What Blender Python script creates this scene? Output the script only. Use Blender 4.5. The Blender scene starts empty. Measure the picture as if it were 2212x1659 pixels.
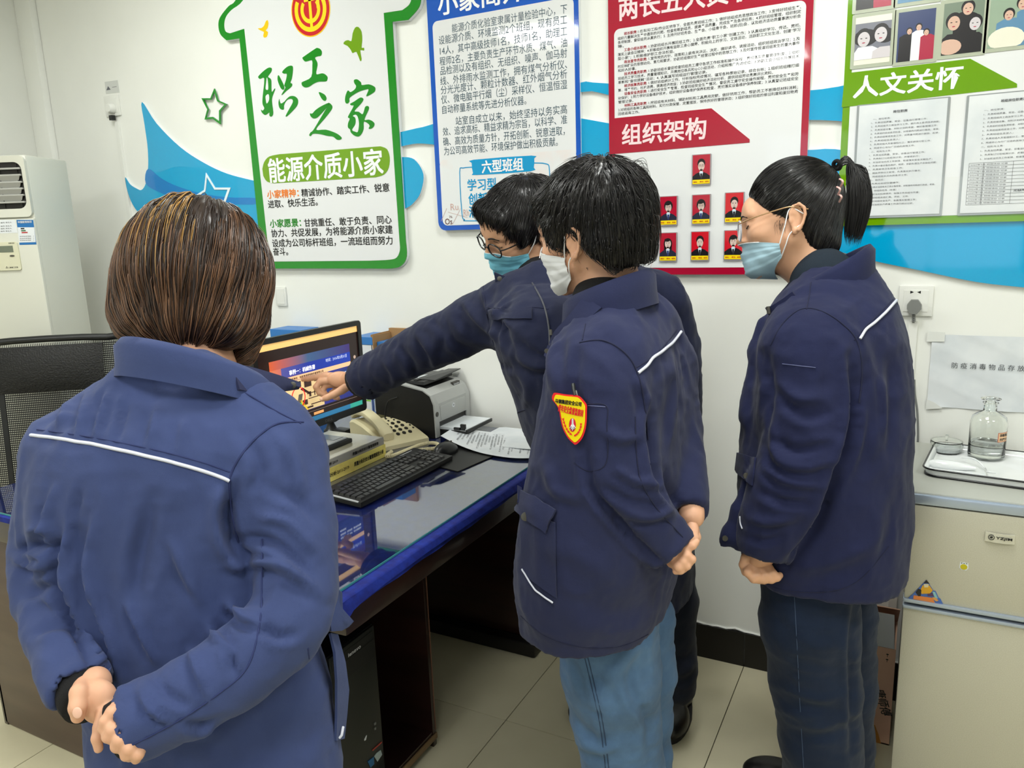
import bpy, bmesh, math, random
import numpy as np
from mathutils import Vector, Matrix
from mathutils.bvhtree import BVHTree
import mathutils.geometry as mg

sc = bpy.context.scene
COL = sc.collection
random.seed(7)
rng = np.random.default_rng(7)

# ------------------------------------------------------------------ camera
F_PX = 1657.14
CX, CY = 1106.0, 829.5
PITCH, ROLL, YAW = 0.20687681, -0.03582622, 0.48807379
H = 1.5
def cam_axes(p, r, y):
    fwd = np.array([-math.sin(y)*math.cos(p), math.cos(y)*math.cos(p), -math.sin(p)])
    right = np.array([math.cos(y), math.sin(y), 0.0])
    up = np.cross(right, fwd)
    return (math.cos(r)*right+math.sin(r)*up, -math.sin(r)*right+math.cos(r)*up, fwd)
AR, AU, AF = cam_axes(PITCH, ROLL, YAW)
C0 = np.array([0.0, 0.0, H])
cd = bpy.data.cameras.new('camera')
cd.sensor_fit = 'HORIZONTAL'; cd.sensor_width = 36.0
cd.lens = F_PX/2212.0*36.0
cd.clip_start = 0.05
cam = bpy.data.objects.new('camera', cd); COL.objects.link(cam)
M = Matrix.Identity(4)
for i in range(3):
    M[i][0] = AR[i]; M[i][1] = AU[i]; M[i][2] = -AF[i]; M[i][3] = C0[i]
cam.matrix_world = M
sc.camera = cam

# ------------------------------------------------------------------ world, exposure
sc.view_settings.view_transform = 'Standard'
sc.view_settings.look = 'None'
sc.view_settings.gamma = 1.0
sc.view_settings.use_curve_mapping = False
sc.view_settings.exposure = 0.0
wd = bpy.data.worlds.new('world'); sc.world = wd; wd.use_nodes = True
wd.node_tree.nodes['Background'].inputs[0].default_value = (0.8, 0.9, 1.0, 1)
wd.node_tree.nodes['Background'].inputs[1].default_value = 1.0
LIGHT = 1.0

def area(name, loc, sx, sy, power, rot=(0, 0, 0), col=(1, 1, 1)):
    l = bpy.data.lights.new(name, 'AREA'); l.shape = 'RECTANGLE'; l.size = sx; l.size_y = sy
    l.energy = power; l.color = col
    o = bpy.data.objects.new(name, l); COL.objects.link(o); o.location = loc; o.rotation_euler = rot
    return o
PANELS = [(-2.4, -0.36), (-2.4, 1.35), (-0.3, -0.36), (-0.3, 1.35), (-1.2, -2.2), (1.2, 0.5)]
for i, (px_, py_) in enumerate(PANELS):
    area('ceiling_lamp_light', (px_, py_, 2.775), 0.56, 0.56, 17.3, (0, 0, 0), (0.985, 1.0, 0.965))
area('window_daylight', (-0.3, -3.38, 1.6), 2.2, 1.3, 7.0, (math.radians(90), 0, 0), (0.9, 0.96, 1.0))

# ------------------------------------------------------------------ projection helpers
def ray(x, y):
    return AR*(x-CX)/F_PX - AU*(y-CY)/F_PX + AF
def PZ(x, y, z):
    d = ray(x, y); return C0 + d*(z-H)/d[2]
def PY(x, y, Y):
    d = ray(x, y); return C0 + d*Y/d[1]
def PX(x, y, X):
    d = ray(x, y); return C0 + d*X/d[0]
def PD(x, y, D):
    return C0 + ray(x, y)*D
def proj(P):
    v = np.asarray(P)-C0
    z = v@AF
    return np.stack([CX+F_PX*(v@AR)/z, CY-F_PX*(v@AU)/z, z], -1)

# ------------------------------------------------------------------ materials
def lin(c):
    return tuple(((v/255.0)/12.92 if v/255.0 <= 0.04045 else ((v/255.0+0.055)/1.055)**2.4) for v in c)
MATS = {}
def mat(name, c, rough=0.5, metal=0.0, bump=0.0, bscale=200.0, var=0.0, vscale=8.0, coat=0.0, sss=0.0,
        spec=0.5, trans=0.0, ior=1.45, emit=None, estr=1.0, aniso=None, wave=None, bdist=0.001):
    if name in MATS: return MATS[name]
    m = bpy.data.materials.new(name); m.use_nodes = True
    nt = m.node_tree; b = nt.nodes['Principled BSDF']
    cl = lin(c)
    b.inputs['Base Color'].default_value = (*cl, 1)
    b.inputs['Roughness'].default_value = rough
    b.inputs['Metallic'].default_value = metal
    b.inputs['Coat Weight'].default_value = coat
    b.inputs['Coat Roughness'].default_value = 0.03
    b.inputs['Specular IOR Level'].default_value = spec
    b.inputs['Transmission Weight'].default_value = trans
    b.inputs['IOR'].default_value = ior
    if sss:
        b.inputs['Subsurface Weight'].default_value = sss
        b.inputs['Subsurface Radius'].default_value = (0.012, 0.005, 0.003)
        b.inputs['Subsurface Scale'].default_value = 0.6
    if emit:
        b.inputs['Emission Color'].default_value = (*lin(emit), 1)
        b.inputs['Emission Strength'].default_value = estr
    tc = None
    if bump or var:
        tc = nt.nodes.new('ShaderNodeTexCoord')
    if var:
        n = nt.nodes.new('ShaderNodeTexNoise'); n.inputs['Scale'].default_value = vscale
        n.inputs['Detail'].default_value = 5
        nt.links.new(tc.outputs['Object'], n.inputs['Vector'])
        mp = nt.nodes.new('ShaderNodeMapRange'); mp.inputs[1].default_value = 0.3; mp.inputs[2].default_value = 0.7
        mp.inputs[3].default_value = 1-var; mp.inputs[4].default_value = 1+var
        nt.links.new(n.outputs['Fac'], mp.inputs[0])
        hs = nt.nodes.new('ShaderNodeHueSaturation'); hs.inputs['Color'].default_value = (*cl, 1)
        nt.links.new(mp.outputs[0], hs.inputs['Value'])
        nt.links.new(hs.outputs[0], b.inputs['Base Color'])
    if bump:
        if wave:
            n = nt.nodes.new('ShaderNodeTexWave'); n.inputs['Scale'].default_value = bscale
            n.inputs['Distortion'].default_value = wave; n.bands_direction = 'DIAGONAL'
        else:
            n = nt.nodes.new('ShaderNodeTexNoise'); n.inputs['Scale'].default_value = bscale
            n.inputs['Detail'].default_value = 4
        nt.links.new(tc.outputs['Object'], n.inputs['Vector'])
        bp = nt.nodes.new('ShaderNodeBump'); bp.inputs['Strength'].default_value = bump
        bp.inputs['Distance'].default_value = bdist
        nt.links.new(n.outputs['Fac'], bp.inputs['Height'])
        nt.links.new(bp.outputs[0], b.inputs['Normal'])
    MATS[name] = m
    return m

def two_tone(name, c1, c2, scale, lo, hi, rough, bump=0.0, stretch=(1, 1, 1), **kw):
    m = mat(name, c1, rough, **kw); nt = m.node_tree; b = nt.nodes['Principled BSDF']
    tc = nt.nodes.new('ShaderNodeTexCoord'); mp = nt.nodes.new('ShaderNodeMapping')
    mp.inputs['Scale'].default_value = stretch
    n = nt.nodes.new('ShaderNodeTexNoise'); n.inputs['Scale'].default_value = scale; n.inputs['Detail'].default_value = 6
    cr = nt.nodes.new('ShaderNodeValToRGB')
    cr.color_ramp.elements[0].position = lo; cr.color_ramp.elements[0].color = (*lin(c1), 1)
    cr.color_ramp.elements[1].position = hi; cr.color_ramp.elements[1].color = (*lin(c2), 1)
    nt.links.new(tc.outputs['Object'], mp.inputs[0]); nt.links.new(mp.outputs[0], n.inputs['Vector'])
    nt.links.new(n.outputs['Fac'], cr.inputs[0]); nt.links.new(cr.outputs[0], b.inputs['Base Color'])
    if bump:
        bp = nt.nodes.new('ShaderNodeBump'); bp.inputs['Strength'].default_value = bump; bp.inputs['Distance'].default_value = 0.002
        nt.links.new(n.outputs['Fac'], bp.inputs['Height']); nt.links.new(bp.outputs[0], b.inputs['Normal'])
    return m

# ------------------------------------------------------------------ object helpers
ORG = {}
def thing(name, label, cat, loc, group=None):
    o = bpy.data.objects.new(name, None); COL.objects.link(o)
    o.location = loc; o.empty_display_size = 0.05
    ORG[o.name] = np.array(loc, float)
    o['label'] = label; o['category'] = cat
    if group: o['group'] = group
    return o
def tag(o, label, cat, group=None):
    o['label'] = label; o['category'] = cat
    if group: o['group'] = group
    return o
def mk(name, V, Fc, m, parent=None, smooth=False, label=None, kind=None, loc=None):
    """link a mesh given in world coordinates; its origin is its parent's or loc"""
    V = np.asarray(V, float).reshape(-1, 3)
    if parent is not None: org = ORG[parent.name]
    elif loc is not None: org = np.array(loc, float)
    else: org = np.array([V[:, 0].mean(), V[:, 1].mean(), V[:, 2].min()])
    me = bpy.data.meshes.new(name)
    if isinstance(Fc, np.ndarray):
        n = len(Fc); k = Fc.shape[1]
        me.vertices.add(len(V)); me.vertices.foreach_set('co', (V-org).astype(np.float32).ravel())
        me.loops.add(n*k); me.loops.foreach_set('vertex_index', Fc.astype(np.int32).ravel())
        me.polygons.add(n); me.polygons.foreach_set('loop_start', np.arange(0, n*k, k, dtype=np.int32))
        me.polygons.foreach_set('loop_total', np.full(n, k, dtype=np.int32))
        me.update(calc_edges=True); me.validate()
    else:
        me.from_pydata((V-org).tolist(), [], Fc); me.update()
    if m is not None: me.materials.append(m)
    if smooth: me.polygons.foreach_set('use_smooth', [True]*len(me.polygons))
    o = bpy.data.objects.new(name, me); COL.objects.link(o)
    if parent is not None: o.parent = parent
    else: o.location = org
    ORG[o.name] = org
    if label: o['label'] = label
    if kind: o['kind'] = kind
    return o
def auto(o, deg=35):
    me = o.data
    me.polygons.foreach_set('use_smooth', [True]*len(me.polygons))
    me.set_sharp_from_angle(angle=math.radians(deg))
    return o

class G:
    """collects shapes (world coordinates) for one mesh"""
    def __init__(s): s.v = []; s.f = []
    def add(s, V, Fc):
        b = len(s.v); s.v.extend([tuple(map(float, p)) for p in V]); s.f.extend([tuple(int(i)+b for i in f) for f in Fc]); return s
    def box(s, x0, x1, y0, y1, z0, z1, bev=0.0, R=None, c=None):
        bm = bmesh.new(); bmesh.ops.create_cube(bm, size=1)
        for v in bm.verts:
            v.co = ((x0+x1)/2+v.co.x*(x1-x0), (y0+y1)/2+v.co.y*(y1-y0), (z0+z1)/2+v.co.z*(z1-z0))
        if bev > 0:
            bmesh.ops.bevel(bm, geom=bm.edges[:], offset=bev, segments=2, profile=0.6, affect='EDGES', clamp_overlap=True)
        return s.bm(bm, R, c)
    def bm(s, bm, R=None, c=None):
        bm.verts.index_update()
        V = np.array([v.co[:] for v in bm.verts])
        if R is not None: V = (V-np.array(c))@np.array(R).T+np.array(c)
        s.add(V, [[v.index for v in f.verts] for f in bm.faces]); bm.free(); return s
    def tube(s, P, r, n=8, cap=True):
        P = np.array(P, float); N = len(P); r = np.broadcast_to(np.array(r, float), (N,))
        T = np.gradient(P, axis=0); T /= np.linalg.norm(T, axis=1)[:, None]+1e-12
        u = np.cross(T[0], [0, 0, 1.0])
        if np.linalg.norm(u) < 1e-3: u = np.cross(T[0], [1.0, 0, 0])
        V = []; 
        for i in range(N):
            u = u-T[i]*(u@T[i]); u /= np.linalg.norm(u)+1e-12; w = np.cross(T[i], u)
            for k in range(n):
                a = 2*math.pi*k/n; V.append(P[i]+r[i]*(math.cos(a)*u+math.sin(a)*w))
        Fc = [(i*n+k, i*n+(k+1) % n, (i+1)*n+(k+1) % n, (i+1)*n+k) for i in range(N-1) for k in range(n)]
        if cap: Fc += [tuple(range(n-1, -1, -1)), tuple((N-1)*n+k for k in range(n))]
        return s.add(V, Fc)
    def lathe(s, prof, c, n=24, axis=(0, 0, 1)):
        c = np.array(c, float); ax = np.array(axis, float); ax /= np.linalg.norm(ax)
        u = np.cross(ax, [0, 1.0, 0.1]); u /= np.linalg.norm(u); w = np.cross(ax, u)
        V = [c+ax*z+r*(math.cos(2*math.pi*k/n)*u+math.sin(2*math.pi*k/n)*w) for r, z in prof for k in range(n)]
        N = len(prof)
        Fc = [(i*n+k, i*n+(k+1) % n, (i+1)*n+(k+1) % n, (i+1)*n+k) for i in range(N-1) for k in range(n)]
        Fc += [tuple(range(n-1, -1, -1)), tuple((N-1)*n+k for k in range(n))]
        return s.add(V, Fc)
    def sheet(s, rows, th, nrm=None):
        """thick sheet through a grid of world points"""
        Pg = np.array(rows, float); a, b = Pg.shape[:2]
        du = np.gradient(Pg, axis=0); dv = np.gradient(Pg, axis=1)
        n = np.cross(du, dv); n /= np.linalg.norm(n, axis=2)[:, :, None]+1e-12
        A = Pg+n*th/2; B = Pg-n*th/2
        V = np.concatenate([A.reshape(-1, 3), B.reshape(-1, 3)]); o = a*b
        Fc = []
        for i in range(a-1):
            for j in range(b-1):
                q = (i*b+j, (i+1)*b+j, (i+1)*b+j+1, i*b+j+1)
                Fc.append(q); Fc.append(tuple(o+t for t in q[::-1]))
        rim = [(0, j) for j in range(b)]+[(i, b-1) for i in range(1, a)]+[(a-1, j) for j in range(b-2, -1, -1)]+[(i, 0) for i in range(a-2, 0, -1)]
        L = [i*b+j for i, j in rim]
        for k in range(len(L)):
            p, q = L[k], L[(k+1) % len(L)]
            Fc.append((q, p, p+o, q+o)[::-1] if False else (p, q, q+o, p+o))
        return s.add(V, Fc)
    def make(s, name, m, parent=None, smooth=None, **kw):
        if name.endswith('lettering') and parent is not None and 'kind' not in kw and name not in ('title_lettering', 'brush_lettering'): kw['kind'] = 'stuff'
        o = mk(name, s.v, s.f, m, parent, **kw)
        if smooth is not None: auto(o, smooth)
        bm = bmesh.new(); bm.from_mesh(o.data); bmesh.ops.recalc_face_normals(bm, faces=bm.faces[:]); bm.to_mesh(o.data); bm.free()
        return o

def cr(pts, n=6, closed=False):
    """Catmull-Rom through points"""
    P = np.array(pts, float); N = len(P); out = []
    rngi = range(N) if closed else range(N-1)
    for i in rngi:
        if closed: p0, p1, p2, p3 = P[(i-1) % N], P[i], P[(i+1) % N], P[(i+2) % N]
        else: p0, p1, p2, p3 = P[max(i-1, 0)], P[i], P[i+1], P[min(i+2, N-1)]
        for k in range(n):
            t = k/n
            out.append(0.5*((2*p1)+(-p0+p2)*t+(2*p0-5*p1+4*p2-p3)*t*t+(-p0+3*p1-3*p2+p3)*t**3))
    if not closed: out.append(P[-1])
    return np.array(out)
def rrect(x0, x1, z0, z1, r, n=5):
    out = []
    for cx_, cz_, a0 in ((x1-r, z1-r, 0), (x0+r, z1-r, 90), (x0+r, z0+r, 180), (x1-r, z0+r, 270)):
        for k in range(n+1):
            a = math.radians(a0+90*k/n); out.append((cx_+r*math.cos(a), cz_+r*math.sin(a)))
    return out
def extrude(poly, y0, y1):
    """polygon in (x,z), from y0 (back) to y1 (front): verts and faces"""
    n = len(poly)
    V = [(p[0], y0, p[1]) for p in poly]+[(p[0], y1, p[1]) for p in poly]
    Fc = [(k, (k+1) % n, n+(k+1) % n, n+k) for k in range(n)]
    tr = mg.tessellate_polygon([[Vector((p[0], p[1], 0)) for p in poly]])
    Fc += [tuple(n+i for i in t) for t in tr]+[tuple(t) for t in tr]
    return V, Fc
def plate(name, poly, y0, y1, m, parent, **kw):
    V, Fc = extrude(poly, y0, y1); g = G().add(V, Fc)
    return g.make(name, m, parent, **kw)

# ------------------------------------------------------------------ text
TXT = {}
def glyphs(body, bold=0.0, res=2, shear=0.0):
    k = (body, bold, res, shear)
    if k not in TXT:
        c = bpy.data.curves.new('t', 'FONT'); c.body = body; c.resolution_u = res; c.offset = bold; c.shear = shear
        o = bpy.data.objects.new('t', c); COL.objects.link(o)
        dg = bpy.context.evaluated_depsgraph_get()
        me = bpy.data.meshes.new_from_object(o.evaluated_get(dg))
        V = np.zeros(len(me.vertices)*3); me.vertices.foreach_get('co', V); V = V.reshape(-1, 3)
        Fc = [tuple(p.vertices) for p in me.polygons]
        bpy.data.objects.remove(o); bpy.data.curves.remove(c); bpy.data.meshes.remove(me)
        TXT[k] = (V, Fc)
    return TXT[k]
def text_on(g, body, O, U, Vv, w, h, bold=0.0, res=2, shear=0.0, fit=True):
    """lay text with its centre-left at O along unit U, up Vv, width w, height h"""
    if bold > .012:      # heavy face: the same glyphs laid down again, shifted by a stroke fraction
        bb = bold*.55*h
        Nn_ = np.cross(U, Vv)
        for kk_, (du, dv) in enumerate(((bb, bb), (-bb, bb), (bb, -bb), (-bb, -bb))):
            text_on(g, body, np.array(O)+np.array(U)*du+np.array(Vv)*dv+Nn_*.00015*kk_, U, Vv, w, h, .004, res, shear, fit)
        return
    V, Fc = glyphs(body, bold, res, shear)
    if len(V) == 0: return
    x0, x1 = V[:, 0].min(), V[:, 0].max(); y0, y1 = V[:, 1].min(), V[:, 1].max()
    sx = w/(x1-x0); sy = h/(y1-y0) if fit else h/0.92
    if not fit: y0, y1 = -0.12, 0.80
    P = np.array(O)+((V[:, 0]-x0)*sx)[:, None]*np.array(U)+((V[:, 1]-(y0+y1)/2)*sy)[:, None]*np.array(Vv)
    g.add(P, Fc)
WY = 2.436
def wtext(g, body, a, b, hpx, y, bold=0.0, res=2, fit=True, shear=0.0):
    A = PY(a[0], a[1], y); B = PY(b[0], b[1], y)
    z = (A[2]+B[2])/2
    h = hpx*abs(proj(A)[2])/F_PX
    text_on(g, body, (A[0], y, z), (1, 0, 0), (0, 0, 1), B[0]-A[0], h, bold, res, shear, fit)
def wpoly(pts, y, sc_=1.0, ox=0, oy=0, smooth=0, closed=True):
    P = [(ox+p[0]/sc_, oy+p[1]/sc_) for p in pts]
    if smooth: P = cr(P, smooth, closed)
    Q = [PY(p[0], p[1], y) for p in P]
    return [(q[0], q[2]) for q in Q]
# ================================================================== room
XL, XR, YB, ZC = -3.87, 2.2, -3.5, 2.8
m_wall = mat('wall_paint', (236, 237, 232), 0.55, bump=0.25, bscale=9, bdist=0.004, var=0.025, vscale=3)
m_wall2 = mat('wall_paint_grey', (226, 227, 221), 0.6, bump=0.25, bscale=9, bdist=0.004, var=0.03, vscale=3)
m_ceil = mat('ceiling_paint', (235, 235, 230), 0.8)
m_tile = two_tone('floor_tile', (198, 191, 162), (216, 209, 180), 3.0, 0.3, 0.75, 0.32, spec=0.4)
m_grout = mat('grout', (88, 82, 64), 0.9)
m_black_tile = mat('black_tile', (20, 18, 18), 0.25)
def struct(o): o['kind'] = 'structure'; return o
def gbox(name, m, parent, *a, bev=0.0, **kw):
    return G().box(*a, bev=bev).make(name, m, parent, smooth=35 if bev else None, **kw)
struct(gbox('wall_back', m_wall, None, XL-0.1, XR+0.1, WY, WY+0.1, 0, ZC))
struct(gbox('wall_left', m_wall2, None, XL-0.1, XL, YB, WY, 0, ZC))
struct(gbox('wall_right', m_wall, None, XR, XR+0.1, YB, WY, 0, ZC))
# rear wall with a window opening
g = G(); g.box(XL-0.1, -1.5, YB-0.1, YB, 0, ZC); g.box(0.9, XR+0.1, YB-0.1, YB, 0, ZC)
g.box(-1.5, 0.9, YB-0.1, YB, 0, 0.9); g.box(-1.5, 0.9, YB-0.1, YB, 2.3, ZC)
struct(g.make('wall_rear', m_wall))
g = G()
for x in (-1.5, -0.72, 0.06, 0.84): g.box(x, x+0.06, YB-0.07, YB-0.03, 0.9, 2.3)
for z in (0.9, 1.75, 2.24): g.box(-1.5, 0.9, YB-0.07, YB-0.03, z, z+0.06)
wf = struct(g.make('window_1', mat('window_frame_paint', (215, 218, 220), 0.4)))
m_glass = mat('clear_glass', (250, 252, 252), 0.02, trans=1.0, ior=1.45)
g = G(); g.box(-1.5, 0.9, YB-0.055, YB-0.045, 0.9, 2.3)
o = g.make('pane', m_glass, None); o.parent = wf; o.location = -Vector(ORG[wf.name])+Vector(ORG[o.name])
struct(gbox('ceiling', m_ceil, None, XL-0.1, XR+0.1, YB-0.1, WY+0.1, ZC, ZC+0.1))
# corner strip where the back wall meets the left wall
struct(gbox('trim_1', m_wall, None, XL, -3.75, WY-0.035, WY, 0, ZC, bev=0.008))
# floor of large stone tiles
fl = struct(gbox('floor', m_grout, None, XL-0.1, XR+0.1, YB-0.1, WY+0.1, -0.1, -0.004))
TS = 0.6
gx, gy = -1.036, 1.831    # a tile corner
i0 = int(math.floor((XL-gx)/TS)); i1 = int(math.ceil((XR-gx)/TS))
j0 = int(math.floor((YB-gy)/TS)); j1 = int(math.ceil((WY-gy)/TS))
for i in range(i0, i1):
    for j in range(j0, j1):
        x0 = max(gx+i*TS+0.0015, XL); x1 = min(gx+(i+1)*TS-0.0015, XR)
        y0 = max(gy+j*TS+0.0015, YB); y1 = min(gy+(j+1)*TS-0.0015, WY)
        if x1-x0 < 0.01 or y1-y0 < 0.01 or y1 < -1.0: continue
        gbox('tile', m_tile, fl, x0, x1, y0, y1, -0.02, 0.0)
gbox('tile', m_tile, fl, XL, XR, YB, gy+(math.ceil((-1.0-gy)/TS))*TS-0.0015-TS*0, -0.02, -0.0005, label='remaining floor tiles behind the camera', kind='stuff') if False else None
g = G()
for i in range(i0, i1):
    for j in range(j0, j1):
        x0 = max(gx+i*TS+0.0015, XL); x1 = min(gx+(i+1)*TS-0.0015, XR)
        y0 = max(gy+j*TS+0.0015, YB); y1 = min(gy+(j+1)*TS-0.0015, WY)
        if x1-x0 < 0.01 or y1-y0 < 0.01 or y1 >= -1.0: continue
        g.box(x0, x1, y0, y1, -0.02, 0.0)
g.make('tile', m_tile, fl, kind='stuff')
bb = thing('baseboard_back', 'black tile skirting along the foot of the white wall', 'baseboard', (-0.8, WY-0.012, 0))
del bb['category']; del bb['label']; bb['kind'] = 'structure'
x = XL+0.12
while x < XR:
    x1 = min(x+0.6, XR)
    gbox('tile', m_black_tile, bb, x+0.001, x1-0.001, WY-0.012, WY, 0, 0.122)
    x += 0.6 if x > XL+0.2 else 0.6-(XL+0.12-(gx-5*0.6))+0.0
g = G().tube([(x_, WY-0.002, 0.124+0.003*math.sin(x_*37)+0.003*math.sin(x_*91)) for x_ in np.arange(XL+.1, XR, 0.03)], 0.004, 5)
g.make('flaking_paint_edge', m_wall, bb, label='ragged edge of white wall paint above the black skirting')

# ceiling lamps: recessed LED panels
m_led = mat('led_panel', (255, 255, 250), 0.4, emit=(252, 255, 250), estr=6.0)
m_white_metal = mat('white_metal', (230, 230, 228), 0.4)
nm = ['above the desk, toward the left wall', 'above the desk beside the notice boards', 'over the camera side', 'over the refrigerator side', 'near the window wall', 'near the right wall']
for i, (a, b) in enumerate(PANELS):
    t = thing('ceiling_light', 'square white LED ceiling panel '+nm[i], 'light', (a, b, 2.8), 'ceiling panels')
    g = G()
    for q in (-1, 1):
        g.box(a+q*0.29-0.012, a+q*0.29+0.012, b-0.302, b+0.302, 2.778, 2.80); g.box(a-0.302, a+0.302, b+q*0.29-0.012, b+q*0.29+0.012, 2.778, 2.80)
    g.make('frame', m_white_metal, t)
    gbox('diffuser', m_led, t, a-0.28, a+0.28, b-0.28, b+0.28, 2.79, 2.799)

# ================================================================== blue acrylic wave on the wall
def acr(name, c, **kw):
    return mat(name, c, 0.07, bump=0.02, bscale=6, bdist=0.02, coat=0.6, **kw)
m_sky = acr('sky_blue_acrylic', (0, 160, 213)); m_deep = acr('deep_blue_print', (0, 122, 198))
m_edge = mat('acrylic_edge', (225, 230, 232), 0.4)
m_prw = mat('print_white', (238, 240, 242), 0.35)
def wave(name, px, label, smooth=5, off=0.012, sc_=1.0, ox=0, oy=0):
    y1 = WY-off
    P = wpoly(px, y1, sc_, ox, oy, smooth)
    t = thing(name, label, 'wall decoration', (np.mean([p[0] for p in P]), WY, min(p[1] for p in P)), None)
    plate('backing', P, WY, y1+0.002, m_edge, t); plate('face', P, y1+0.002, y1, m_sky, t)
    return t, y1
t, y1 = wave('wall_wave', [(907, 653), (1000, 790), (1150, 940), (1300, 1040), (1450, 1110), (1620, 1155), (1700, 1175), (1700, 1440), (1560, 1480), (1300, 1520), (1050, 1470), (910, 1380), (850, 1310), (815, 1220), (800, 1135), (830, 1178), (870, 1205), (905, 1215), (932, 1175), (947, 1085), (945, 950), (925, 800)],
             'sky blue wave-shaped acrylic cut-out with sharp tip left of green house board', 4, sc_=2.962)
plate('stripe', wpoly([(948, 1080), (1030, 1140), (1130, 1190), (1280, 1235), (1450, 1262), (1640, 1268), (1640, 1305), (1500, 1308), (1300, 1300), (1130, 1270), (1010, 1225), (933, 1172)], y1, 2.962, 0, 0, 4), y1, y1-0.0008, m_deep, t)
m_starw = mat('star_white', (225, 238, 245), 0.4)
def star_outline(name, px, wpx, y0, y1, m, t, sc_, r=0):
    P = np.array(wpoly(px, y1, sc_)); n = len(P); c = P.mean(0)
    # mitred inset ring
    Q = c+(P-c)*(1-wpx)
    V = [(p[0], yy, p[1]) for yy in (y0, y1) for R_ in (P, Q) for p in R_]
    Fc = []
    for k in range(n):
        k2 = (k+1) % n
        Fc += [(2*n+k, 2*n+k2, 3*n+k2, 3*n+k), (k, k2, n+k2, n+k), (k, k2, 2*n+k2, 2*n+k), (n+k, n+k2, 3*n+k2, 3*n+k)]
    return G().add(V, Fc).make(name, m, t)
star_outline('star', [(1317, 1105), (1375, 1200), (1475, 1200), (1440, 1300), (1480, 1400), (1370, 1370), (1290, 1430), (1290, 1330), (1220, 1270), (1305, 1215)], 0.16, y1, y1-0.003, m_starw, t, 2.962)
wave('wall_wave', [(840, 339), (865, 339), (894, 344), (914, 376), (908, 416), (893, 438), (876, 450), (840, 462)],
     'rounded sky blue acrylic lobe showing right of green house board', 5)
wave('wall_wave', [(840, 292), (862, 286), (900, 277), (935, 268), (1100, 215), (1251, 179), (1280, 178), (1400, 187), (1600, 202), (1750, 195), (1811, 187), (1880, 180), (1880, 262), (1809, 261), (1749, 259), (1600, 262), (1400, 225), (1314, 205), (1252, 199), (1100, 240), (980, 315), (935, 312), (901, 310), (867, 316), (840, 322)],
     'narrow sky blue ribbon running behind blue, red and green boards', 3)
wave('wall_wave', [(1200, 248), (1251, 255), (1314, 266), (1500, 300), (1660, 320), (1743, 324), (1804, 322), (1900, 340), (2212, 400), (2400, 440), (2400, 640), (2212, 621), (2108, 609), (1996, 586), (1876, 561), (1780, 535), (1600, 500), (1400, 430), (1251, 380), (1200, 360)],
     'wide sky blue wave under the green notice board, sweeping down to right edge', 3)
m_green = acr('leaf_green_acrylic', (2, 135, 18)); m_lime = acr('lime_acrylic', (105, 156, 2))
t = thing('wall_star', 'small green outlined star on white wall left of the house board', 'wall decoration', PY(462, 230, WY), None)
st = [(1370, 566), (1393, 640), (1450, 665), (1408, 712), (1408, 795), (1360, 760), (1308, 765), (1325, 700), (1288, 628), (1345, 628)]
star_outline('outline', st, 0.17, WY-0.008, WY-0.014, m_green, t, 2.962)
star_outline('backing', st, 0.2, WY, WY-0.008, m_edge, t, 2.962)

# ================================================================== notice boards
m_face = mat('board_face', (226, 228, 230), 0.06, bump=0.03, bscale=5, bdist=0.02, coat=0.3)
m_ink = mat('ink_black', (22, 22, 24), 0.3); m_pblue = acr('board_blue', (0, 84, 190)); m_red = acr('board_red', (168, 12, 48))
m_inkblue = mat('ink_blue_grey', (48, 76, 92), 0.3)
# ---- green house board
yF = WY-0.022
outer = wpoly([(540, -62), (509, 0), (494, 13), (476, 36), (471.6, 54), (476, 74), (489, 87)], yF, smooth=4, closed=False)
outer += wpoly([(517, 83), (567, 580)], yF) + wpoly([(800, 580), (847, 580), (868, 573), (878, 553), (876, 520)], yF, smooth=4, closed=False)
outer += wpoly([(847, 47)], yF)+wpoly([(881, 43), (903, 18), (909, -5), (905, -30), (780, -150), (700, -240)], yF, smooth=4, closed=False)
inner = wpoly([(556, -62), (526, 0), (500, 22), (488, 38), (485, 55), (488, 68), (497, 72)], yF, smooth=4, closed=False)
inner += wpoly([(528, 62), (583, 565)], yF) + wpoly([(800, 563), (841, 561), (857, 556), (864, 540), (863, 520)], yF, smooth=4, closed=False)
inner += wpoly([(829, 28)], yF)+wpoly([(869, 22), (884, 10), (889, -5), (886, -18), (775, -125), (700, -205)], yF, smooth=4, closed=False)
t = thing('notice_board', 'house-shaped white board with thick green border and green brush lettering', 'notice board', (np.mean([p[0] for p in outer]), WY, min(p[1] for p in outer)))
GB = t
plate('backing', outer, WY-0.001, yF+0.004, m_edge, t); plate('border', outer, yF+0.004, yF, m_green, t)
plate('face', inner, yF, yF-0.001, m_face, t); yf = yF-0.001
m_pgreen = mat('print_green', (4, 132, 16), 0.15, coat=0.5); m_plime = mat('print_lime', (110, 158, 4), 0.12, coat=0.5)
m_pyel = mat('print_yellow', (250, 196, 20), 0.2); m_pred = mat('print_red', (200, 28, 40), 0.15, coat=0.4); m_porange = mat('print_orange', (238, 128, 40), 0.3)
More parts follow.
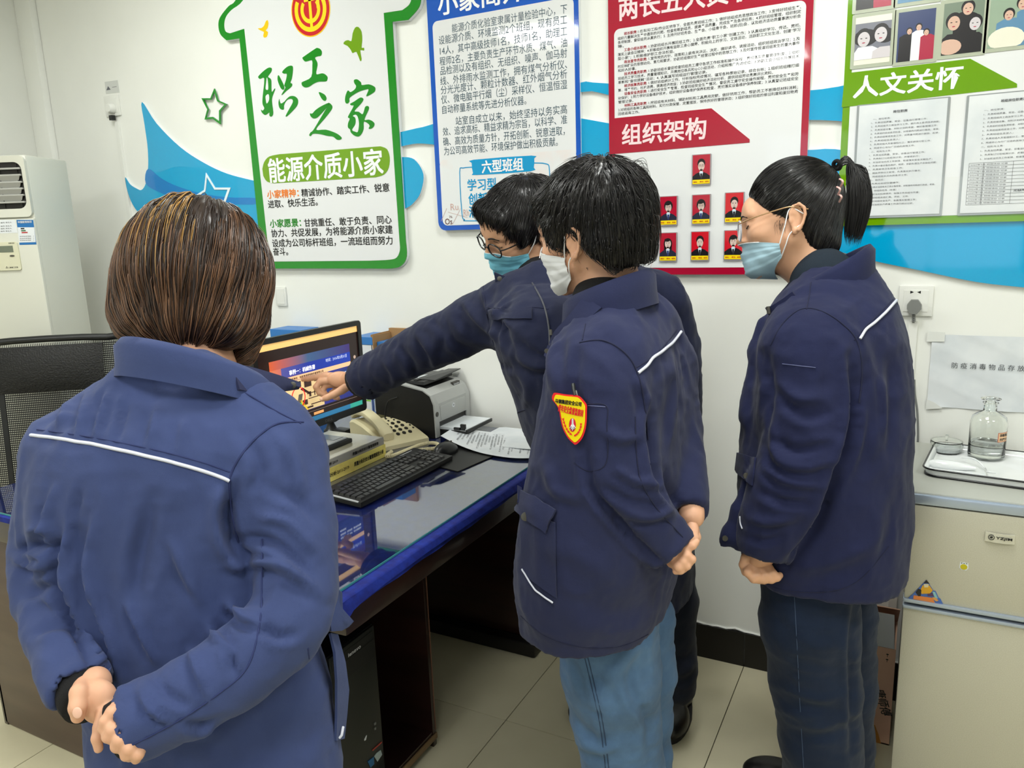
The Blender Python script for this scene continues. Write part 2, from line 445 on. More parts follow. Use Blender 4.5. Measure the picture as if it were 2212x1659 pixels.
BR = dict(
 a=[(870,295),(890,275),(1050,165),(1085,155),(1120,170),(1142,210),(1130,262),(1085,272),(1045,292),(1072,345),(1080,400),(1062,520),(1145,510),(1190,525),(1220,560),(1218,600),(1195,625),(1100,628),(1030,655),(960,700),(905,708),(865,680),(860,640),(885,625),(995,560),(1010,400),(1010,350),(995,325),(920,345),(890,330)],
 b=[(1100,775),(1160,795),(1190,820),(1207,860),(1195,895),(1165,892),(1130,850)],
 c=[(975,1075),(1010,1075),(1050,1030),(1130,975),(1240,925),(1230,965),(1150,1060),(1080,1130),(1030,1145),(990,1120)],
 d=[(1240,925),(1280,955),(1287,1000),(1250,1060),(1170,1160),(1060,1300),(1200,1302),(1340,1350),(1410,1400),(1418,1430),(1390,1445),(1350,1440),(1300,1400),(1220,1390),(1120,1365),(1020,1360),(985,1392),(965,1380),(985,1340),(1025,1305),(1130,1130),(1225,970)],
 e=[(1595,605),(1640,595),(1690,635),(1705,675),(1800,665),(1870,690),(1893,720),(1885,765),(1840,800),(1780,832),(1768,822),(1800,740),(1760,738),(1660,770),(1535,850),(1530,900),(1510,932),(1480,930),(1468,880),(1480,810),(1510,750),(1545,775),(1605,735),(1625,690),(1600,650)],
 f=[(1540,940),(1600,905),(1680,852),(1720,862),(1720,895),(1680,950),(1600,1040),(1660,1050),(1712,1085),(1735,1040),(1750,985),(1780,968),(1803,985),(1795,1030),(1740,1160),(1800,1160),(1850,1180),(1880,1215),(1870,1260),(1830,1290),(1800,1285),(1815,1250),(1790,1215),(1732,1190),(1728,1290),(1700,1360),(1660,1398),(1600,1385),(1550,1340),(1540,1300),(1510,1270),(1512,1210),(1535,1150),(1510,1130),(1525,1090),(1590,970),(1560,962)],
 g=[(248,565),(270,530),(340,465),(400,430),(437,440),(430,490),(385,555),(415,580),(432,620),(437,770),(478,725),(484,740),(450,830),(440,900),(458,1050),(450,1100),(425,1120),(405,1100),(405,1060),(370,1085),(340,1095),(300,1060),(288,1020),(310,1035),(335,1000),(310,940),(312,830),(335,585),(275,590)],
 h=[(585,490),(640,430),(690,405),(730,410),(735,470),(720,580),(700,640),(722,655),(720,690),(680,730),(640,760),(590,810),(578,805),(630,715),(615,680),(640,600),(650,520),(610,515)],
 i=[(530,535),(560,580),(612,690),(605,740),(570,725),(535,650),(520,590)],
 j=[(545,870),(550,900),(570,935),(620,905),(640,880),(690,835),(750,830),(795,860),(808,910),(790,970),(730,1040),(655,1112),(635,1108),(680,1020),(730,930),(735,890),(715,870),(670,875),(635,905),(610,960),(608,1010),(590,1022),(550,1000),(533,930)])
g = G()
for k, p in BR.items():
    V, Fc = extrude(wpoly(p, yf, 6.506, 520, 80, 3), yf, yf-0.0015); g.add(V, Fc)
g.make('brush_lettering', m_pgreen, t)
g = G()
for p in ([(1580,1110),(1620,1092),(1650,1130),(1665,1220),(1650,1330),(1610,1330),(1570,1305),(1610,1240),(1622,1180),(1610,1130)], [(372,570),(385,620),(390,735),(355,730),(362,640)], [(355,830),(395,805),(403,880),(372,935),(358,890)]):
    V, Fc = extrude(wpoly(p, yf, 6.506, 520, 80, 3), yf-0.0015, yf-0.0018); g.add(V, Fc)
g.make('lettering_counters', m_face, t)
# lime name bar
A = wpoly([(567, 365), (571, 350), (582, 338), (605, 333)], yf, smooth=3, closed=False)+wpoly([(822, 316), (836, 322), (842, 340), (840, 362), (830, 377), (812, 383)], yf, smooth=3, closed=False)+wpoly([(592, 396), (577, 392), (569, 380)], yf, smooth=3, closed=False)
plate('name_bar', A, yf, yf-0.001, m_plime, t)
g = G(); wtext(g, '能源介质小家', (580, 366), (827, 352), 50, yf-0.0014, 0.028); g.make('lettering', m_prw, t)
g = G(); wtext(g, '小家精神：', (577, 421), (645, 417), 17, yf-0.0006, 0.03, fit=False); g.make('lettering', m_porange, t, label='orange heading lettering')
g = G(); wtext(g, '小家愿景：', (583, 484), (650, 481), 17, yf-0.0006, 0.03, fit=False); g.make('lettering', m_pgreen, t, label='green heading lettering')
g = G()
for s, a, b in (('精诚协作、踏实工作、锐意', (651, 416), (841, 407)), ('进取、快乐生活。', (579, 441), (686, 437)), ('甘挑重任、敢于负责、同心', (657, 481), (846, 476)),
                ('协力、共促发展，为将能源介质小家建', (586, 503), (848, 498)), ('设成为公司标杆班组，一流班组而努力', (588, 525), (848, 521)), ('奋斗。', (590, 545), (622, 543))):
    wtext(g, s, a, b, 16.5, yf-0.0006, 0.014, fit=False)
g.make('lettering', m_ink, t)
plate('bird_print', wpoly([(1650, 182), (1672, 180), (1690, 165), (1700, 140), (1712, 128), (1718, 150), (1712, 180), (1700, 195), (1715, 205), (1708, 235), (1690, 240), (1685, 225), (1690, 205), (1668, 195)], yf, 2.962, 0, 0, 2), yf, yf-0.001, m_pyel, t, label='small yellow flying bird')
plate('bird_print', wpoly([(780, 262), (790, 245), (810, 240), (828, 245), (835, 200), (850, 165), (870, 162), (888, 190), (892, 240), (888, 285), (902, 285), (902, 303), (880, 300), (888, 350), (880, 365), (858, 310), (835, 318), (825, 300), (805, 275)], yf, 2.7646, 460, 0, 2), yf, yf-0.001, m_plime, t, label='lime green flying bird')
# union emblem
ec = PY(671, 21, yf); er = 57*proj(ec)[2]/F_PX*0.93
def disc(cx_, cz_, r, y0, y1, n=48): return extrude([(cx_+r*math.cos(2*math.pi*k/n), cz_+r*math.sin(2*math.pi*k/n)) for k in range(n)], y0, y1)
def arcp(cx_, cz_, r0, r1, a0, a1, n=28):
    A_ = [math.radians(a0+(a1-a0)*k/n) for k in range(n+1)]
    return [(cx_+r1*math.cos(a), cz_+r1*math.sin(a)) for a in A_]+[(cx_+r0*math.cos(a), cz_+r0*math.sin(a)) for a in A_[::-1]]
em = G().add(*disc(ec[0], ec[2], er*1.03, yf, yf-0.0008)).make('emblem', m_pyel, t, label='round red and yellow emblem')
G().add(*disc(ec[0], ec[2], er*0.985, yf-0.0008, yf-0.0014)).make('emblem_ground', m_pred, em)
g = G()
for a_ in (arcp(ec[0], ec[2], er*.66, er*.84, 150, 400), arcp(ec[0], ec[2], er*.36, er*.52, 140, 400)): g.add(*extrude(a_, yf-0.0014, yf-0.002))
for q in ((-.07, .07, -.7, .5), (-.3, .3, .32, .45), (.34, .5, .0, .3)):
    g.add(*extrude([(ec[0]+q[0]*er, ec[2]+q[2]*er), (ec[0]+q[1]*er, ec[2]+q[2]*er), (ec[0]+q[1]*er, ec[2]+q[3]*er), (ec[0]+q[0]*er, ec[2]+q[3]*er)], yf-0.0014, yf-0.0021))
g.make('emblem_strokes', mat('print_bright_yellow', (252, 218, 30), 0.2), em)

# ---- blue board
def px_to(x, y, Y): q = PY(x, y, Y); return q[0], q[2]
def corner_board(name, xl, xr, zb, zt, r, m_b, label, ins=0.022):
    t = thing(name, label, 'notice board', ((xl+xr)/2, WY, zb))
    P = rrect(xl, xr, zb, zt, r)
    plate('backing', P, WY-0.001, yF+0.004, m_edge, t); plate('border', P, yF+0.004, yF, m_b, t)
    return t
bxl = (px_to(923.5, 31, yF)[0]+px_to(945, 460, yF)[0])/2; bxr = (px_to(1250.5, 10, yF)[0]+px_to(1252.5, 330, yF)[0])/2
bzb = px_to(1000, 496.5, yF)[1]
t = corner_board('notice_board', bxl, bxr, bzb, bzb+1.02, 0.03, m_pblue, 'white text board with bright blue border between the house board and red board')
fx0, fz1 = px_to(934, 47, yF); fx1, _ = px_to(1239.5, 20, yF); _, fz0 = px_to(1000, 486, yF)
fz1 = (px_to(950, 38, yF)[1]+px_to(1235, 0, yF)[1])/2
m_lab = two_tone('pale_lab_print', (226, 229, 231), (236, 205, 196), 4.0, 0.5, 0.75, 0.06, coat=0.3)
plate('face', rrect(fx0, fx1, fz0+0.2, fz1, 0.02), yF, yF-0.001, m_face, t)
plate('printed_foot', rrect(fx0, fx1, fz0, fz0+0.23, 0.02), yF-0.0002, yF-0.0012, m_lab, t, label='foot of the face printed with a pale laboratory picture')
yf = yF-0.0016
m_psky = mat('print_sky', (20, 150, 205), 0.2)
BL = ['        能源介质化验室隶属计量检验中心，下', '设能源介质、环境监测2个班组，现有员工', '14人，其中高级技师1名，技师1名，助理工', '程师2名，主要负责生产环节水质、煤气、油', '品检测以及有组织、无组织、噪声、伽马射', '线、外排雨水监测工作，拥有煤气分析仪、', '分光光度计、颗粒计数器、红外烟气分析', '仪、微电脑平行烟（尘）采样仪、恒温恒湿', '自动称量系统等先进分析仪器。', '', '        站室自成立以来，始终坚持以务实高', '效、追求高标、精益求精为宗旨，以科学、准', '确、高效为质量方针，开拓创新、锐意进取，', '为公司高效节能、环境保护做出积极贡献。']
LL = [(976, 58), (947.5, 84), (950, 107), (949.5, 130), (951, 151), (951, 173), (952, 193), (953, 214), (955, 234), None, (984, 259), (956.5, 283), (957, 304), (959, 325)]
LR = [(1225, 23.5), (1225, 47), (1225, 72), (1225, 96), (1225, 118), (1225, 142), (1225, 163), (1225, 185), (1137, 221), None, (1225, 240), (1225, 261), (1220, 286), (1205, 309)]
g = G()
for s, a, b in zip(BL, LL, LR):
    if a: wtext(g, s.strip(), a, b, 17.5, yf, 0.0, fit=False)
g.make('lettering', m_inkblue, t)
g = G(); wtext(g, '小家简介', (946, 8), (1132, -22), 44, yF-0.0006, 0.03); g.make('title_lettering', m_prw, t, label='white title lettering')
plate('sub_title_bar', wpoly([(1019, 352), (1023, 345), (1148, 336), (1154, 342), (1153, 362), (1146, 370), (1030, 378), (1022, 374)], yf, smooth=2), yf, yf-0.0006, m_psky, t)
g = G(); wtext(g, '六型班组', (1041, 361), (1130, 354), 26, yf-0.001, 0.035); g.make('lettering', m_prw, t, label='white lettering on blue bar')
g = G(); wtext(g, '学习型', (1010, 400), (1072, 396), 24, yf, 0.025); wtext(g, '安全型', (1106, 393), (1168, 389), 24, yf, 0.025); wtext(g, '创新型', (1012, 430), (1074, 427), 24, yf, 0.025); wtext(g, '清洁型', (1013, 458), (1075, 455), 24, yf, 0.025)
P = wpoly([(1020, 361), (1000, 363), (993, 372), (998, 462), (1004, 474), (1015, 477), (1160, 474), (1180, 465), (1188, 450), (1187, 368), (1180, 354), (1154, 352)], yf, smooth=3, closed=False)
for a, b in zip(P[:-1], P[1:]):
    d = np.array(b)-np.array(a); L = np.hypot(*d)+1e-9; n = np.array([-d[1], d[0]])/L*0.0016
    g.add(*extrude([np.array(a)+n, np.array(b)+n, np.array(b)-n, np.array(a)-n], yf, yf-0.0005))
g.make('lettering', m_psky, t, label='sky blue lettering and outline')
g = G(); wtext(g, 'Os', (961, 477), (977, 480), 13, yf-0.0005, 0.01); wtext(g, '76', (970, 468), (977, 469), 5, yf-0.0005)
g.make('lettering', mat('ink_brown', (110, 70, 66), 0.3), t, label='brown element symbol lettering')
g = G(); wtext(g, 'Ru', (973, 444), (990, 450), 14, yf-0.0005); wtext(g, 'Rh', (1001, 458), (1013, 461), 14, yf-0.0005); 
for a, b in (((953, 478), (965, 450)), ((978, 484), (995, 450)), ((968, 458), (1010, 470))):
    A_, B_ = np.array(px_to(*a, yf)), np.array(px_to(*b, yf)); d = B_-A_; n = np.array([-d[1], d[0]])/np.hypot(*d)*0.0006
    g.add(*extrude([A_+n, B_+n, B_-n, A_-n], yf, yf-0.0005))
g.make('lettering', mat('ink_pale_pink', (205, 168, 160), 0.3), t, label='faint pink element symbol lettering')

# ---- red board
rxl = px_to(1315, 200, yF)[0]; rxr = (px_to(1758, 20, yF)[0]+px_to(1743, 330, yF)[0])/2; rzb = px_to(1500, 593, yF)[1]
rzt = px_to(1750, 0, yF)[1]+0.005
t = corner_board('notice_board', rxl, rxr, rzb, rzt+0.12, 0.012, m_red, 'white text board with crimson border and small portrait cards')
RB = t
fx0 = px_to(1328, 250, yF)[0]; fx1 = (px_to(1742, 20, yF)[0]+px_to(1728, 330, yF)[0])/2; fz0 = px_to(1500, 578, yF)[1]
za = px_to(1328, 72, yF)[1]
yv = yF-0.001
zb1 = (px_to(1328, 256, yF)[1]+px_to(1537, 234, yF)[1])/2
zt1 = (px_to(1350, 59, yF)[1]+px_to(1735, 2, yF)[1])/2
plate('face', rrect(fx0, fx1, fz0, zt1, 0.018), yF, yv, m_face, t)
bar = wpoly([(1323, 256), (1537, 234), (1619.5, 301), (1619.5, 308), (1323, 333)], yv)
plate('title_bar', bar, yv, yv-0.001, m_red, t)
m_redprint = mat('print_pale_pink', (240, 214, 218), 0.3)
g = G(); wtext(g, '组织架构', (1344, 291), (1525, 277), 43, yv-0.0014, 0.03); g.make('title_lettering', m_redprint, t)
g = G(); wtext(g, '两长五大员职责', (1337, 22), (1680, -38), 46, yF-0.0006, 0.03); g.make('title_lettering', m_redprint, t)
RT = [('班长职责', '1.在车间/工段/作业区领导下，全面负责班组工作；2. 做好班组成员思想政治工作；3.安排好班组生产、'), '组织力量解决生产中遇到的问题，检查和帮助组员，提高产品质量，完成生产及各项任务；4.抓好班组管理，组织制定', '各项制度、督促组员认真执行；5. 主持开好班务会、生产会、小组骨干会、班前(后)会，以及经济活动质量事故分析会', '等。',
 ('工会小组长职责', '1.协助班组长开展班组工作；2.全面负责“职工小家”创建工作；3.认真组织学习、传达、贯彻、'), '落实上级会议精神；4.积极组织开展有益职工身心健康、积极向上的学习、文体活动，活跃职工文化生活，创建“学习', '型小家”；5.积极维护职工合法权益。',
 ('政治宣传员职责', '1.宣传党的方针、政策和上级有关决议、决定，搞好读书、读报活动，组织班组政治学习；2.及'), '时反映群众的思想动向、意见和要求，协助班组做好生产经营过程中的思想工作；3.及时宣传报道班组发生的重大事件', '和好人好事。',
 ('技术质量员职责', '1.协助班组长督促检查班组员工遵守各项工作标准和操作规程，贯彻落实质量管理制度；2.组织'), '班组员工学习技术、质量管理知识，开展岗位练兵和QC小组活动，介绍和推广先进经验；3.协助工会小组长开展技术', '革新和“查找提献”活动；4. 认真填写班组运行管理记录。',
 ('经济核算员职责', '1.做好班组统计工作，分析指标完成情况，填写各种原始记录，综合台帐；2.组织班组精打细'), '算，增产节约，杜绝浪费，提高经济效益；3.协助班组搞好经济活动分析，提供班组劳动竞赛评比资料。',
 ('设备安全员职责', '1.进行安全生产教育，检查班组安全生产情况，督促员工遵守安全操作规程，贯彻安全生产和劳'), '动保护；2.努力学好设备维护技术，组织做好设备维护保养和检查，贯彻落实设备维护保养制度；3.认真登记班组安全', '管理记录。',
 ('材料工具员职责', '1.按班组有关材料、辅助材料和工具费用定额，做好领用工作，帮助员工不断降低材料消耗；'), '2.对班组的各种工具和材料，实行分类保管，定置摆放，保持良好的管理状态；3.组织做好班组的修旧利废和废旧物资', '回收返库工作。']
z_first = px_to(1349, 73, yv)[1]; z_last = px_to(1340, 246, yv)[1]
N = len(RT); xa = px_to(1335, 150, yv)[0]; xi = px_to(1348.5, 150, yv)[0]; xb = px_to(1729, 60, yv)[0]
gk, gr = G(), G(); lh = (z_first-z_last)/(N-1)
full = xb-xa
for i, s in enumerate(RT):
    z = z_first-i*lh; ch = lh*0.78
    if isinstance(s, tuple):
        w1 = len(s[0])*full/53.5*1.0
        text_on(gr, s[0]+':', (xi, yv-0.0005, z), (1, 0, 0), (0, 0, 1), w1*1.05, ch, 0.02, 1, 0, False)
        text_on(gk, s[1], (xi+w1*1.12, yv-0.0005, z), (1, 0, 0), (0, 0, 1), xb-(xi+w1*1.12), ch, 0.006, 1, 0, False)
    else:
        w = full if len(s) > 50 else full*len(s)/54.0
        text_on(gk, s, (xa, yv-0.0005, z), (1, 0, 0), (0, 0, 1), w, ch, 0.006, 1, 0, False)
gr.make('lettering', mat('ink_red', (165, 20, 45), 0.3), t, label='red duty headings'); gk.make('lettering', m_ink, t)
g = G(); wtext(g, 'Rh', (1386, 547), (1406, 556), 16, yv-0.0005); wtext(g, '45', (1397, 540), (1406, 541), 5, yv-0.0005)
for a, b in (((1370, 560), (1385, 540)), ((1405, 578), (1412, 560)), ((1405, 570), (1370, 560))):
    A_, B_ = np.array(px_to(*a, yv)), np.array(px_to(*b, yv)); d = B_-A_; n = np.array([-d[1], d[0]])/np.hypot(*d)*0.0006
    g.add(*extrude([A_+n, B_+n, B_-n, A_-n], yv, yv-0.0005))
g.make('lettering', mat('ink_pale_pink', (205, 168, 160), 0.3), t, label='faint pink element symbol')
plate('printed_foot', rrect(fx0+.001, fx0+0.16, fz0+.001, fz0+0.14, 0.015), yv-0.0001, yv-0.0003, m_lab, t)
# portrait cards
m_cardred = mat('portrait_red', (178, 22, 50), 0.15, coat=0.5); m_cardred2 = mat('portrait_red_bright', (205, 16, 36), 0.15, coat=0.5)
m_skinp = mat('portrait_skin', (214, 190, 180), 0.25); m_hairp = mat('portrait_hair', (28, 24, 26), 0.25); m_suit = mat('portrait_suit', (34, 38, 58), 0.25)
m_suitb = mat('portrait_suit_black', (20, 19, 24), 0.25); m_shirt = mat('portrait_shirt', (205, 220, 235), 0.25); m_capy = mat('caption_yellow', (246, 214, 0), 0.3); m_capr = mat('caption_red', (200, 40, 20), 0.4)
m_tie = mat('portrait_tie', (24, 48, 110), 0.25)
m_case = mat('card_case', (232, 225, 230), 0.08, trans=0.6, ior=1.3)
CH = 0.0
def ellp(cx_, cz_, rx, rz, n=20, a0=0, a1=360): return [(cx_+rx*math.cos(math.radians(a0+(a1-a0)*k/n)), cz_+rz*math.sin(math.radians(a0+(a1-a0)*k/n))) for k in range(n)]
def portrait(px, py, label, red, suit, hair, glasses):
    c = PY(px, py, yv); hw, hh = 0.0262, 0.0425
    t = thing('portrait_card', label, 'photo card', (c[0], yv, c[2]-hh), 'portrait cards on the crimson board')
    x, z = c[0], c[2]; y = yv-0.006
    G().add(*extrude(rrect(x-hw-.003, x+hw+.003, z-hh-.004, z+hh+.002, .002, 2), yv, y)).make('case', m_case, t)
    G().add(*extrude([(x-hw, z-hh), (x+hw, z-hh), (x+hw, z+hh), (x-hw, z+hh)], y, y-.0004)).make('photo', red, t)
    y -= .0004
    g = G()
    if hair == 2: g.add(*extrude(ellp(x, z+.010, .0135, .017), y, y-.0002)); g.add(*extrude([(x-.013, z-.018), (x+.013, z-.018), (x+.012, z+.01), (x-.012, z+.01)], y, y-.0002))
    else: g.add(*extrude(ellp(x, z+.018 if hair == 0 else z+.014, .0118 if hair == 0 else .0138, .0135 if hair == 0 else .0165), y, y-.0002))
    g.make('hair_print', m_hairp, t)
    g = G(); g.add(*extrude(ellp(x, z+.009, .0098, .0135), y-.0002, y-.0004)); g.add(*extrude([(x-.004, z-.012), (x+.004, z-.012), (x+.004, z), (x-.004, z)], y-.0002, y-.0004)); g.make('face_print', m_skinp, t)
    g = G()
    if hair != 0: g.add(*extrude(ellp(x-.002, z+.021, .0095, .005), y-.0005, y-.0006))
    for s_ in (-1, 1): g.add(*extrude(ellp(x+s_*.004, z+.0115, .0018, .0007, 8), y-.0005, y-.0006)); g.add(*extrude(ellp(x+s_*.004, z+.0145, .0026, .0005, 8), y-.0005, y-.0006))
    g.add(*extrude(ellp(x, z+.0025, .0026, .0007, 8), y-.0005, y-.0006)); g.add(*extrude(ellp(x, z+.0068, .0014, .0005, 8), y-.0005, y-.0006))
    if glasses:
        for s_ in (-1, 1): g.add(*extrude(arcp(x+s_*.0045, z+.0113, .0031, .0037, 0, 350, 14), y-.0005, y-.0007))
    g.make('features_print', m_hairp, t)
    zc = z-hh+.0125
    g = G(); g.add(*extrude([(x-hw, zc), (x+hw, zc), (x+hw, z-.020), (x+.016, z-.012), (x+.006, z-.008), (x-.006, z-.008), (x-.016, z-.012), (x-hw, z-.020)], y-.0004, y-.0005)); g.make('suit_print', suit, t)
    g = G(); g.add(*extrude([(x-.006, z-.008), (x, zc), (x+.006, z-.008), (x+.004, z-.006), (x-.004, z-.006)], y-.0005, y-.0006)); g.make('shirt_print', m_shirt, t)
    g = G(); g.add(*extrude([(x-.003, z-.012), (x+.003, z-.012), (x+.0025, z-.02), (x, zc), (x-.0025, z-.02)], y-.0006, y-.0007)); g.make('tie_print', m_tie if suit is m_suit else m_suitb, t)
    g = G(); g.add(*extrude([(x-hw, z-hh), (x+hw, z-hh), (x+hw, zc), (x-hw, zc)], y-.0005, y-.0009)); g.make('caption', m_capy, t)
    g = G(); text_on(g, '姓名：  职位：班员', (x-hw+.003, y-.001, z-hh+.006), (1, 0, 0), (0, 0, 1), 2*hw-.006, .0045, .02, 1); g.make('caption_lettering', m_capr, t)
portrait(1516, 366, 'portrait card of a man in dark suit, alone at top of the group', m_cardred, m_suitb, 0, 1)
portrait(1445, 455, 'portrait card of a bobbed woman with glasses, left of middle row', m_cardred, m_suit, 1, 1)
portrait(1515.5, 452, 'portrait card of a dark-haired woman with glasses, middle of middle row', m_cardred, m_suit, 1, 1)
portrait(1587, 448, 'portrait card with hair tied back on bright red, right of middle row', m_cardred2, m_suitb, 0, 0)
portrait(1444, 533, 'portrait card of a long-haired woman, left of bottom row', m_cardred, m_suit, 2, 0)
portrait(1513, 531, 'portrait card of a short-haired woman on bright red, middle of bottom row', m_cardred2, m_suitb, 0, 0)
portrait(1585, 529, 'portrait card of a person with full black fringe, right of bottom row', m_cardred2, m_suitb, 1, 0)

# ---- green notice board at right
gxl = (px_to(1835, 60, yF)[0]+px_to(1806, 400, yF)[0])/2; gzb = px_to(2000, 483.5, yF)[1]
t = corner_board('notice_board', gxl, gxl+1.1, gzb, gzb+1.05, 0.012, m_lime, 'white notice board with lime green border holding family photos and paper sheets')
fx0 = (px_to(1848, 60, yF)[0]+px_to(1824, 400, yF)[0])/2; fz0 = px_to(2000, 467, yF)[1]
m_photof = two_tone('faint_flower_print', (224, 226, 226), (120, 96, 150), 7.0, 0.62, 0.8, 0.08, coat=0.3)
plate('face', rrect(fx0, gxl+1.07, fz0+.08, gzb+1.02, 0.02), yF, yv, m_face, t)
plate('printed_foot', rrect(fx0, gxl+1.07, fz0, fz0+.1, 0.01), yF, yv-.0001, m_photof, t)
plate('title_bar', wpoly([(1825, 159), (1846, 156), (2096, 127), (2197, 181), (2197, 189), (1818, 232)], yv), yv, yv-.001, m_lime, t)
g = G(); wtext(g, '人文关怀', (1844, 190), (2080, 164), 44, yv-.0014, .03); g.make('title_lettering', m_prw, t)
yp = yv-.002
m_sleeve = mat('plastic_sleeve', (214, 222, 200), 0.12, trans=0.35)
m_paper = two_tone('paper', (222, 226, 229), (206, 212, 217), 9, .4, .7, 0.5, bump=0.4)
def wbox(px):  # px corners tl, tr, br, bl -> x0,x1,z0,z1
    q = [px_to(*p, yp) for p in px]; return (q[0][0]+q[3][0])/2, (q[1][0]+q[2][0])/2, (q[2][1]+q[3][1])/2, (q[0][1]+q[1][1])/2
pm = {k: mat('photo_'+k, c, .2, coat=.5) for k, c in dict(grey=(120, 122, 135), navy=(52, 66, 110), green=(120, 135, 120), cream=(230, 228, 212), skin=(212, 176, 158), pale=(206, 200, 205), dark=(34, 32, 38), white=(228, 230, 235), red=(170, 40, 70), blue=(96, 140, 175), leaf=(150, 170, 150)).items()}
def photo(px, label, bg, figs, border=None):
    x0, x1, z0, z1 = wbox(px)
    t = thing('photo_print', label, 'photograph', ((x0+x1)/2, yv, z0), 'family photos on the lime bordered board')
    G().add(*extrude(rrect(x0-.009, x1+.009, z0-.009, z1+.009, .003, 2), yv, yv-.002)).make('sleeve', m_sleeve, t)
    y = yv-.002
    if border:
        G().add(*extrude([(x0, z0), (x1, z0), (x1, z1), (x0, z1)], y, y-.0004)).make('border', pm['cream'], t); y -= .0004; z0 += border*.8; z1 -= border
    G().add(*extrude([(x0, z0), (x1, z0), (x1, z1), (x0, z1)], y, y-.0004)).make('print', pm[bg], t); y -= .0004
    w, h = x1-x0, z1-z0; gs = {}
    for k, (kind, u, v, r, c) in enumerate(figs):
        cx_, cz_ = x0+u*w, z0+v*h; R_ = r*w; yy = y-k*.00008
        def A(poly, c_): 
            poly = [(min(max(p[0], x0), x1), min(max(p[1], z0), z1)) for p in poly]
            gs.setdefault(c_, G()).add(*extrude(poly, yy, yy-.0001))
        if kind == 'head':
            A(ellp(cx_, cz_+R_*.2, R_*1.15, R_*1.3), 'dark'); yy -= .00003; A(ellp(cx_, cz_-R_*.12, R_*.86, R_*1.08), c)
            yy -= .00003
            for s_ in (-1, 1): A(ellp(cx_+s_*R_*.35, cz_+R_*.02, R_*.16, R_*.07, 8), 'dark')
            A(ellp(cx_, cz_-R_*.62, R_*.25, R_*.08, 8), 'red')
        elif kind == 'body': A([(cx_-R_, z0), (cx_+R_, z0), (cx_+R_*.95, cz_-R_*.3), (cx_+R_*.4, cz_), (cx_-R_*.4, cz_), (cx_-R_*.95, cz_-R_*.3)], c)
        elif kind == 'blob': A(ellp(cx_, cz_, R_, R_*.7), c)
    for c_, g_ in gs.items(): g_.make('figure_print', pm[c_], t)
photo([(1848, 40), (1927, 28), (1922, 130), (1845, 145)], 'photo of two people leaning heads together, cream border, leftmost of the row', 'grey',
      [('blob', .3, .6, .35, 'dark'), ('blob', .85, .6, .3, 'dark'), ('body', .3, .35, .5, 'white'), ('body', .85, .3, .35, 'pale'), ('head', .25, .58, .2, 'pale'), ('head', .72, .66, .2, 'pale')], .016)
photo([(1941, 28), (2022, 17), (2016, 124), (1936, 137)], 'photo of three people standing before a dark blue background', 'navy',
      [('body', .28, .55, .24, 'dark'), ('body', .58, .6, .2, 'white'), ('body', .82, .5, .2, 'red'), ('head', .32, .6, .075, 'skin'), ('head', .57, .66, .08, 'skin'), ('head', .78, .54, .075, 'skin')])
photo([(2040, 8), (2125, -2), (2122, 112), (2033, 119)], 'photo of two women and a man posing close together outdoors', 'green',
      [('body', .55, .8, .3, 'dark'), ('head', .6, .86, .15, 'skin'), ('body', .28, .4, .38, 'dark'), ('body', .82, .38, .24, 'dark'), ('head', .27, .62, .18, 'skin'), ('head', .8, .56, .16, 'pale'), ('blob', .2, .15, .3, 'skin')])
photo([(2140, -6), (2240, -18), (2236, 92), (2133, 108)], 'photo of a couple in light blue shirts beside a wire fence', 'leaf',
      [('body', .8, .7, .22, 'blue'), ('head', .7, .8, .12, 'skin'), ('body', .45, .55, .3, 'blue'), ('head', .42, .62, .11, 'skin'), ('blob', .4, .16, .4, 'cream')])
photo([(1852, -70), (1930, -82), (1926, 12), (1850, 22)], 'photo with a red scarf, cut by the top edge above the bordered couple', 'grey', [('body', .6, .5, .4, 'red'), ('body', .2, .4, .3, 'dark'), ('head', .6, .6, .18, 'skin')])
photo([(1943, -82), (2030, -95), (2026, -4), (1940, 8)], 'photo with a pale blue foot, cut by the top edge above the navy photo', 'leaf', [('body', .5, .6, .5, 'blue')])
photo([(2044, -90), (2130, -100), (2128, -20), (2040, -12)], 'photo cut by the top edge above the three close faces', 'navy', [('body', .5, .6, .4, 'white')])
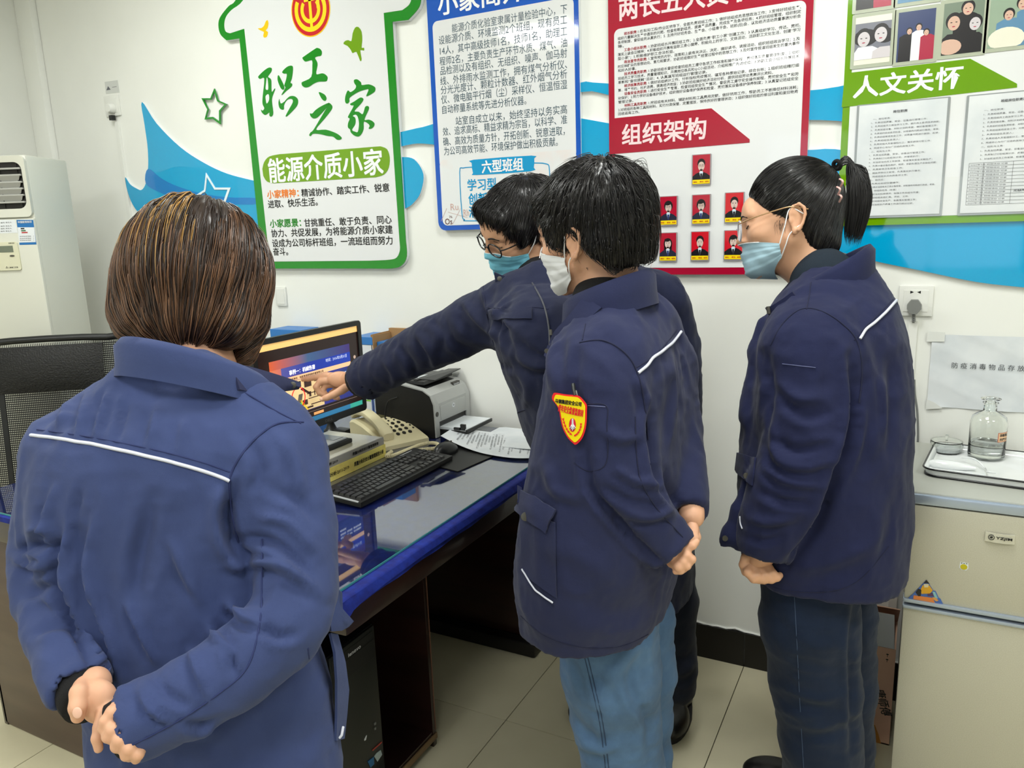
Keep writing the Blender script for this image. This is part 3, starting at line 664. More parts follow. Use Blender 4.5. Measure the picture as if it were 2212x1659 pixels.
# paper sheets in clear holders
def holder(px, label, lines, title, tpx, table=False):
    x0, x1, z0, z1 = wbox(px)
    t = thing('paper_sheet', label, 'document', ((x0+x1)/2, yv, z0))
    G().add(*extrude(rrect(x0-.006, x1+.006, z0-.006, z1+.003, .003, 2), yv, yv-.003)).make('holder', mat('clear_holder', (205, 212, 214), .06, trans=.5), t)
    y = yv-.003
    # slightly wavy sheet
    nx, nz = 14, 18
    rows = [[(x0+(x1-x0)*i/nx, y-.0008-.0006*math.sin(i*1.1+j*.6)*math.sin(j*.9), z0+(z1-z0)*j/nz) for i in range(nx+1)] for j in range(nz+1)]
    G().sheet(rows, .0004).make('sheet', m_paper, t, smooth=60)
    y -= .0019; g = G(); w = x1-x0; h = z1-z0
    text_on(g, title, (x0+w*tpx[0], y, z1-h*tpx[2]), (1, 0, 0), (0, 0, 1), w*(tpx[1]-tpx[0]), h*.022, .02, 1)
    for s, a, b, v in lines:
        text_on(g, s, (x0+w*a, y, z1-h*v), (1, 0, 0), (0, 0, 1), w*(b-a), h*.0155, .0, 1, 0, False)
    if table:
        u0, u1, v0, v1 = table
        for r in range(13): 
            z = z1-h*(v0+(v1-v0)*r/12); g.add(*extrude([(x0+w*u0, z), (x0+w*u1, z), (x0+w*u1, z+.0006), (x0+w*u0, z+.0006)], y, y-.0002))
            if r: text_on(g, '2020年1月 班组活动 记录', (x0+w*(u0+.02), y, z+.5*h*(v1-v0)/12), (1, 0, 0), (0, 0, 1), w*.42, h*.013, 0, 1, 0, False)
        for u in (u0, u0+.17, u0+.5, u0+.72, u1):
            g.add(*extrude([(x0+w*u, z1-h*v1), (x0+w*u+.0006, z1-h*v1), (x0+w*u+.0006, z1-h*v0), (x0+w*u, z1-h*v0)], y, y-.0002))
        text_on(g, '无缺勤', (x0+w*(u0+.53), y, z1-h*.82), (1, 0, 0), (0, 0, 1), w*.14, h*.02, .01, 1)
    g.make('lettering', mat('ink_grey', (92, 94, 100), .5), t)
LN = ['一、岗位职责：', '1、负责班组质量、安全、设备运行管理工作；', '2、负责班组员工政治学习工作，提升员工各项技术技能；', '3、负责班组设备、材料计划的申报，做好备管理工作；', '4、负责组织班组各项检查，对检查的问题进行整改、考核；', '5、负责班组现场安全工作，对质量问题进行跟踪、反馈；', '6、负责班组信息录入；', '7、负责班组人员管理和分工，落实绩效分配工作；', '8、完成中心与分厂交给的其他工作。', '二、权利与义务：', '1、负责当班质量、安全、设备运行管理工作；', '2、负责制订分析检测计划，并督促执行；', '3、对当班当班员工作安排，检查落实安全文明生产；', '4、负责计量设备的维护、检定、协助处理生产中存在问题；', '5、负责现场卫生检查工作；', '6、服从领导分工安排，负责落实执行情况；', '7、完成班组长交办的各项工作；', '三、协作方：', '1、负责对本班仪器操作；', '2、负责对当班有关工具设备检查，对检查的问题进行改进、考核。', '四、班组的任务（年度）：', '负责对当班检修情况，加强工作总结与完善；', '负责对班组总结汇报、评定、工作。', '负责对班组安全生产、全面落实管理工作；', '负责对当班生产质量工作进行统计分析。']
lines = [(s, .17 if s[0] in '一二三四' else .15, min(.17+.0295*len(s), .93), .13+.032*i) for i, s in enumerate(LN)]
holder([(1853, 230), (2048, 211), (2029, 461), (1847, 468)], 'typed sheet in clear holder, left under the lime title bar', lines, '岗位职责', (.4, .56, .075))
lines = [(s, .18, min(.2+.03*len(s), .98), .13+.034*i) for i, s in enumerate(LN[:13])]
holder([(2092, 209), (2290, 190), (2268, 452), (2075, 463)], 'typed sheet with ruled table in clear holder, cut by right edge of photo', lines, '班组岗位职责及管理规定', (.36, .8, .06), (.06, .95, .57, .93))
# ================================================================== local-frame helper
def xf(g, O, U, V, W=None):
    """map a collector's local x,y,z onto origin O with axes U,V,W"""
    U = np.array(U, float); U /= np.linalg.norm(U); V = np.array(V, float); V -= U*(V@U); V /= np.linalg.norm(V)
    W = np.cross(U, V) if W is None else np.array(W, float)
    P = np.array(g.v); g.v = [tuple(p) for p in (np.array(O)+P[:, :1]*U+P[:, 1:2]*V+P[:, 2:3]*W)]
    return g
# ------------------------------------------------------------------ air conditioner
m_acw = mat('ac_white', (208, 208, 196), 0.35); m_acd = mat('ac_dark', (28, 26, 24), 0.5); m_slat = mat('ac_slat', (170, 170, 165), 0.3)
AO = PD(50, 335, 3.0); AO = np.array([AO[0], AO[1], 0.0]); u_ = np.array([AR[0], AR[1], 0]); u_ /= np.linalg.norm(u_); w_ = np.array([-u_[1], u_[0], 0.0])
AH = PD(50, 333, 3.0)[2]; AW = 0.5
t = thing('air_conditioner', 'tall cream floor-standing air conditioner in the left corner', 'air conditioner', tuple(AO-u_*AW/2+w_*0.15))
def A_(g): return xf(g, AO, u_, w_)
def apx(x, y):   # pixel -> local x,z on the front plane
    d = ray(x, y); n = w_; k = ((AO-C0)@n)/(d@n); P = C0+d*k; return (P-AO)@u_, P[2]
gx1, gz1 = apx(44, 349); _, gz0 = apx(58, 450); gx1 = apx(50, 400)[0]; zs = apx(70, 469)[1]
g = G(); g.box(-AW, 0, 0.012, 0.3, 0, AH, bev=0.012)
o = A_(g).make('body', m_acw, t, smooth=40)
g = G(); g.box(-AW, 0, 0, 0.02, 0.02, zs-0.004, bev=0.006); A_(g).make('front_panel', m_acw, t, smooth=40)
g = G()
V, Fc = extrude(rrect(-AW+.002, -0.002, zs+.002, AH-.004, .02), 0.014, 0.0); 
P = np.array([(v[0], v[1], v[2]) for v in V])
ring_o = rrect(-AW+.002, -0.002, zs+.002, AH-.004, .02, 5); ring_i = rrect(-AW-(gx1+0)+0.0, gx1, gz0, gz1, .03, 5)
n = len(ring_o)
V = [(p[0], 0, p[1]) for p in ring_o]+[(p[0], 0.004, p[1]) for p in ring_i]+[(p[0], 0.02, p[1]) for p in ring_o]+[(p[0], 0.02, p[1]) for p in ring_i]
Fc = [(k, (k+1) % n, n+(k+1) % n, n+k) for k in range(n)]+[(k, (k+1) % n, 2*n+(k+1) % n, 2*n+k) for k in range(n)]+[(n+k, n+(k+1) % n, 3*n+(k+1) % n, 3*n+k) for k in range(n)]
g.add(V, Fc); A_(g).make('grille_frame', m_acw, t, smooth=30)
g = G(); g.box(-AW-gx1, gx1, 0.0095, 0.0115, gz0, gz1); A_(g).make('grille_recess', m_acd, t)
hh = (gz1-gz0)
for k, f in enumerate((.14, .28, .43, .57, .71, .86)):
    z = gz1-hh*f; g = G()
    g.box(-AW-gx1+.004, gx1-.004, -0.004, 0.009, z-.0035, z+.0035, bev=.002)
    if 0 < k < 5: g.sheet([[(-AW-gx1+.006, -.003, z-.002), (gx1-.006, -.003, z-.002)], [(-AW-gx1+.02, .009, z-.022), (gx1-.02, .009, z-.022)]], .002)
    A_(g).make('louver', m_slat, t)
for f in (-.04, -.11, -.18, -.25):
    g = G(); g.box(f, f+.003, .006, .0095, gz0+.004, gz1-.004); A_(g).make('vertical_vane', m_acd, t)
def asticker(name, px, m, d=0.0006, **kw):
    P = [apx(*p) for p in px]; V, Fc = extrude(P, 0, -d); return A_(G().add(V, Fc)).make(name, m, t, **kw)
m_stb = mat('label_blue', (40, 110, 175), .3); m_stw = mat('label_white', (222, 226, 230), .3); m_btn = mat('button_dark', (70, 68, 62), .4)
asticker('energy_label', [(35.5, 475), (71.5, 475), (79, 528), (42.5, 529)], m_stb)
asticker('energy_label', [(38, 491), (74, 491), (77.5, 523), (41.5, 524)], m_stw, .0009)
g = G()
for s, a, b, h in (('中国能效标识', (39, 480), (69, 480), 5),):
    A0, B0 = apx(*a), apx(*b); gg = G(); text_on(gg, s, (A0[0], -.0011, A0[1]), (1, 0, 0), (0, 0, 1), B0[0]-A0[0], .009, .02, 1); A_(gg).make('label_lettering', m_stw, t)
for (x0_, x1_, y_, c_) in ((45, 53, 494, (30, 30, 30)), (46, 56, 498.5, (60, 110, 70)), (47, 60, 502.5, (180, 60, 60))):
    A0, B0 = apx(x0_, y_), apx(x1_, y_); gg = G(); gg.box(A0[0], B0[0], -.0012, -.0008, A0[1]-.0025, A0[1]+.0025); A_(gg).make('label_arrow', mat('arrow%d' % y_, c_, .4), t)
for y_ in (511, 515.5, 519.5): 
    A0, B0 = apx(43.5, y_), apx(74, y_); gg = G(); text_on(gg, '能源效率等级    3', (A0[0], -.0011, A0[1]), (1, 0, 0), (0, 0, 1), B0[0]-A0[0], .004, 0, 1); A_(gg).make('label_lettering', m_ink, t)
asticker('paper_label', [(-20, 475), (32, 475), (38, 503), (-20, 505)], m_stw)
for y_ in (482, 489.5, 495, 500.5):
    A0, B0 = apx(-18, y_), apx(26, y_); gg = G(); text_on(gg, '设备名称 编号 责任人', (A0[0], -.0009, A0[1]), (1, 0, 0), (0, 0, 1), B0[0]-A0[0], .005, 0, 1); A_(gg).make('label_lettering', m_ink, t)
P = [apx(-60, 522), apx(39, 522), apx(48, 583), apx(-55, 585)]; x0, x1, z0, z1 = P[0][0], (P[1][0]+P[2][0])/2, P[2][1], P[1][1]
g = G(); g.add(*extrude(rrect(x0, x1, z0, z1, .008), 0, -.006)); A_(g).make('control_panel', mat('control_cream', (214, 212, 186), .3), t, smooth=30)
x0s, z1s = apx(-40, 533); x1s, z0s = apx(31.5, 544.5)
g = G(); g.box(x0s, x1s, -.0068, -.0058, z0s, z1s); A_(g).make('display', mat('lcd_grey', (112, 120, 104), .15), t)
q = apx(28.5, 552.5); g = G(); g.add(*extrude(ellp(q[0], q[1], .0095, .0035), -.006, -.008)); A_(g).make('button', m_btn, t)
q = apx(17, 578); q2 = apx(41, 578); gg = G(); text_on(gg, '三菱重工空调', (q[0]+.006, -.0064, q[1]), (1, 0, 0), (0, 0, 1), q2[0]-q[0]-.006, .006, .01, 1)
for dx, dz in ((0, .003), (-.0025, -.001), (.0025, -.001)): gg.add(*extrude([(q[0]+dx-.0022, q[1]+dz), (q[0]+dx, q[1]+dz+.002), (q[0]+dx+.0022, q[1]+dz), (q[0]+dx, q[1]+dz-.002)], -.006, -.0064))
A_(gg).make('panel_lettering', m_ink, t)
q = apx(24, 524.5); gg = G()
for k in range(6): gg.box(q[0]+k*.004-.006, q[0]+k*.004-.004, -.0066, -.006, q[1]-.004, q[1]+.001)
A_(gg).make('panel_slots', m_btn, t, kind='stuff')

# ------------------------------------------------------------------ desk
DZ = 0.76
m_wood = two_tone('dark_mahogany', (44, 24, 20), (26, 15, 13), 3.0, .35, .7, .28, stretch=(1, 1, 8), coat=0.25)
m_woodl = two_tone('desk_end_brown', (84, 66, 56), (70, 52, 44), 3.0, .35, .7, .35, stretch=(1, 1, 8))
m_edgew = mat('raw_wood_edge', (120, 96, 66), .6)
DX0, DX1, DY0, DY1 = -2.46, -1.0, 1.112, 2.405
t = thing('office_desk', 'wide dark mahogany desk standing against the wall under blue cloth and glass', 'desk', ((DX0+DX1)/2, (DY0+DY1)/2, 0))
DESK = t
G().box(DX0, DX1, DY0, DY1, 0.672, DZ-.008, bev=.006).make('desk_top', m_wood, t, smooth=40)
# near pedestal: an open niche facing the room
def panel(name, m, *a, bev=.002, **kw): return G().box(*a, bev=bev).make(name, m, t, smooth=40, **kw)
panel('side_panel', m_wood, -1.78, -1.17, 1.632, 1.65, 0.0, .672)
panel('side_panel', m_wood, -1.78, -1.17, 1.135, 1.153, 0.0, .672)
panel('back_panel', m_wood, -1.798, -1.78, 1.135, 1.65, 0.0, .672)
panel('bottom_shelf', m_wood, -1.78, -1.172, 1.153, 1.632, 0.03, .05)
panel('edge_strip', m_edgew, -1.172, -1.166, 1.153, 1.65, 0.022, .04, label='chipped raw wood edge')
panel('edge_strip', mat('worn_edge', (120, 84, 66), .5), -1.1705, -1.1685, 1.645, 1.6475, 0.05, .66, bev=0, label='worn pale edge line')
# far pedestal
panel('far_pedestal', m_wood, -1.80, -1.135, 2.205, 2.40, 0.06, .672)
panel('plinth', m_black_tile, -1.80, -1.10, 2.17, 2.40, 0.0, .058, bev=.012)
panel('modesty_panel', m_wood, -1.815, -1.798, 1.135, 2.40, 0.16, .672)
panel('drawer_rail', m_edgew, -1.085, -1.07, 1.40, 2.2, .648, .672, label='raw wood rail under the top')
# guest half
panel('end_panel', m_woodl, DX0-.02, -1.85, 1.15, 1.18, 0.0, .672, bev=.01, label='lighter brown end panel')
panel('side_panel', m_wood, DX0-.02, DX0, 1.15, 1.62, 0.0, .672)
panel('side_panel', m_wood, DX0+.05, -1.83, 1.60, 1.62, 0.0, .672)
# cloth, glass
m_cloth = two_tone('blue_velvet', (12, 26, 112), (16, 42, 140), 40.0, .35, .65, .8, bump=.3)
NX, NY = 40, 40
def cloth_pt(i, j):
    u, v = i/NX, j/NY
    x = DX0-.008+(DX1-DX0+.022)*u; y = DY0-.012+(DY1-DY0+.012)*v; z = DZ-.006+.0012
    ex = max(0, x-(DX1+.002)); z -= ex*2.2
    if ex > 0: x = DX1+.004+ex*.3+.002*math.sin(y*40)
    ey = max(0, (DY0-.001)-y)
    if ey > 0: z -= ey*1.5; y = DY0-.003
    return (x, y, z)
rows = []
us = np.concatenate([np.linspace(0, .975, NX-6), np.linspace(.98, 1, 7)])*NX
for j in np.concatenate([np.linspace(0, .015, 5), np.linspace(.03, 1, NY-4)])*NY:
    rows.append([cloth_pt(i, j) for i in us])
tc_ = thing('desk_cloth', 'royal blue velvet cloth spread over the desk under the glass', 'tablecloth', (-1.7, 1.75, DZ-.006))
g = G().sheet(rows, .0016)
# corner that hangs down
cpt = [PX(745, 1302, -.985), PX(760, 1319, -.985), PX(770, 1300, -.985), PX(800, 1285, -.985), PX(850, 1252, -.985)]
g.make('cloth', m_cloth, tc_, smooth=60)
top_ = [(DX1+.003, 1.10), (DX1+.003, 1.14), (DX1+.003, 1.2), (DX1+.003, 1.30)]
g = G().sheet([[(DX1+.004, y_, DZ-.006), (DX1+.010, y_-.002, DZ-.006-d_*.6), (DX1+.012, y_-.003, DZ-.006-d_)] for y_, d_ in ((1.100, .034), (1.108, .040), (1.13, .026), (1.17, .020), (1.25, .016), (1.4, .012), (1.7, .014), (2.0, .016), (2.39, .014))], .0014)
g.make('hanging_edge', m_cloth, tc_, smooth=60)
m_gl = mat('desk_glass', (235, 245, 248), .015, trans=1.0, ior=1.9)
gt = thing('desk_glass', 'clear glass sheet lying over the blue cloth on the desk', 'glass sheet', (-1.7, 1.75, DZ-.0035))
G().box(DX0+.01, DX1-.028, DY0+.006, DY1-.01, DZ-.0035, DZ+.0015, bev=.0008).make('pane', m_gl, gt)
m_gedge = mat('glass_edge_teal', (70, 150, 150), .2)
g = G(); g.box(DX1-.0279, DX1-.0268, DY0+.006, DY1-.01, DZ-.0035, DZ+.0012); g.box(DX0+.01, DX1-.028, DY0+.005, DY0+.0059, DZ-.0035, DZ+.0012)
g.make('cut_edge', m_gedge, gt, label='teal cut edge')
# white sheet lying under the glass, far left corner
DT = DZ+.002
# ------------------------------------------------------------------ computer tower
m_blk = mat('black_plastic', (24, 25, 26), .35); m_blkm = mat('black_matte_plastic', (16, 16, 17), .5, bump=.3, bscale=900, bdist=.0003)
t = thing('computer_tower', 'black desktop computer tower in the open desk pedestal', 'computer', (-1.4, 1.35, .05))
G().box(-1.62, -1.205, 1.262, 1.442, .052, .488, bev=.004).make('case', m_blk, t, smooth=40)
G().box(-1.206, -1.198, 1.264, 1.440, .054, .486, bev=.003).make('front_panel', mat('tower_front', (34, 36, 34), .3), t, smooth=40)
g = G(); g.box(-1.1985, -1.1972, 1.27, 1.434, .40, .45, bev=.0005); g.box(-1.1985, -1.1972, 1.27, 1.434, .455, .475); g.make('drive_bay', m_blk, t)
g = G()
for a_, b_, s, h in (((752, 1415), (779, 1396), 'lenovo', 7),):
    q, q2 = PX(*a_, -1.197), PX(*b_, -1.197)
    text_on(g, s, (-1.1968, q[1], (q[2]+q2[2])/2), (0, 1, 0), (0, 0, 1), q2[1]-q[1], .010, .03, 2)
g.make('maker_lettering', mat('silver_print', (200, 202, 204), .3), t)
def tpx(name, px, m, d=.001):
    P = [PX(*p, -1.1972) for p in px]; n = len(P)
    V = [(-1.1978, p[1], p[2]) for p in P]+[(-1.1972+d, p[1], p[2]) for p in P]
    Fc = [(k, (k+1) % n, n+(k+1) % n, n+k) for k in range(n)]+[tuple(range(n, 2*n)), tuple(range(n-1, -1, -1))]
    G().add(V, Fc).make(name, m, t)
tpx('red_stripe', [(804, 1620), (824, 1602), (825, 1604), (805, 1622)], mat('stripe_red', (170, 70, 60), .4))
tpx('sticker', [(808, 1634), (813, 1627), (822, 1620), (825, 1630), (815, 1645)], mat('sticker_silver', (165, 180, 182), .3))
tpx('sticker', [(794, 1645), (807, 1635), (808, 1650), (800, 1658)], mat('sticker_blue', (30, 100, 150), .3))
tpx('audio_port', [(807.5, 1562), (811, 1559), (811.5, 1564), (808.5, 1567)], mat('port_grey', (120, 122, 120), .3), .002)
tpx('audio_port', [(807.5, 1573), (811, 1570), (811.5, 1575), (808.5, 1577)], mat('port_grey', (120, 122, 120), .3), .002)
tpx('scratch', [(787, 1597), (791, 1589), (792, 1588), (790, 1598), (787, 1600)], m_stw)
# ------------------------------------------------------------------ monitor
XM = -1.65
t = thing('monitor', 'black desktop monitor showing an accident training slide', 'monitor', (XM-.05, 1.8, DT))
mqa = [PX(*p, XM) for p in ((545, 762), (775, 692), (796, 882), (660, 932))]
y0, y1, z0, z1 = mqa[0][1], (mqa[1][1]+mqa[2][1])/2, mqa[2][2]-.002, mqa[1][2]
def xplate(name, poly, x0, x1, m, par, **kw):   # polygon in (y,z) extruded along x
    V, Fc = extrude(poly, x0, x1); V = [(v[1], v[0], v[2]) for v in V]
    return G().add(V, Fc).make(name, m, par, **kw)
def xpl(px, X): return [(PX(*p, X)[1], PX(*p, X)[2]) for p in px]
bz = .0165
xplate('screen_housing', rrect(y0+.01, y1-.01, z0+.01, z1-.01, .02), XM-.035, XM-.012, m_blk, t)
ro = rrect(y0, y1, z0, z1, .012, 6); ri = rrect(y0+bz, y1-bz, z0+bz+.006, z1-bz, .001, 6); n = len(ro)
V = [(xx, p[0], p[1]) for xx, rr in ((XM-.014, ro), (XM, ro), (XM, ri), (XM-.005, ri)) for p in rr]
Fc = [(a*n+k, a*n+(k+1) % n, (a+1)*n+(k+1) % n, (a+1)*n+k) for a in range(3) for k in range(n)]
G().add(V, Fc).make('bezel', m_blk, t, smooth=30)
SY0, SY1, SZ0, SZ1 = y0+bz, y1-bz, z0+bz+.006, z1-bz; XS = XM-.0045
def scr(c): return mat('screen_%d_%d_%d' % c, c, .25, emit=c, estr=.62)
def srect(name, a, b, c_, d, m, dx=0.0): return xplate(name, [(a, c_), (b, c_), (b, d), (a, d)], XS-.0003+dx, XS+dx, m, sc_)
sc_ = xplate('screen', [(SY0, SZ0), (SY1, SZ0), (SY1, SZ1), (SY0, SZ1)], XS-.002, XS-.0004, scr((34, 20, 18)), t)
def SP(px): return xpl(px, XS)
def sp(name, px, c, dx=.0): 
    return xplate(name, SP(px), XS-.0003+dx, XS+dx+.0001, scr(c), sc_)
# local 0..1 screen coordinates
def L(u, v): return (SY0+u*(SY1-SY0), SZ0+v*(SZ1-SZ0))
def sl(name, pts, c, lay): return xplate(name, [L(*p) for p in pts], XS+lay*.00015-.0001, XS+lay*.00015, scr(c) if isinstance(c, tuple) else c, sc_)
def R4(a, b, c_, d): return [(a, c_), (b, c_), (b, d), (a, d)]
sl('title_strip', R4(0, 1, .925, 1), (244, 196, 120), 0)
sl('task_bar', R4(0, 1, 0, .055), (48, 120, 165), 0); sl('task_bar', R4(.86, 1, 0, .055), (60, 170, 150), 1)
sl('progress_line', R4(.1, .98, .118, .122), (150, 130, 120), 0)
# slide
def grad(name, c1, c2, c3, vert=False):
    m = bpy.data.materials.new(name); m.use_nodes = True; nt = m.node_tree; b = nt.nodes['Principled BSDF']
    tc = nt.nodes.new('ShaderNodeTexCoord'); se = nt.nodes.new('ShaderNodeSeparateXYZ'); ra = nt.nodes.new('ShaderNodeMapRange'); rp = nt.nodes.new('ShaderNodeValToRGB')
    nt.links.new(tc.outputs['Object'], se.inputs[0]); nt.links.new(se.outputs['Z' if vert else 'Y'], ra.inputs[0])
    lo, hi = (SZ0-DT, SZ1-DT) if vert else (SY0-1.8, SY1-1.8)
    ra.inputs[1].default_value = lo+.1*(hi-lo); ra.inputs[2].default_value = lo+.9*(hi-lo)
    nt.links.new(ra.outputs[0], rp.inputs[0]); e = rp.color_ramp.elements
    e[0].color = (*lin(c1), 1); e[1].color = (*lin(c3), 1); q = e.new(.45); q.color = (*lin(c2), 1)
    nt.links.new(rp.outputs[0], b.inputs['Emission Color']); nt.links.new(rp.outputs[0], b.inputs['Base Color']); b.inputs['Emission Strength'].default_value = .62
    return m
sl('slide', R4(.1, .9, .15, .80), grad('slide_ground', (220, 120, 70), (60, 60, 150), (40, 50, 120)), 1)
sl('slide_sky', R4(.1, .9, .70, .80), grad('slide_sky_glow', (205, 90, 50), (60, 90, 130), (60, 44, 110)), 2)
sl('slide_banner', R4(.2, .9, .585, .70), grad('slide_banner_blue', (90, 90, 150), (28, 50, 150), (26, 60, 170)), 2)
sl('slide_rule', R4(.12, .9, .53, .582), (240, 196, 150), 2)
sl('photo_field', R4(.22, .585, .155, .525), (238, 206, 150), 3)
sl('green_floor', [(.22, .155), (.42, .155), (.36, .26), (.30, .30), (.22, .27)], (60, 190, 70), 4)
sl('yellow_line', [(.40, .155), (.43, .155), (.36, .29), (.345, .29)], (240, 200, 60), 5)
for k, q in enumerate([(.27, .33, .46, .50), (.34, .37, .44, .51), (.40, .47, .42, .49), (.5, .57, .46, .52), (.44, .46, .30, .36), (.42, .58, .335, .345), (.43, .60, .275, .285), (.45, .60, .20, .212), (.37, .42, .22, .28), (.41, .47, .17, .19), (.49, .50, .30, .42)]):
    sl('machine_shadow', R4(*q), (60, 40, 36), 5)
sl('machine_shadow', [(.36, .41), (.44, .33), (.44, .36), (.38, .43)], (50, 30, 28), 5); sl('machine_shadow', [(.32, .26), (.36, .26), (.38, .36), (.34, .36)], (90, 84, 76), 5)
sl('text_box', R4(.62, .88, .24, .50), (30, 56, 120), 3)
rp_ = [L(.335+.062*math.cos(a), .33+.115*math.sin(a)) for a in np.linspace(0, 2*math.pi, 37)]
G().tube([(XS+.0012, p[0], p[1]) for p in rp_], .0014, 6).make('red_ring', scr((235, 20, 36)), sc_)
def stext(s, u0, u1, v, h, c, lay=6, bold=.02):
    g = G(); a = L(u0, v); b = L(u1, v); text_on(g, s, (XS+lay*.00015, a[0], a[1]), (0, 1, 0), (0, 0, 1), b[0]-a[0], h*(SZ1-SZ0), bold, 1); g.make('screen_lettering', scr(c), sc_)
stext('事例一：机械伤害', .27, .52, .63, .055, (250, 250, 250)); stext('时间：2016年3月31日', .635, .86, .665, .042, (225, 235, 250), 6, .005)
stext('责任单位：张家港浦项特种纤维有限公司', .27, .60, .553, .028, (60, 30, 20)); stext('伤者工作皮某，45岁，本月在岗独人', .63, .87, .465, .025, (230, 235, 245)); stext('事故原因：设备原因，操作等未切断', .63, .87, .42, .025, (230, 235, 245)); stext('经济损失', .63, .70, .37, .025, (230, 235, 245))
sl('caption_button', R4(.47, .57, .068, .10), (250, 180, 110), 3)
G().add(*[(lambda V, Fc: ([(v[1], v[0], v[2]) for v in V], Fc))(*extrude(ellp(*L(.95, .62), .006, .006), XS, XS+.0002))][0]).make('volume_knob', scr((190, 165, 150)), sc_)
g = G(); text_on(g, 'DELL', (XM+.0003, (y0+y1)/2+.03, z0+.011), (0, 1, 0), (0, 0, 1), .035, .009, .02, 2); g.make('maker_lettering', mat('dull_silver', (90, 92, 94), .3), t)
ym = (y0+y1)/2
g = G(); g.box(XM-.155, XM-.135, ym-.03, ym+.03, DT+.01, z0+.12, bev=.006); g.box(XM-.15, XM-.03, ym-.025, ym+.025, z0+.06, z0+.11, bev=.006); g.make('stand_neck', m_blk, t, smooth=40)
g = G(); g.lathe([(.10, 0), (.10, .006), (.09, .012), (.03, .016)], (XM-.20, ym, DT), 36); g.make('stand_base', m_blk, t, smooth=40)
# ------------------------------------------------------------------ keyboard
t = thing('keyboard', 'black wired keyboard in front of the yellow-spined books', 'keyboard', (-1.4, 1.8, DT))
k0 = PZ(780, 1097, DT+.004); k1 = PZ(978, 988, DT+.012); k3 = PZ(718, 1055, DT+.018); k0[2] = k1[2] = k3[2] = DT
Uk = k1-k0; KL = np.linalg.norm(Uk); Uk /= KL; Vk = np.array([-Uk[1], Uk[0], 0]); KD = min((k3-k0)@Vk, .19)
tl = math.radians(4); Vk2 = Vk*math.cos(tl)+np.array([0, 0, 1])*math.sin(tl); 
KO = k0+np.array([0, 0, .002])
g = G(); g.box(0, KL, 0, KD, 0, .017, bev=.005); xf(g, KO, Uk, Vk2).make('body', m_blkm, t, smooth=40)
rowsK = [('f', .90), ('n', .70), ('q', .56), ('a', .42), ('z', .28), ('s', .14)]
pu = KL*.955/22.6; x00 = KL*.022; pv = KD*.128
kmesh = {}
def key(x, y, w, h=None):
    h = h or pv*.9
    kk = (round(w, 3), round(h, 3))
    g = G(); tp = .0022
    V = [(-w/2, -h/2, 0), (w/2, -h/2, 0), (w/2, h/2, 0), (-w/2, h/2, 0), (-w/2+tp, -h/2+tp, .0065), (w/2-tp, -h/2+tp, .0065), (w/2-tp, h/2-tp, .0072), (-w/2+tp, h/2-tp, .0072)]
    g.add(V, [(0, 1, 5, 4), (1, 2, 6, 5), (2, 3, 7, 6), (3, 0, 4, 7), (4, 5, 6, 7)])
    if kk not in kmesh:
        me = bpy.data.meshes.new('key'); xf(g, (0, 0, 0), Uk, Vk2); me.from_pydata(g.v, [], g.f); me.materials.append(MATS['key_plastic']); kmesh[kk] = me
    o = bpy.data.objects.new('key', kmesh[kk]); COL.objects.link(o); o.parent = t
    W = np.cross(Uk, Vk2); o.location = Vector(KO+Uk*x+Vk2*y+W*.0165-ORG[t.name])
mat('key_plastic', (38, 38, 39), .3)
def rowk(y, widths, x=0.0):
    for w in widths:
        if w > 0: key(x00+(x+w/2)*pu, y, w*pu*.92)
        x += abs(w)
yv_ = [KD*.12+i*pv*1.02 for i in range(6)]
rowk(yv_[0], [1.25, 1.25, 1.25, 6.25, 1.25, 1.25, 1.25, 1.25, -.25, 1, 1, 1, -.25, 2, 1])
rowk(yv_[1], [2.25]+[1]*10+[2.75, -1.25, 1, -1.25, 1, 1, 1])
rowk(yv_[2], [1.75]+[1]*11+[2.25, -3.5, 1, 1, 1])
rowk(yv_[3], [1.5]+[1]*12+[1.5, -.25, 1, 1, 1, -.25, 1, 1, 1, 1])
rowk(yv_[4], [1]*13+[2, -.25, 1, 1, 1, -.25, 1, 1, 1, 1])
rowk(yv_[5]+pv*.15, [1, -1, 1, 1, 1, 1, -.5, 1, 1, 1, 1, -.5, 1, 1, 1, 1, -.25, 1, 1, 1])
g = G(); g.box(KL*.79, KL*.93, KD*.9, KD*.915, .017, .0175); xf(g, KO, Uk, Vk2).make('indicator_strip', mat('silver_print', (200, 202, 204), .3), t)
g = G(); g.box(.0, .003, .01, KD-.01, .014, .0178); xf(g, KO, Uk, Vk2).make('edge_trim', mat('silver_print', (200, 202, 204), .3), t)
# ------------------------------------------------------------------ mouse pad, mouse
t = thing('mouse_pad', 'black mouse pad right of the keyboard', 'mouse pad', (-1.25, 2.05, DT))
pp = [PZ(*p, DT+.003) for p in ((950, 1008), (989, 1018), (1063, 986), (1075, 965), (985, 935), (930, 975))]
Q = cr([(p[0], p[1]) for p in pp], 1, True)
V = [(p[0], p[1], DT) for p in Q]+[(p[0], p[1], DT+.003) for p in Q]; n = len(Q)
G().add(V, [(k, (k+1) % n, n+(k+1) % n, n+k) for k in range(n)]+[tuple(range(n, 2*n)), tuple(range(n-1, -1, -1))]).make('pad', m_blkm, t)
mo = PZ(962, 975, DT+.01); md = PZ(990, 966, DT+.01)-PZ(945, 985, DT+.01); md /= np.linalg.norm(md)
t = thing('computer_mouse', 'glossy black mouse on the pad beside the phone cord', 'mouse', (mo[0], mo[1], DT+.003))
bm = bmesh.new(); bmesh.ops.create_uvsphere(bm, u_segments=24, v_segments=14, radius=1)
for v in bm.verts: v.co = (v.co.x*.055, v.co.y*.031*(1+.1*v.co.x), max(v.co.z, -.15)*.034*(1-.15*v.co.x)+.005)
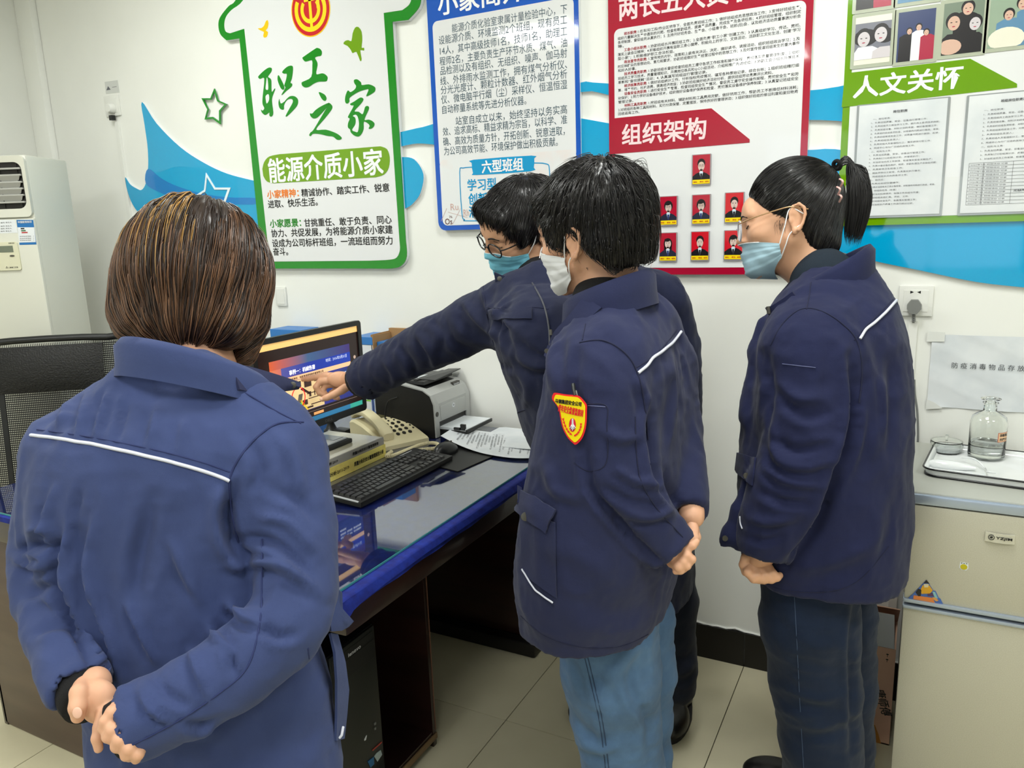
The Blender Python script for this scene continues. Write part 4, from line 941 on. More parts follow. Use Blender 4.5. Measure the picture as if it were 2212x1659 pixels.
g = G().bm(bm); xf(g, (mo[0], mo[1], DT+.003), (md[0], md[1], 0), (-md[1], md[0], 0)); g.make('shell', m_blk, t, smooth=60)
g = G(); g.box(.02, .035, -.003, .003, .026, .036, bev=.002); xf(g, (mo[0], mo[1], DT+.003), (md[0], md[1], 0), (-md[1], md[0], 0)).make('scroll_wheel', m_btn, t)
# ------------------------------------------------------------------ books, tray
t = thing('book', 'thick bound volume with yellow printed spine behind the keyboard', 'book', (-1.62, 1.8, DT))
m_pages = mat('page_edges', (205, 198, 178), .8); m_ysp = two_tone('yellow_spine', (232, 218, 120), (200, 176, 90), 12, .5, .8, .5); m_gsp = mat('grey_cover', (158, 156, 146), .35)
ys0, ys1 = 1.55, PX(833, 985, -1.515)[1]
zb_ = DT+.042
G().box(-1.73, -1.517, ys0+.003, ys1-.003, DT+.003, zb_-.003).make('pages', m_pages, t)
g = G(); g.box(-1.74, -1.515, ys0, ys1, DT, DT+.003); g.box(-1.74, -1.515, ys0, ys1, zb_-.003, zb_); g.make('cover', m_gsp, t)
G().box(-1.518, -1.513, ys0, ys1, DT, zb_).make('spine', m_ysp, t)
g = G(); text_on(g, '方案分析·2011-2019', (-1.5125, ys0+.10, DT+.021), (0, 1, 0), (0, 0, 1), .11, .013, .03, 1); text_on(g, '质量分析历史计量管理报告分析', (-1.5125, ys0+.235, DT+.021), (0, 1, 0), (0, 0, 1), .15, .014, .03, 1); g.make('spine_lettering', m_ink, t)
t = thing('book', 'thinner grey bound volume lying on the yellow-spined book', 'book', (-1.62, 1.8, zb_))
z2 = zb_+.024
G().box(-1.735, -1.519, ys0+.003, ys1-.006, zb_+.002, z2-.002).make('pages', m_pages, t)
g = G(); g.box(-1.745, -1.518, ys0, ys1-.003, zb_, zb_+.002); g.box(-1.745, -1.518, ys0, ys1-.003, z2-.002, z2); g.make('cover', two_tone('cream_plastic_cover', (188, 184, 160), (205, 203, 190), 6, .4, .7, .2, coat=.5), t)
G().box(-1.520, -1.516, ys0, ys1-.003, zb_, z2).make('spine', mat('grey_spine', (150, 148, 142), .4), t)
g = G(); text_on(g, '方案分析·2019', (-1.5155, ys0+.09, zb_+.012), (0, 1, 0), (0, 0, 1), .075, .010, .03, 1); text_on(g, '质量分析历史计量管理报告', (-1.5155, ys0+.235, zb_+.012), (0, 1, 0), (0, 0, 1), .13, .010, .03, 1); g.make('spine_lettering', m_ink, t)
t = thing('desk_tray', 'shallow black tray of white note paper on top of the books', 'tray', (-1.66, 1.74, z2))
G().box(-1.76, -1.575, 1.58, 1.86, z2, z2+.014, bev=.004).make('tray', m_blkm, t, smooth=40)
G().box(-1.75, -1.59, 1.585, 1.85, z2+.0142, z2+.018).make('paper', m_paper, t)
G().box(-1.70, -1.60, 1.80, 1.845, z2+.0182, z2+.020, bev=.0005).make('clear_cover', mat('clear_holder', (205, 212, 214), .06, trans=.5), t)
# ------------------------------------------------------------------ telephone
b0 = PZ(757, 938, DT+.005); b1 = PZ(858, 983, DT+.005); b2 = PZ(917, 953, DT+.005)
Up = b1-b0; Up[2] = 0; PLn = np.linalg.norm(Up); Up /= PLn; Vp = np.array([-Up[1], Up[0], 0.0]); PW = max(.17, min((b2-b1)@Vp, .22)); PLn = min(PLn, .27)
PO = np.array([b0[0], b0[1], DT])
m_cream = mat('phone_cream', (214, 204, 166), .35)
t = thing('telephone', 'cream desk telephone with coiled cord between books and printer', 'telephone', tuple(PO+Up*PLn/2+Vp*PW/2))
prof = [(0, .058), (.03, .066), (PLn*.35, .060), (PLn*.75, .036), (PLn*.97, .020), (PLn, .014)]
g = G(); n = len(prof)
V = []
for xx, zz in prof:
    V += [(xx, 0, 0), (xx, PW, 0), (xx, PW, zz*.86), (xx, PW-.008, zz), (xx, .008, zz), (xx, 0, zz*.86)]
Fc = [(i*6+k, i*6+(k+1) % 6, (i+1)*6+(k+1) % 6, (i+1)*6+k) for i in range(n-1) for k in range(6)]+[tuple(range(5, -1, -1)), tuple((n-1)*6+k for k in range(6))]
g.add(V, Fc); xf(g, PO, Up, Vp).make('base', m_cream, t, smooth=35)
def phz(x): return np.interp(x, [p[0] for p in prof], [p[1] for p in prof])
# handset along the left side
hx = np.linspace(-.005, PLn*.9, 16)
g = G(); cent = [(x_, .030, phz(x_)+.022+.012*math.sin(math.pi*(x_+.005)/(PLn*.9))) for x_ in hx]
V = []
for i, c_ in enumerate(cent):
    e = abs(i/15*2-1); hw = .022+.006*e**3; th_ = .010+.008*e**4
    if i in (0, 15): hw *= .75; th_ *= .7
    for a in range(10):
        an = 2*math.pi*a/10; V.append((c_[0], c_[1]+hw*np.sign(math.cos(an))*abs(math.cos(an))**.6, c_[2]-(.008*e**4)+th_*np.sign(math.sin(an))*abs(math.sin(an))**.6))
Fc = [(i*10+a, i*10+(a+1) % 10, (i+1)*10+(a+1) % 10, (i+1)*10+a) for i in range(15) for a in range(10)]+[tuple(range(9, -1, -1)), tuple(150+a for a in range(10))]
g.add(V, Fc); xf(g, PO, Up, Vp).make('handset', m_cream, t, smooth=50)
def onp(g): 
    P = np.array(g.v); P[:, 2] += phz(P[:, 0]); g.v = [tuple(p) for p in P]; return xf(g, PO, Up, Vp)
m_pbtn = mat('phone_button', (40, 38, 34), .3)
g = G(); g.box(PLn*.14, PLn*.26, PW*.46, PW*.72, -.001, .003); onp(g).make('display', mat('phone_lcd', (88, 84, 56), .2), t)
for i in range(4):
    for j in range(3):
        g = G(); g.add(*[(lambda V, F: ([(v[0], v[2], v[1]) for v in V], F))(*extrude(ellp(PLn*(.50+i*.10), PW*(.47+j*.14), .0078, .0066, 12), -.0005, .0035))][0]); onp(g).make('button', m_pbtn, t)
for i in range(5):
    g = G(); g.add(*[(lambda V, F: ([(v[0], v[2], v[1]) for v in V], F))(*extrude(ellp(PLn*(.38+i*.085), PW*.90, .004, .0036, 8), -.0005, .003))][0]); onp(g).make('button', m_pbtn, t)
for j in range(3):
    for i in range(2):
        g = G(); g.add(*[(lambda V, F: ([(v[0], v[2], v[1]) for v in V], F))(*extrude(ellp(PLn*(.34+i*.07), PW*(.46+j*.13), .004, .0036, 8), -.0005, .003))][0]); onp(g).make('button', m_pbtn, t)
# coiled cord
pth = cr([PZ(*p, DT+.008) for p in ((846, 976), (835, 985), (850, 984), (880, 972), (905, 962), (930, 957), (946, 960), (942, 968), (915, 971), (885, 976))], 10)
seg = np.linalg.norm(np.diff(pth, axis=0), axis=1); s_ = np.concatenate([[0], np.cumsum(seg)]); Ls = s_[-1]
ss = np.linspace(0, Ls, 900); Pc = np.stack([np.interp(ss, s_, pth[:, k]) for k in range(3)], 1)
Tn = np.gradient(Pc, axis=0); Tn /= np.linalg.norm(Tn, axis=1)[:, None]; Nn = np.cross(Tn, [0, 0, 1]); 
hel = Pc+Nn*(.0055*np.cos(ss/.0042*2*np.pi/1.0))[:, None]+np.array([0, 0, 1])*(.0055*np.sin(ss/.0042*2*np.pi))[:, None]
G().tube(hel, .0016, 5).make('coiled_cord', m_cream, t, smooth=80)
# ------------------------------------------------------------------ printer
PXF, PY0, PY1 = -1.475, 2.185, 2.425
t = thing('printer', 'silver and black laser printer with open top tray against the wall', 'printer', (-1.6, 2.3, DT))
m_silver = mat('printer_silver', (172, 174, 172), .35); m_char = mat('printer_charcoal', (48, 49, 50), .4)
tp = lambda x_, y_, Y: (PY(x_, y_, Y)[0], PY(x_, y_, Y)[2])
side = [tp(930, 944, PY0), tp(823, 905, PY0), tp(821, 832, PY0), tp(833, 826, PY0), tp(870, 832, PY0), tp(905, 842, PY0), tp(922, 854, PY0), tp(928, 870, PY0)]
zt = side[3][1]; zf = side[6][1]; xb = side[1][0]-.02
S = [(PXF, DT), (xb, DT), (xb, zt-.012), (xb+.012, zt), (xb+.10, zt-.004), (PXF-.045, zt-.022), (PXF-.015, zt-.04), (PXF-.003, zt-.07)]
V, Fc = extrude(S, PY0+.004, PY1-.004); G().add(V, Fc).make('body', m_char, t, smooth=30)
V, Fc = extrude(S, PY0, PY0+.004); G().add(V, Fc).make('side_cover', m_blkm, t)
V, Fc = extrude(S, PY1-.004, PY1); G().add(V, Fc).make('side_cover', m_blkm, t)
# silver shell over the front and the rim of the top
So = [(PXF+.004, DT+.002), (PXF+.004, zt-.07), (PXF-.012, zt-.037), (PXF-.043, zt-.018), (xb+.10, zt+.002), (xb+.02, zt+.004)]
Si = [(PXF-.003, DT+.002), (PXF-.006, zt-.07), (PXF-.02, zt-.043), (PXF-.05, zt-.026), (xb+.10, zt-.006), (xb+.02, zt-.004)]
def strip(y0_, y1_, o_, i_):
    n_ = len(o_); V = [(p[0], yy, p[1]) for yy in (y0_, y1_) for p in o_]+[(p[0], yy, p[1]) for yy in (y0_, y1_) for p in i_]
    Fc = []
    for k in range(n_-1):
        Fc += [(k, k+1, n_+k+1, n_+k), (2*n_+k, 2*n_+k+1, 3*n_+k+1, 3*n_+k), (k, k+1, 2*n_+k+1, 2*n_+k), (n_+k, n_+k+1, 3*n_+k+1, 3*n_+k)]
    for k in (0, n_-1): Fc.append((k, n_+k, 3*n_+k, 2*n_+k))
    return V, Fc
G().add(*strip(PY0+.001, PY0+.026, So, Si)).make('silver_rail', m_silver, t, smooth=30); G().add(*strip(PY1-.026, PY1-.001, So, Si)).make('silver_rail', m_silver, t, smooth=30)
g = G(); g.add(*strip(PY0+.026, PY1-.026, So[1:4], Si[1:4])); g.box(PXF-.004, PXF+.004, PY0+.026, PY1-.026, zt-.135, zt-.069); g.make('front_cover', m_silver, t, smooth=30)
g = G(); g.box(PXF-.002, PXF+.0065, PY0+.034, PY1-.034, zt-.132, zt-.078, bev=.004); g.make('front_door', m_silver, t, smooth=40)
g = G(); g.box(PXF-.03, PXF-.001, PY0+.026, PY1-.026, DT+.03, zt-.135); g.make('paper_opening', m_black_tile, t)
g = G(); g.box(xb+.03, PXF-.055, PY0+.03, PY1-.02, zt-.008, zt+.006, bev=.003); g.make('top_cover', m_char, t, smooth=40)
g = G(); g.sheet([[(xb+.05, PY0+.05, zt+.0065), (xb+.05, PY1-.04, zt+.0065)], [(PXF-.08, PY0+.05, zt+.0065), (PXF-.08, PY1-.04, zt+.0065)]], .001); g.make('output_well', m_black_tile, t)
g = G(); g.box(PXF-.10, PXF-.085, PY0+.03, PY1-.02, zt+.006, zt+.012, bev=.002)
g.sheet([[(PXF-.085, PY0+.045, zt+.010), (PXF-.085, PY1+.0, zt+.012)], [(PXF-.035, PY0+.07, zt+.004), (PXF-.03, PY1+.0, zt+.016)]], .003); g.make('output_flap', m_char, t)
g = G(); g.sheet([[(PXF-.12, PY0+.06, zt+.008), (PXF-.12, PY0+.13, zt+.008)], [(PXF-.088, PY0+.06, zt+.009), (PXF-.088, PY0+.14, zt+.009)]], .001); g.make('loose_paper', m_paper, t)
g = G(); g.lathe([(.009, 0), (.009, .002), (.0065, .003)], (PXF+.0035, PY0+.0135, zt-.105), 20, (1, 0, 0)); g.make('power_button', m_btn, t, smooth=30)
g = G(); g.lathe([(.0085, 0), (.0085, .0012)], (PXF+.006, (PY0+PY1)/2, zt-.094), 24, (1, 0, 0)); g.make('logo_disc', m_stw, t)
g = G(); text_on(g, 'hp', (PXF+.0076, (PY0+PY1)/2-.005, zt-.094), (0, 1, 0), (0, 0, 1), .010, .010, .01, 2, .2); g.make('logo_lettering', m_ink, t)
q = PX(1010, 829, PXF); g = G(); g.box(PXF-.03, PXF-.018, PY1-.075, PY1-.03, zt-.036, zt-.022); g.make('name_badge', m_btn, t)
g = G(); text_on(g, 'LaserJet', (PXF-.0175, PY1-.071, zt-.029), (0, 1, 0), (0, 0, 1), .037, .007, .02, 1); g.make('badge_lettering', m_stw, t)
# input tray with paper
g = G(); g.box(PXF-.02, PXF+.115, PY0+.03, PY1-.03, DT+.022, DT+.027, bev=.002); g.box(PXF+.108, PXF+.116, PY0+.03, PY1-.03, DT+.022, DT+.034, bev=.002); g.make('input_tray', m_blk, t, smooth=40)
g = G(); g.box(PXF-.02, PXF+.112, PY0+.034, PY1-.036, DT+.0275, DT+.036); g.make('paper_stack', m_paper, t)
g = G(); g.box(PXF+.085, PXF+.105, PY0+.032, PY0+.042, DT+.03, DT+.052, bev=.002); g.box(PXF+.06, PXF+.085, PY0+.028, PY0+.036, DT+.03, DT+.040, bev=.002); g.make('paper_guide', m_blk, t)
G().tube(cr([(PXF-.15, PY0-.004, DT+.14), (PXF-.19, PY0-.012, DT+.12), (PXF-.20, PY0-.02, DT+.05), (PXF-.19, PY0-.01, DT+.004)], 8), .0025, 6).make('power_cable', m_blk, t, smooth=60)
# ------------------------------------------------------------------ sheets on the desk
t = thing('paper_stack', 'curling stack of blank white paper behind the printed sheet', 'paper', (-1.2, 2.3, DT))
for k in range(4):
    rows = [[(-1.33+.26*u+.01*k, 2.17+.225*v-.004*k, DT+.001+k*.0022+.008*max(0, u-.6)**2*k+.012*max(0, .35-v)*max(0, u-.3)) for v in np.linspace(0, 1, 7)] for u in np.linspace(0, 1, 9)]
    G().sheet(rows, .0016).make('sheet', m_paper, t, smooth=60)
t = thing('printed_sheet', 'curved printed report sheet lying over the black mouse pad', 'document', (-1.2, 2.15, DT+.01))
c00, c01, c11, c10 = PZ(952, 946, DT+.02), PZ(983, 920, DT+.03), PZ(1165, 935, DT+.018), PZ(1150, 990, DT+.006)
mid = PZ(1068, 984, DT+.006)
def shp(u, v):
    p = (c00*(1-u)+c10*u)*(1-v)+(c01*(1-u)+c11*u)*v
    sag = PZ(1062, 984, DT+.006)-(c00+c10)/2
    p = p+sag*(4*u*(1-u))*(1-v); p[2] = DT+.0075+.020*max(0, 1-u/.45)**2+.006*v*math.sin(u*5)
    return p
G().sheet([[shp(u, v) for v in np.linspace(0, 1, 9)] for u in np.linspace(0, 1, 17)], .0006).make('sheet', m_paper, t, smooth=60)
g = G()
def ptext(s, u, v0, v1, sz):
    V, Fc = glyphs(s, .0, 1); x0_, x1_ = V[:, 0].min(), V[:, 0].max()
    P = []
    for p in V:
        vv = v0+(v1-v0)*(p[0]-x0_)/(x1_-x0_); uu = u+sz*(p[1]-.35); q = shp(uu, 1-vv); q[2] += .0007; P.append(q)
    g.add(P, Fc)
for i in range(26):
    ptext(['化验室分析检测工作安排与责任落实情况', '一、检查各项设备运行管理记录及要求', '员工安全教育培训学习与考核内容汇总表', '二、组织开展现场整改工作并跟踪反馈'][i % 4][:12+(i*7) % 7], .10+.034*i, .08 if i % 5 else .2, .5+.42*((i*37) % 10)/10, -.022)
g.make('lettering', mat('ink_grey', (92, 94, 100), .5), t)
# ------------------------------------------------------------------ file boxes by the wall, small items
m_fb = mat('file_blue', (52, 120, 190), .4); m_fb2 = mat('file_pale_blue', (108, 134, 196), .35); m_kraft = mat('kraft_card', (166, 128, 84), .7)
def pbx(name, label, cat, px0, px1, ytop, Y, depth, parts, group=None):
    a = PY(px0, ytop, Y); b = PY(px1, ytop, Y); zt_ = (a[2]+b[2])/2
    t = thing(name, label, cat, ((a[0]+b[0])/2, Y, DT), group); return t, a[0], b[0], zt_
t, a0, a1, zt_ = pbx('file_box', 'white file box with blue top leaning between monitor and wall', 'file box', 776, 804, 728, 2.30, .1, 0)
g = G(); g.box(a0-.03, a1, 2.30, 2.425, DT, zt_-.03, bev=.002); g.make('body', m_stw, t)
g = G(); g.box(a0-.03, a1, 2.298, 2.427, zt_-.03, zt_+.0, bev=.002); g.make('lid', m_fb, t)
t, a0, a1, zt_ = pbx('file_box', 'brown kraft card file standing behind the printer', 'file box', 811, 875, 722, 2.33, .1, 0)
a1 = min(a1, xb-.008); g = G(); g.box(a0, a0+.004, 2.30, 2.43, DT, zt_); g.box(a0+.006, a0+.010, 2.30, 2.43, DT, zt_-.004); g.box(a0, a1, 2.415, 2.43, DT, zt_+.01); g.make('sleeve', m_kraft, t)
g = G(); g.box(a0+.012, a1, 2.32, 2.41, DT, zt_-.03); g.make('blue_folders', m_fb, t)
for k, (p0, p1) in enumerate(((784, 803), (804, 822))):
    Yf = 2.20
    a = PY(p0, 835, Yf); b = PY(p1, 835, Yf); zb2 = DT
    t = thing('file_holder', ['pale blue slotted file holder right beside the monitor edge', 'pale blue slotted file holder touching the printer side'][k], 'file holder', ((a[0]+b[0])/2, Yf, DT), 'slotted file holders')
    zt2 = PY(p0, 826, Yf)[2]
    b[0] = min(b[0], xb-.006); G().box(a[0]-.0, b[0]-.002, Yf, 2.29, DT, zt2, bev=.002).make('body', m_fb2, t)
    za, zb3 = PY(p0, 862, Yf)[2], PY(p0, 888, Yf)[2]
    G().box(a[0]+.006, b[0]-.006, Yf-.001, Yf, zb3, za).make('label_card', m_stw, t)
    G().box(a[0]+.008, b[0]-.008, Yf-.0016, Yf-.001, za-.006, za-.001).make('green_tab', mat('tab_green', (130, 205, 40), .4), t)
    for q in range(3):
        x_ = a[0]+(b[0]-a[0])*(.2+.22*q); G().tube([(x_, Yf-.0005, za+.045), (x_+.012, Yf-.0005, za+.022)], .0018, 5).make('slot', m_black_tile, t)
t, a0, a1, zt_ = pbx('file_box', 'blue file top showing just above the monitor left part', 'file box', 622, 650, 713, 2.32, .1, 0)
g = G(); g.box(a0-.1, a1, 2.32, 2.425, DT, zt_, bev=.002); g.make('body', m_fb, t)
q = PZ(740, 932, DT+.01)
t = thing('power_adapter', 'small black power adapter beside the telephone', 'adapter', (q[0], q[1], DT))
G().box(q[0]-.03, q[0]+.03, q[1]-.02, q[1]+.02, DT, DT+.022, bev=.007).make('case', m_blk, t, smooth=40)
G().tube(cr([(q[0]-.03, q[1], DT+.01), (q[0]-.08, q[1]+.02, DT+.03), (q[0]-.10, q[1]+.08, DT+.02), (q[0]-.06, q[1]+.1, DT+.05)], 8), .0022, 6).make('cord', m_blk, t, smooth=60)
q = PZ(716, 930, DT+.01)
t = thing('webcam', 'round black webcam base under the monitor edge', 'webcam', (q[0], q[1], DT))
G().lathe([(.028, 0), (.028, .014), (.02, .02), (.012, .04), (.016, .055), (.01, .07)], (q[0], q[1], DT), 20).make('base', m_blk, t, smooth=40)

# ------------------------------------------------------------------ mesh office chair
m_chmesh = mat('chair_mesh_black', (16, 16, 17), .6); m_chrome = mat('chrome', (200, 202, 205), .15, metal=1.0)
dch = np.array([math.cos(math.radians(38)), math.sin(math.radians(38)), 0]); nch = np.array([dch[1], -dch[0], 0]); up_ = np.array([0, 0, 1.0])+nch*-.12; up_ /= np.linalg.norm(up_)
cT = PD(262, 726, 3.06); 
t = thing('office_chair', 'black mesh high-back office chair beyond the left end of the desk', 'chair', (cT[0]-.25, cT[1]-.2, 0))
CO = cT.copy(); BW = .54; BH = .66
def chp(u, v, w=0): return CO-dch*u-up_*v+nch*w      # u from right edge leftwards, v downwards
fr = [(0.05, .0), (.0, .05), (.0, BH-.05), (.05, BH), (BW-.05, BH), (BW, BH-.05), (BW, .05), (BW-.05, 0)]
frp = cr([chp(*p) for p in fr], 4, True); G().tube(np.vstack([frp, frp[:1]]), .014, 10).make('back_frame', m_blk, t, smooth=60)
# woven net: thin ribs both ways
g = G(); nv = 74
for k in range(nv):
    v = .02+(BH-.04)*k/(nv-1)
    g.add([chp(.01, v), chp(BW-.01, v), chp(BW-.01, v+.0042), chp(.01, v+.0042)], [(0, 1, 2, 3)])
for k in range(80):
    u = .01+(BW-.02)*k/79
    g.add([chp(u, .01, .001), chp(u+.0028, .01, .001), chp(u+.0028, BH-.01, .001), chp(u, BH-.01, .001)], [(0, 1, 2, 3)])
g.make('mesh_back', m_chmesh, t, kind='stuff')
def pad(v0, v1, u0, u1, th, name):
    rows = []
    for j in range(13):
        for_ = []
        for i in range(17):
            a, b = i/16, j/12
            bulge = th*(math.sin(math.pi*min(max(a, .03), .97))**.4)*(math.sin(math.pi*min(max(b, .03), .97))**.5)
            for_.append(chp(u0+(u1-u0)*a, v0+(v1-v0)*b, .004+bulge))
        rows.append(for_)
    g = G().sheet(rows, .003); return g.make(name, mat('chair_pad_mesh', (17, 17, 18), .5, bump=1.0, bscale=160, bdist=.004), t, smooth=70)
pad(.02, .20, .07, BW-.07, .03, 'head_pad')
for u0, u1 in ((.075, .095), (BW-.095, BW-.075)):
    g = G().sheet([[chp(u0, v, .004), chp(u1, v, .004)] for v in np.linspace(.19, BH-.02, 6)], .006); g.make('back_rib', m_blk, t)
sz = CO-dch*(BW/2)-up_*(BH); sc0 = np.array([sz[0], sz[1], .46])+nch*.24
g = G(); 
V = [(sc0+dch*(a*.24)+nch*(b*.23))[:2] for a, b in rrect(-1, 1, -1, 1, .3, 5)]
n = len(V); g.add([(p[0], p[1], z_) for z_ in (.43, .49) for p in V], [(k, (k+1) % n, n+(k+1) % n, n+k) for k in range(n)]+[tuple(range(n, 2*n)), tuple(range(n-1, -1, -1))])
g.make('seat', mat('chair_pad_mesh', (17, 17, 18), .5), t, smooth=40)
for s_ in (-1, 1):
    e = dch*s_*.26
    pts = [sz+e+np.array([0, 0, .05]), np.array([*(sc0+e-nch*.2)[:2], .43]), np.array([*(sc0+e+nch*.22)[:2], .43]), np.array([*(sc0+e+nch*.25)[:2], .38]), np.array([*(sc0+e+nch*.25)[:2], .05]), np.array([*(sc0+e+nch*.2)[:2], .014]), np.array([*(sc0+e-nch*.25)[:2], .014])]
    G().tube(cr(pts, 5), .0125, 10).make('leg_frame', m_chrome, t, smooth=60)
    pts = [sz+e*1.02+up_*.2, sc0+e*1.05-nch*.1+np.array([0, 0, .24]), sc0+e*1.05+nch*.15+np.array([0, 0, .22]), sc0+e*1.05+nch*.2+np.array([0, 0, 0])]
    G().tube(cr(pts, 5), .014, 8).make('armrest', m_blk, t, smooth=60)
# ------------------------------------------------------------------ sockets and trunking
m_sock = mat('socket_white', (228, 229, 224), .3); m_cond = mat('trunking_white', (230, 231, 226), .4)
def outlet(px, label, name='wall_socket'):
    q = [PY(*p, WY) for p in px]; x0, x1 = (q[0][0]+q[3][0])/2, (q[1][0]+q[2][0])/2; z0, z1 = (q[2][2]+q[3][2])/2, (q[0][2]+q[1][2])/2
    t = thing(name, label, 'socket', ((x0+x1)/2, WY, z0))
    G().box(x0, x1, WY-.009, WY, z0, z1, bev=.003).make('plate', m_sock, t, smooth=40)
    i = (x1-x0)*.14; G().box(x0+i, x1-i, WY-.0105, WY-.008, z0+i, z1-i, bev=.001).make('insert', m_sock, t)
    return t, x0, x1, z0, z1
t, x0, x1, z0, z1 = outlet([(1942, 617), (2019, 616), (2013, 683), (1940, 681)], 'white wall socket with grey plug beside the right-hand woman')
for s_ in (-1, 1):
    c = ((x0+x1)/2-.002+s_*.009, z1-.018); G().add(*extrude([(c[0]-s_*.005, c[1]), (c[0]+s_*.004, c[1]+.004), (c[0]+s_*.004, c[1]-.004)], WY-.0104, WY-.0110)).make('pin_slot', m_black_tile, t)
pg = thing('power_plug', 'grey moulded plug in the right wall socket with cable', 'plug', ((x0+x1)/2, WY-.011, z0+.02))
cpl = PY(1975, 662, WY-.02); m_pg = mat('plug_grey', (122, 124, 122), .45)
G().add(*extrude([(cpl[0]+.019*a, cpl[2]+.019*b) for a, b in ((-.45, 1), (.45, 1), (.95, .3), (.95, -.3), (.4, -1.05), (-.4, -1.05), (-.95, -.3), (-.95, .3))], WY-.011, WY-.034)).make('body', m_pg, pg)
g = G()
for k in range(5): g.lathe([(.0052, 0), (.0052, .003)], (cpl[0]+.0003*k, WY-.02, cpl[2]-.022-k*.005), 10)
g.make('strain_relief', m_pg, pg)
G().tube(cr([(cpl[0], WY-.02, cpl[2]-.02), (cpl[0]+.001, WY-.018, cpl[2]-.046)], 3), .0032, 8).make('cable_end', m_pg, pg)
t = thing('cable_trunking', 'white cable trunking running down from the right wall socket', 'trunking', (cpl[0], WY, 0))
G().box(cpl[0]-.012, cpl[0]+.012, WY-.012, WY, .13, cpl[2]-.042, bev=.001).make('cover', m_cond, t)
t = thing('power_cable', 'grey cable hanging from the trunking behind the refrigerator', 'cable', (cpl[0], WY-.02, 0.5))
G().tube(cr([PY(*p, WY-.016) for p in ((1975, 820), (1976, 850), (1981, 885), (1983, 930), (1982, 968), (1978, 1040))], 6), .003, 8).make('cable', m_pg, t, smooth=60)
t, x0, x1, z0, z1 = outlet([(597, 620), (619, 619), (622, 660), (600, 661)], 'white wall socket just right of the bobbed woman head')
t, x0, x1, z0, z1 = outlet([(227, 207), (258, 206), (263, 251), (232, 252)], 'small white wall socket with round plug and cover on left wall part')
pg = thing('power_plug', 'white round plug with black tail in the left socket', 'plug', ((x0+x1)/2-.01, WY-.011, (z0+z1)/2))
c = PY(240, 234, WY-.02); G().lathe([(.022, 0), (.022, .018), (.017, .026)], (c[0], WY-.011, c[2]), 24, (0, -1, 0)).make('body', m_sock, pg, smooth=40)
c2 = PY(243, 255, WY-.02); G().box(c2[0]-.012, c2[0]+.010, WY-.03, WY-.011, c2[2]-.010, c2[2]+.012, bev=.002).make('black_tail', m_blk, pg)
lb = thing('wall_label', 'small grey printed paper label stuck above the left socket', 'label', tuple(PY(242, 200, WY)))
P = wpoly([(226, 177), (254, 173), (258, 200), (229, 203)], WY-.001); plate('paper', P, WY, WY-.001, mat('label_grey', (205, 207, 204), .5), lb)
g = G(); wtext(g, '▲ 一', (229, 190), (252, 188), 8, WY-.0013, 0); g.make('lettering', mat('ink_grey', (92, 94, 100), .5), lb)
t = thing('cable_trunking', 'white cable trunking running down from the left socket', 'trunking', (c2[0], WY, 0))
G().box(c2[0]-.002, c2[0]+.022, WY-.012, WY, .13, c2[2]-.014, bev=.001).make('cover', m_cond, t)
# ------------------------------------------------------------------ notice paper on the wall by the fridge
t = thing('paper_notice', 'crinkled white paper notice taped to the wall above the refrigerator', 'notice', tuple(PY(2110, 890, WY)))
q = [PY(*p, WY-.002) for p in ((2014, 722), (2002, 877), (2212, 893))]
x0 = (q[0][0]+q[1][0])/2; z1 = q[0][2]; z0 = q[1][2]; x1 = x0+.36
rows = [[(x0+(x1-x0)*i/24, WY-.004-.0022*math.sin(i*.9+j*1.7)*math.sin(j*.8+i*.35), z0+(z1-z0)*j/16) for i in range(25)] for j in range(17)]
G().sheet(rows, .0004).make('sheet', m_paper, t, smooth=60)
g = G(); qa = PY(2056, 787, WY-.007); text_on(g, '防 疫 消 毒 物 品 存 放 处', (qa[0], WY-.0078, (qa[2]+PY(2212, 797, WY)[2])/2), (1, 0, 0), (0, 0, 1), (PY(2212, 790, WY)[0]-qa[0])*1.14, .0165, .0, 2); g.make('lettering', mat('ink_dark_grey', (66, 70, 74), .5), t)
for px in ([(2004, 716), (2042, 718), (2040, 738), (2002, 738)], [(2001, 862), (2020, 870), (2036, 882), (2000, 884)]):
    plate('tape', wpoly(px, WY-.007), WY-.0072, WY-.0076, mat('clear_tape', (222, 224, 220), .3), t)
# ------------------------------------------------------------------ refrigerator
FX0, FX1, FY, FT = .022, .50, 1.95, .846
m_fr = two_tone('fridge_champagne', (184, 181, 164), (192, 189, 173), 500, .4, .6, .34, metal=0.0); MATS['fridge_champagne'].node_tree.nodes['Principled BSDF'].inputs['Metallic'].default_value = .15
m_alu = mat('fridge_trim_blue_grey', (168, 180, 196), .25, metal=.5); m_frt = mat('fridge_top_grey', (178, 180, 172), .35); m_gask = mat('gasket_dark', (52, 52, 46), .6)
t = thing('refrigerator', 'grey two-door refrigerator at the right edge under the paper notice', 'refrigerator', ((FX0+FX1)/2, 2.16, 0))
z_g = PY(1950, 1300, FY)[2]
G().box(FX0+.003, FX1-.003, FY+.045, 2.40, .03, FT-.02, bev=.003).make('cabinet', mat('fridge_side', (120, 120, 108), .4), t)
G().box(FX0-.002, FX1+.002, FY+.008, 2.405, FT-.022, FT, bev=.006).make('worktop', m_frt, t, smooth=40)
G().box(FX0-.002, FX1+.002, FY-.002, FY+.012, FT-.028, FT-.004, bev=.004).make('top_trim', m_alu, t, smooth=40)
G().box(FX0+.004, FX1-.004, FY+.03, FY+.046, .04, FT-.03).make('door_gasket', m_gask, t)
G().box(FX0, FX1, FY, FY+.032, z_g+.012, FT-.031, bev=.003).make('upper_door', m_fr, t, smooth=40)
G().box(FX0, FX1, FY, FY+.032, .06, z_g-.012, bev=.003).make('lower_door', m_fr, t, smooth=40)
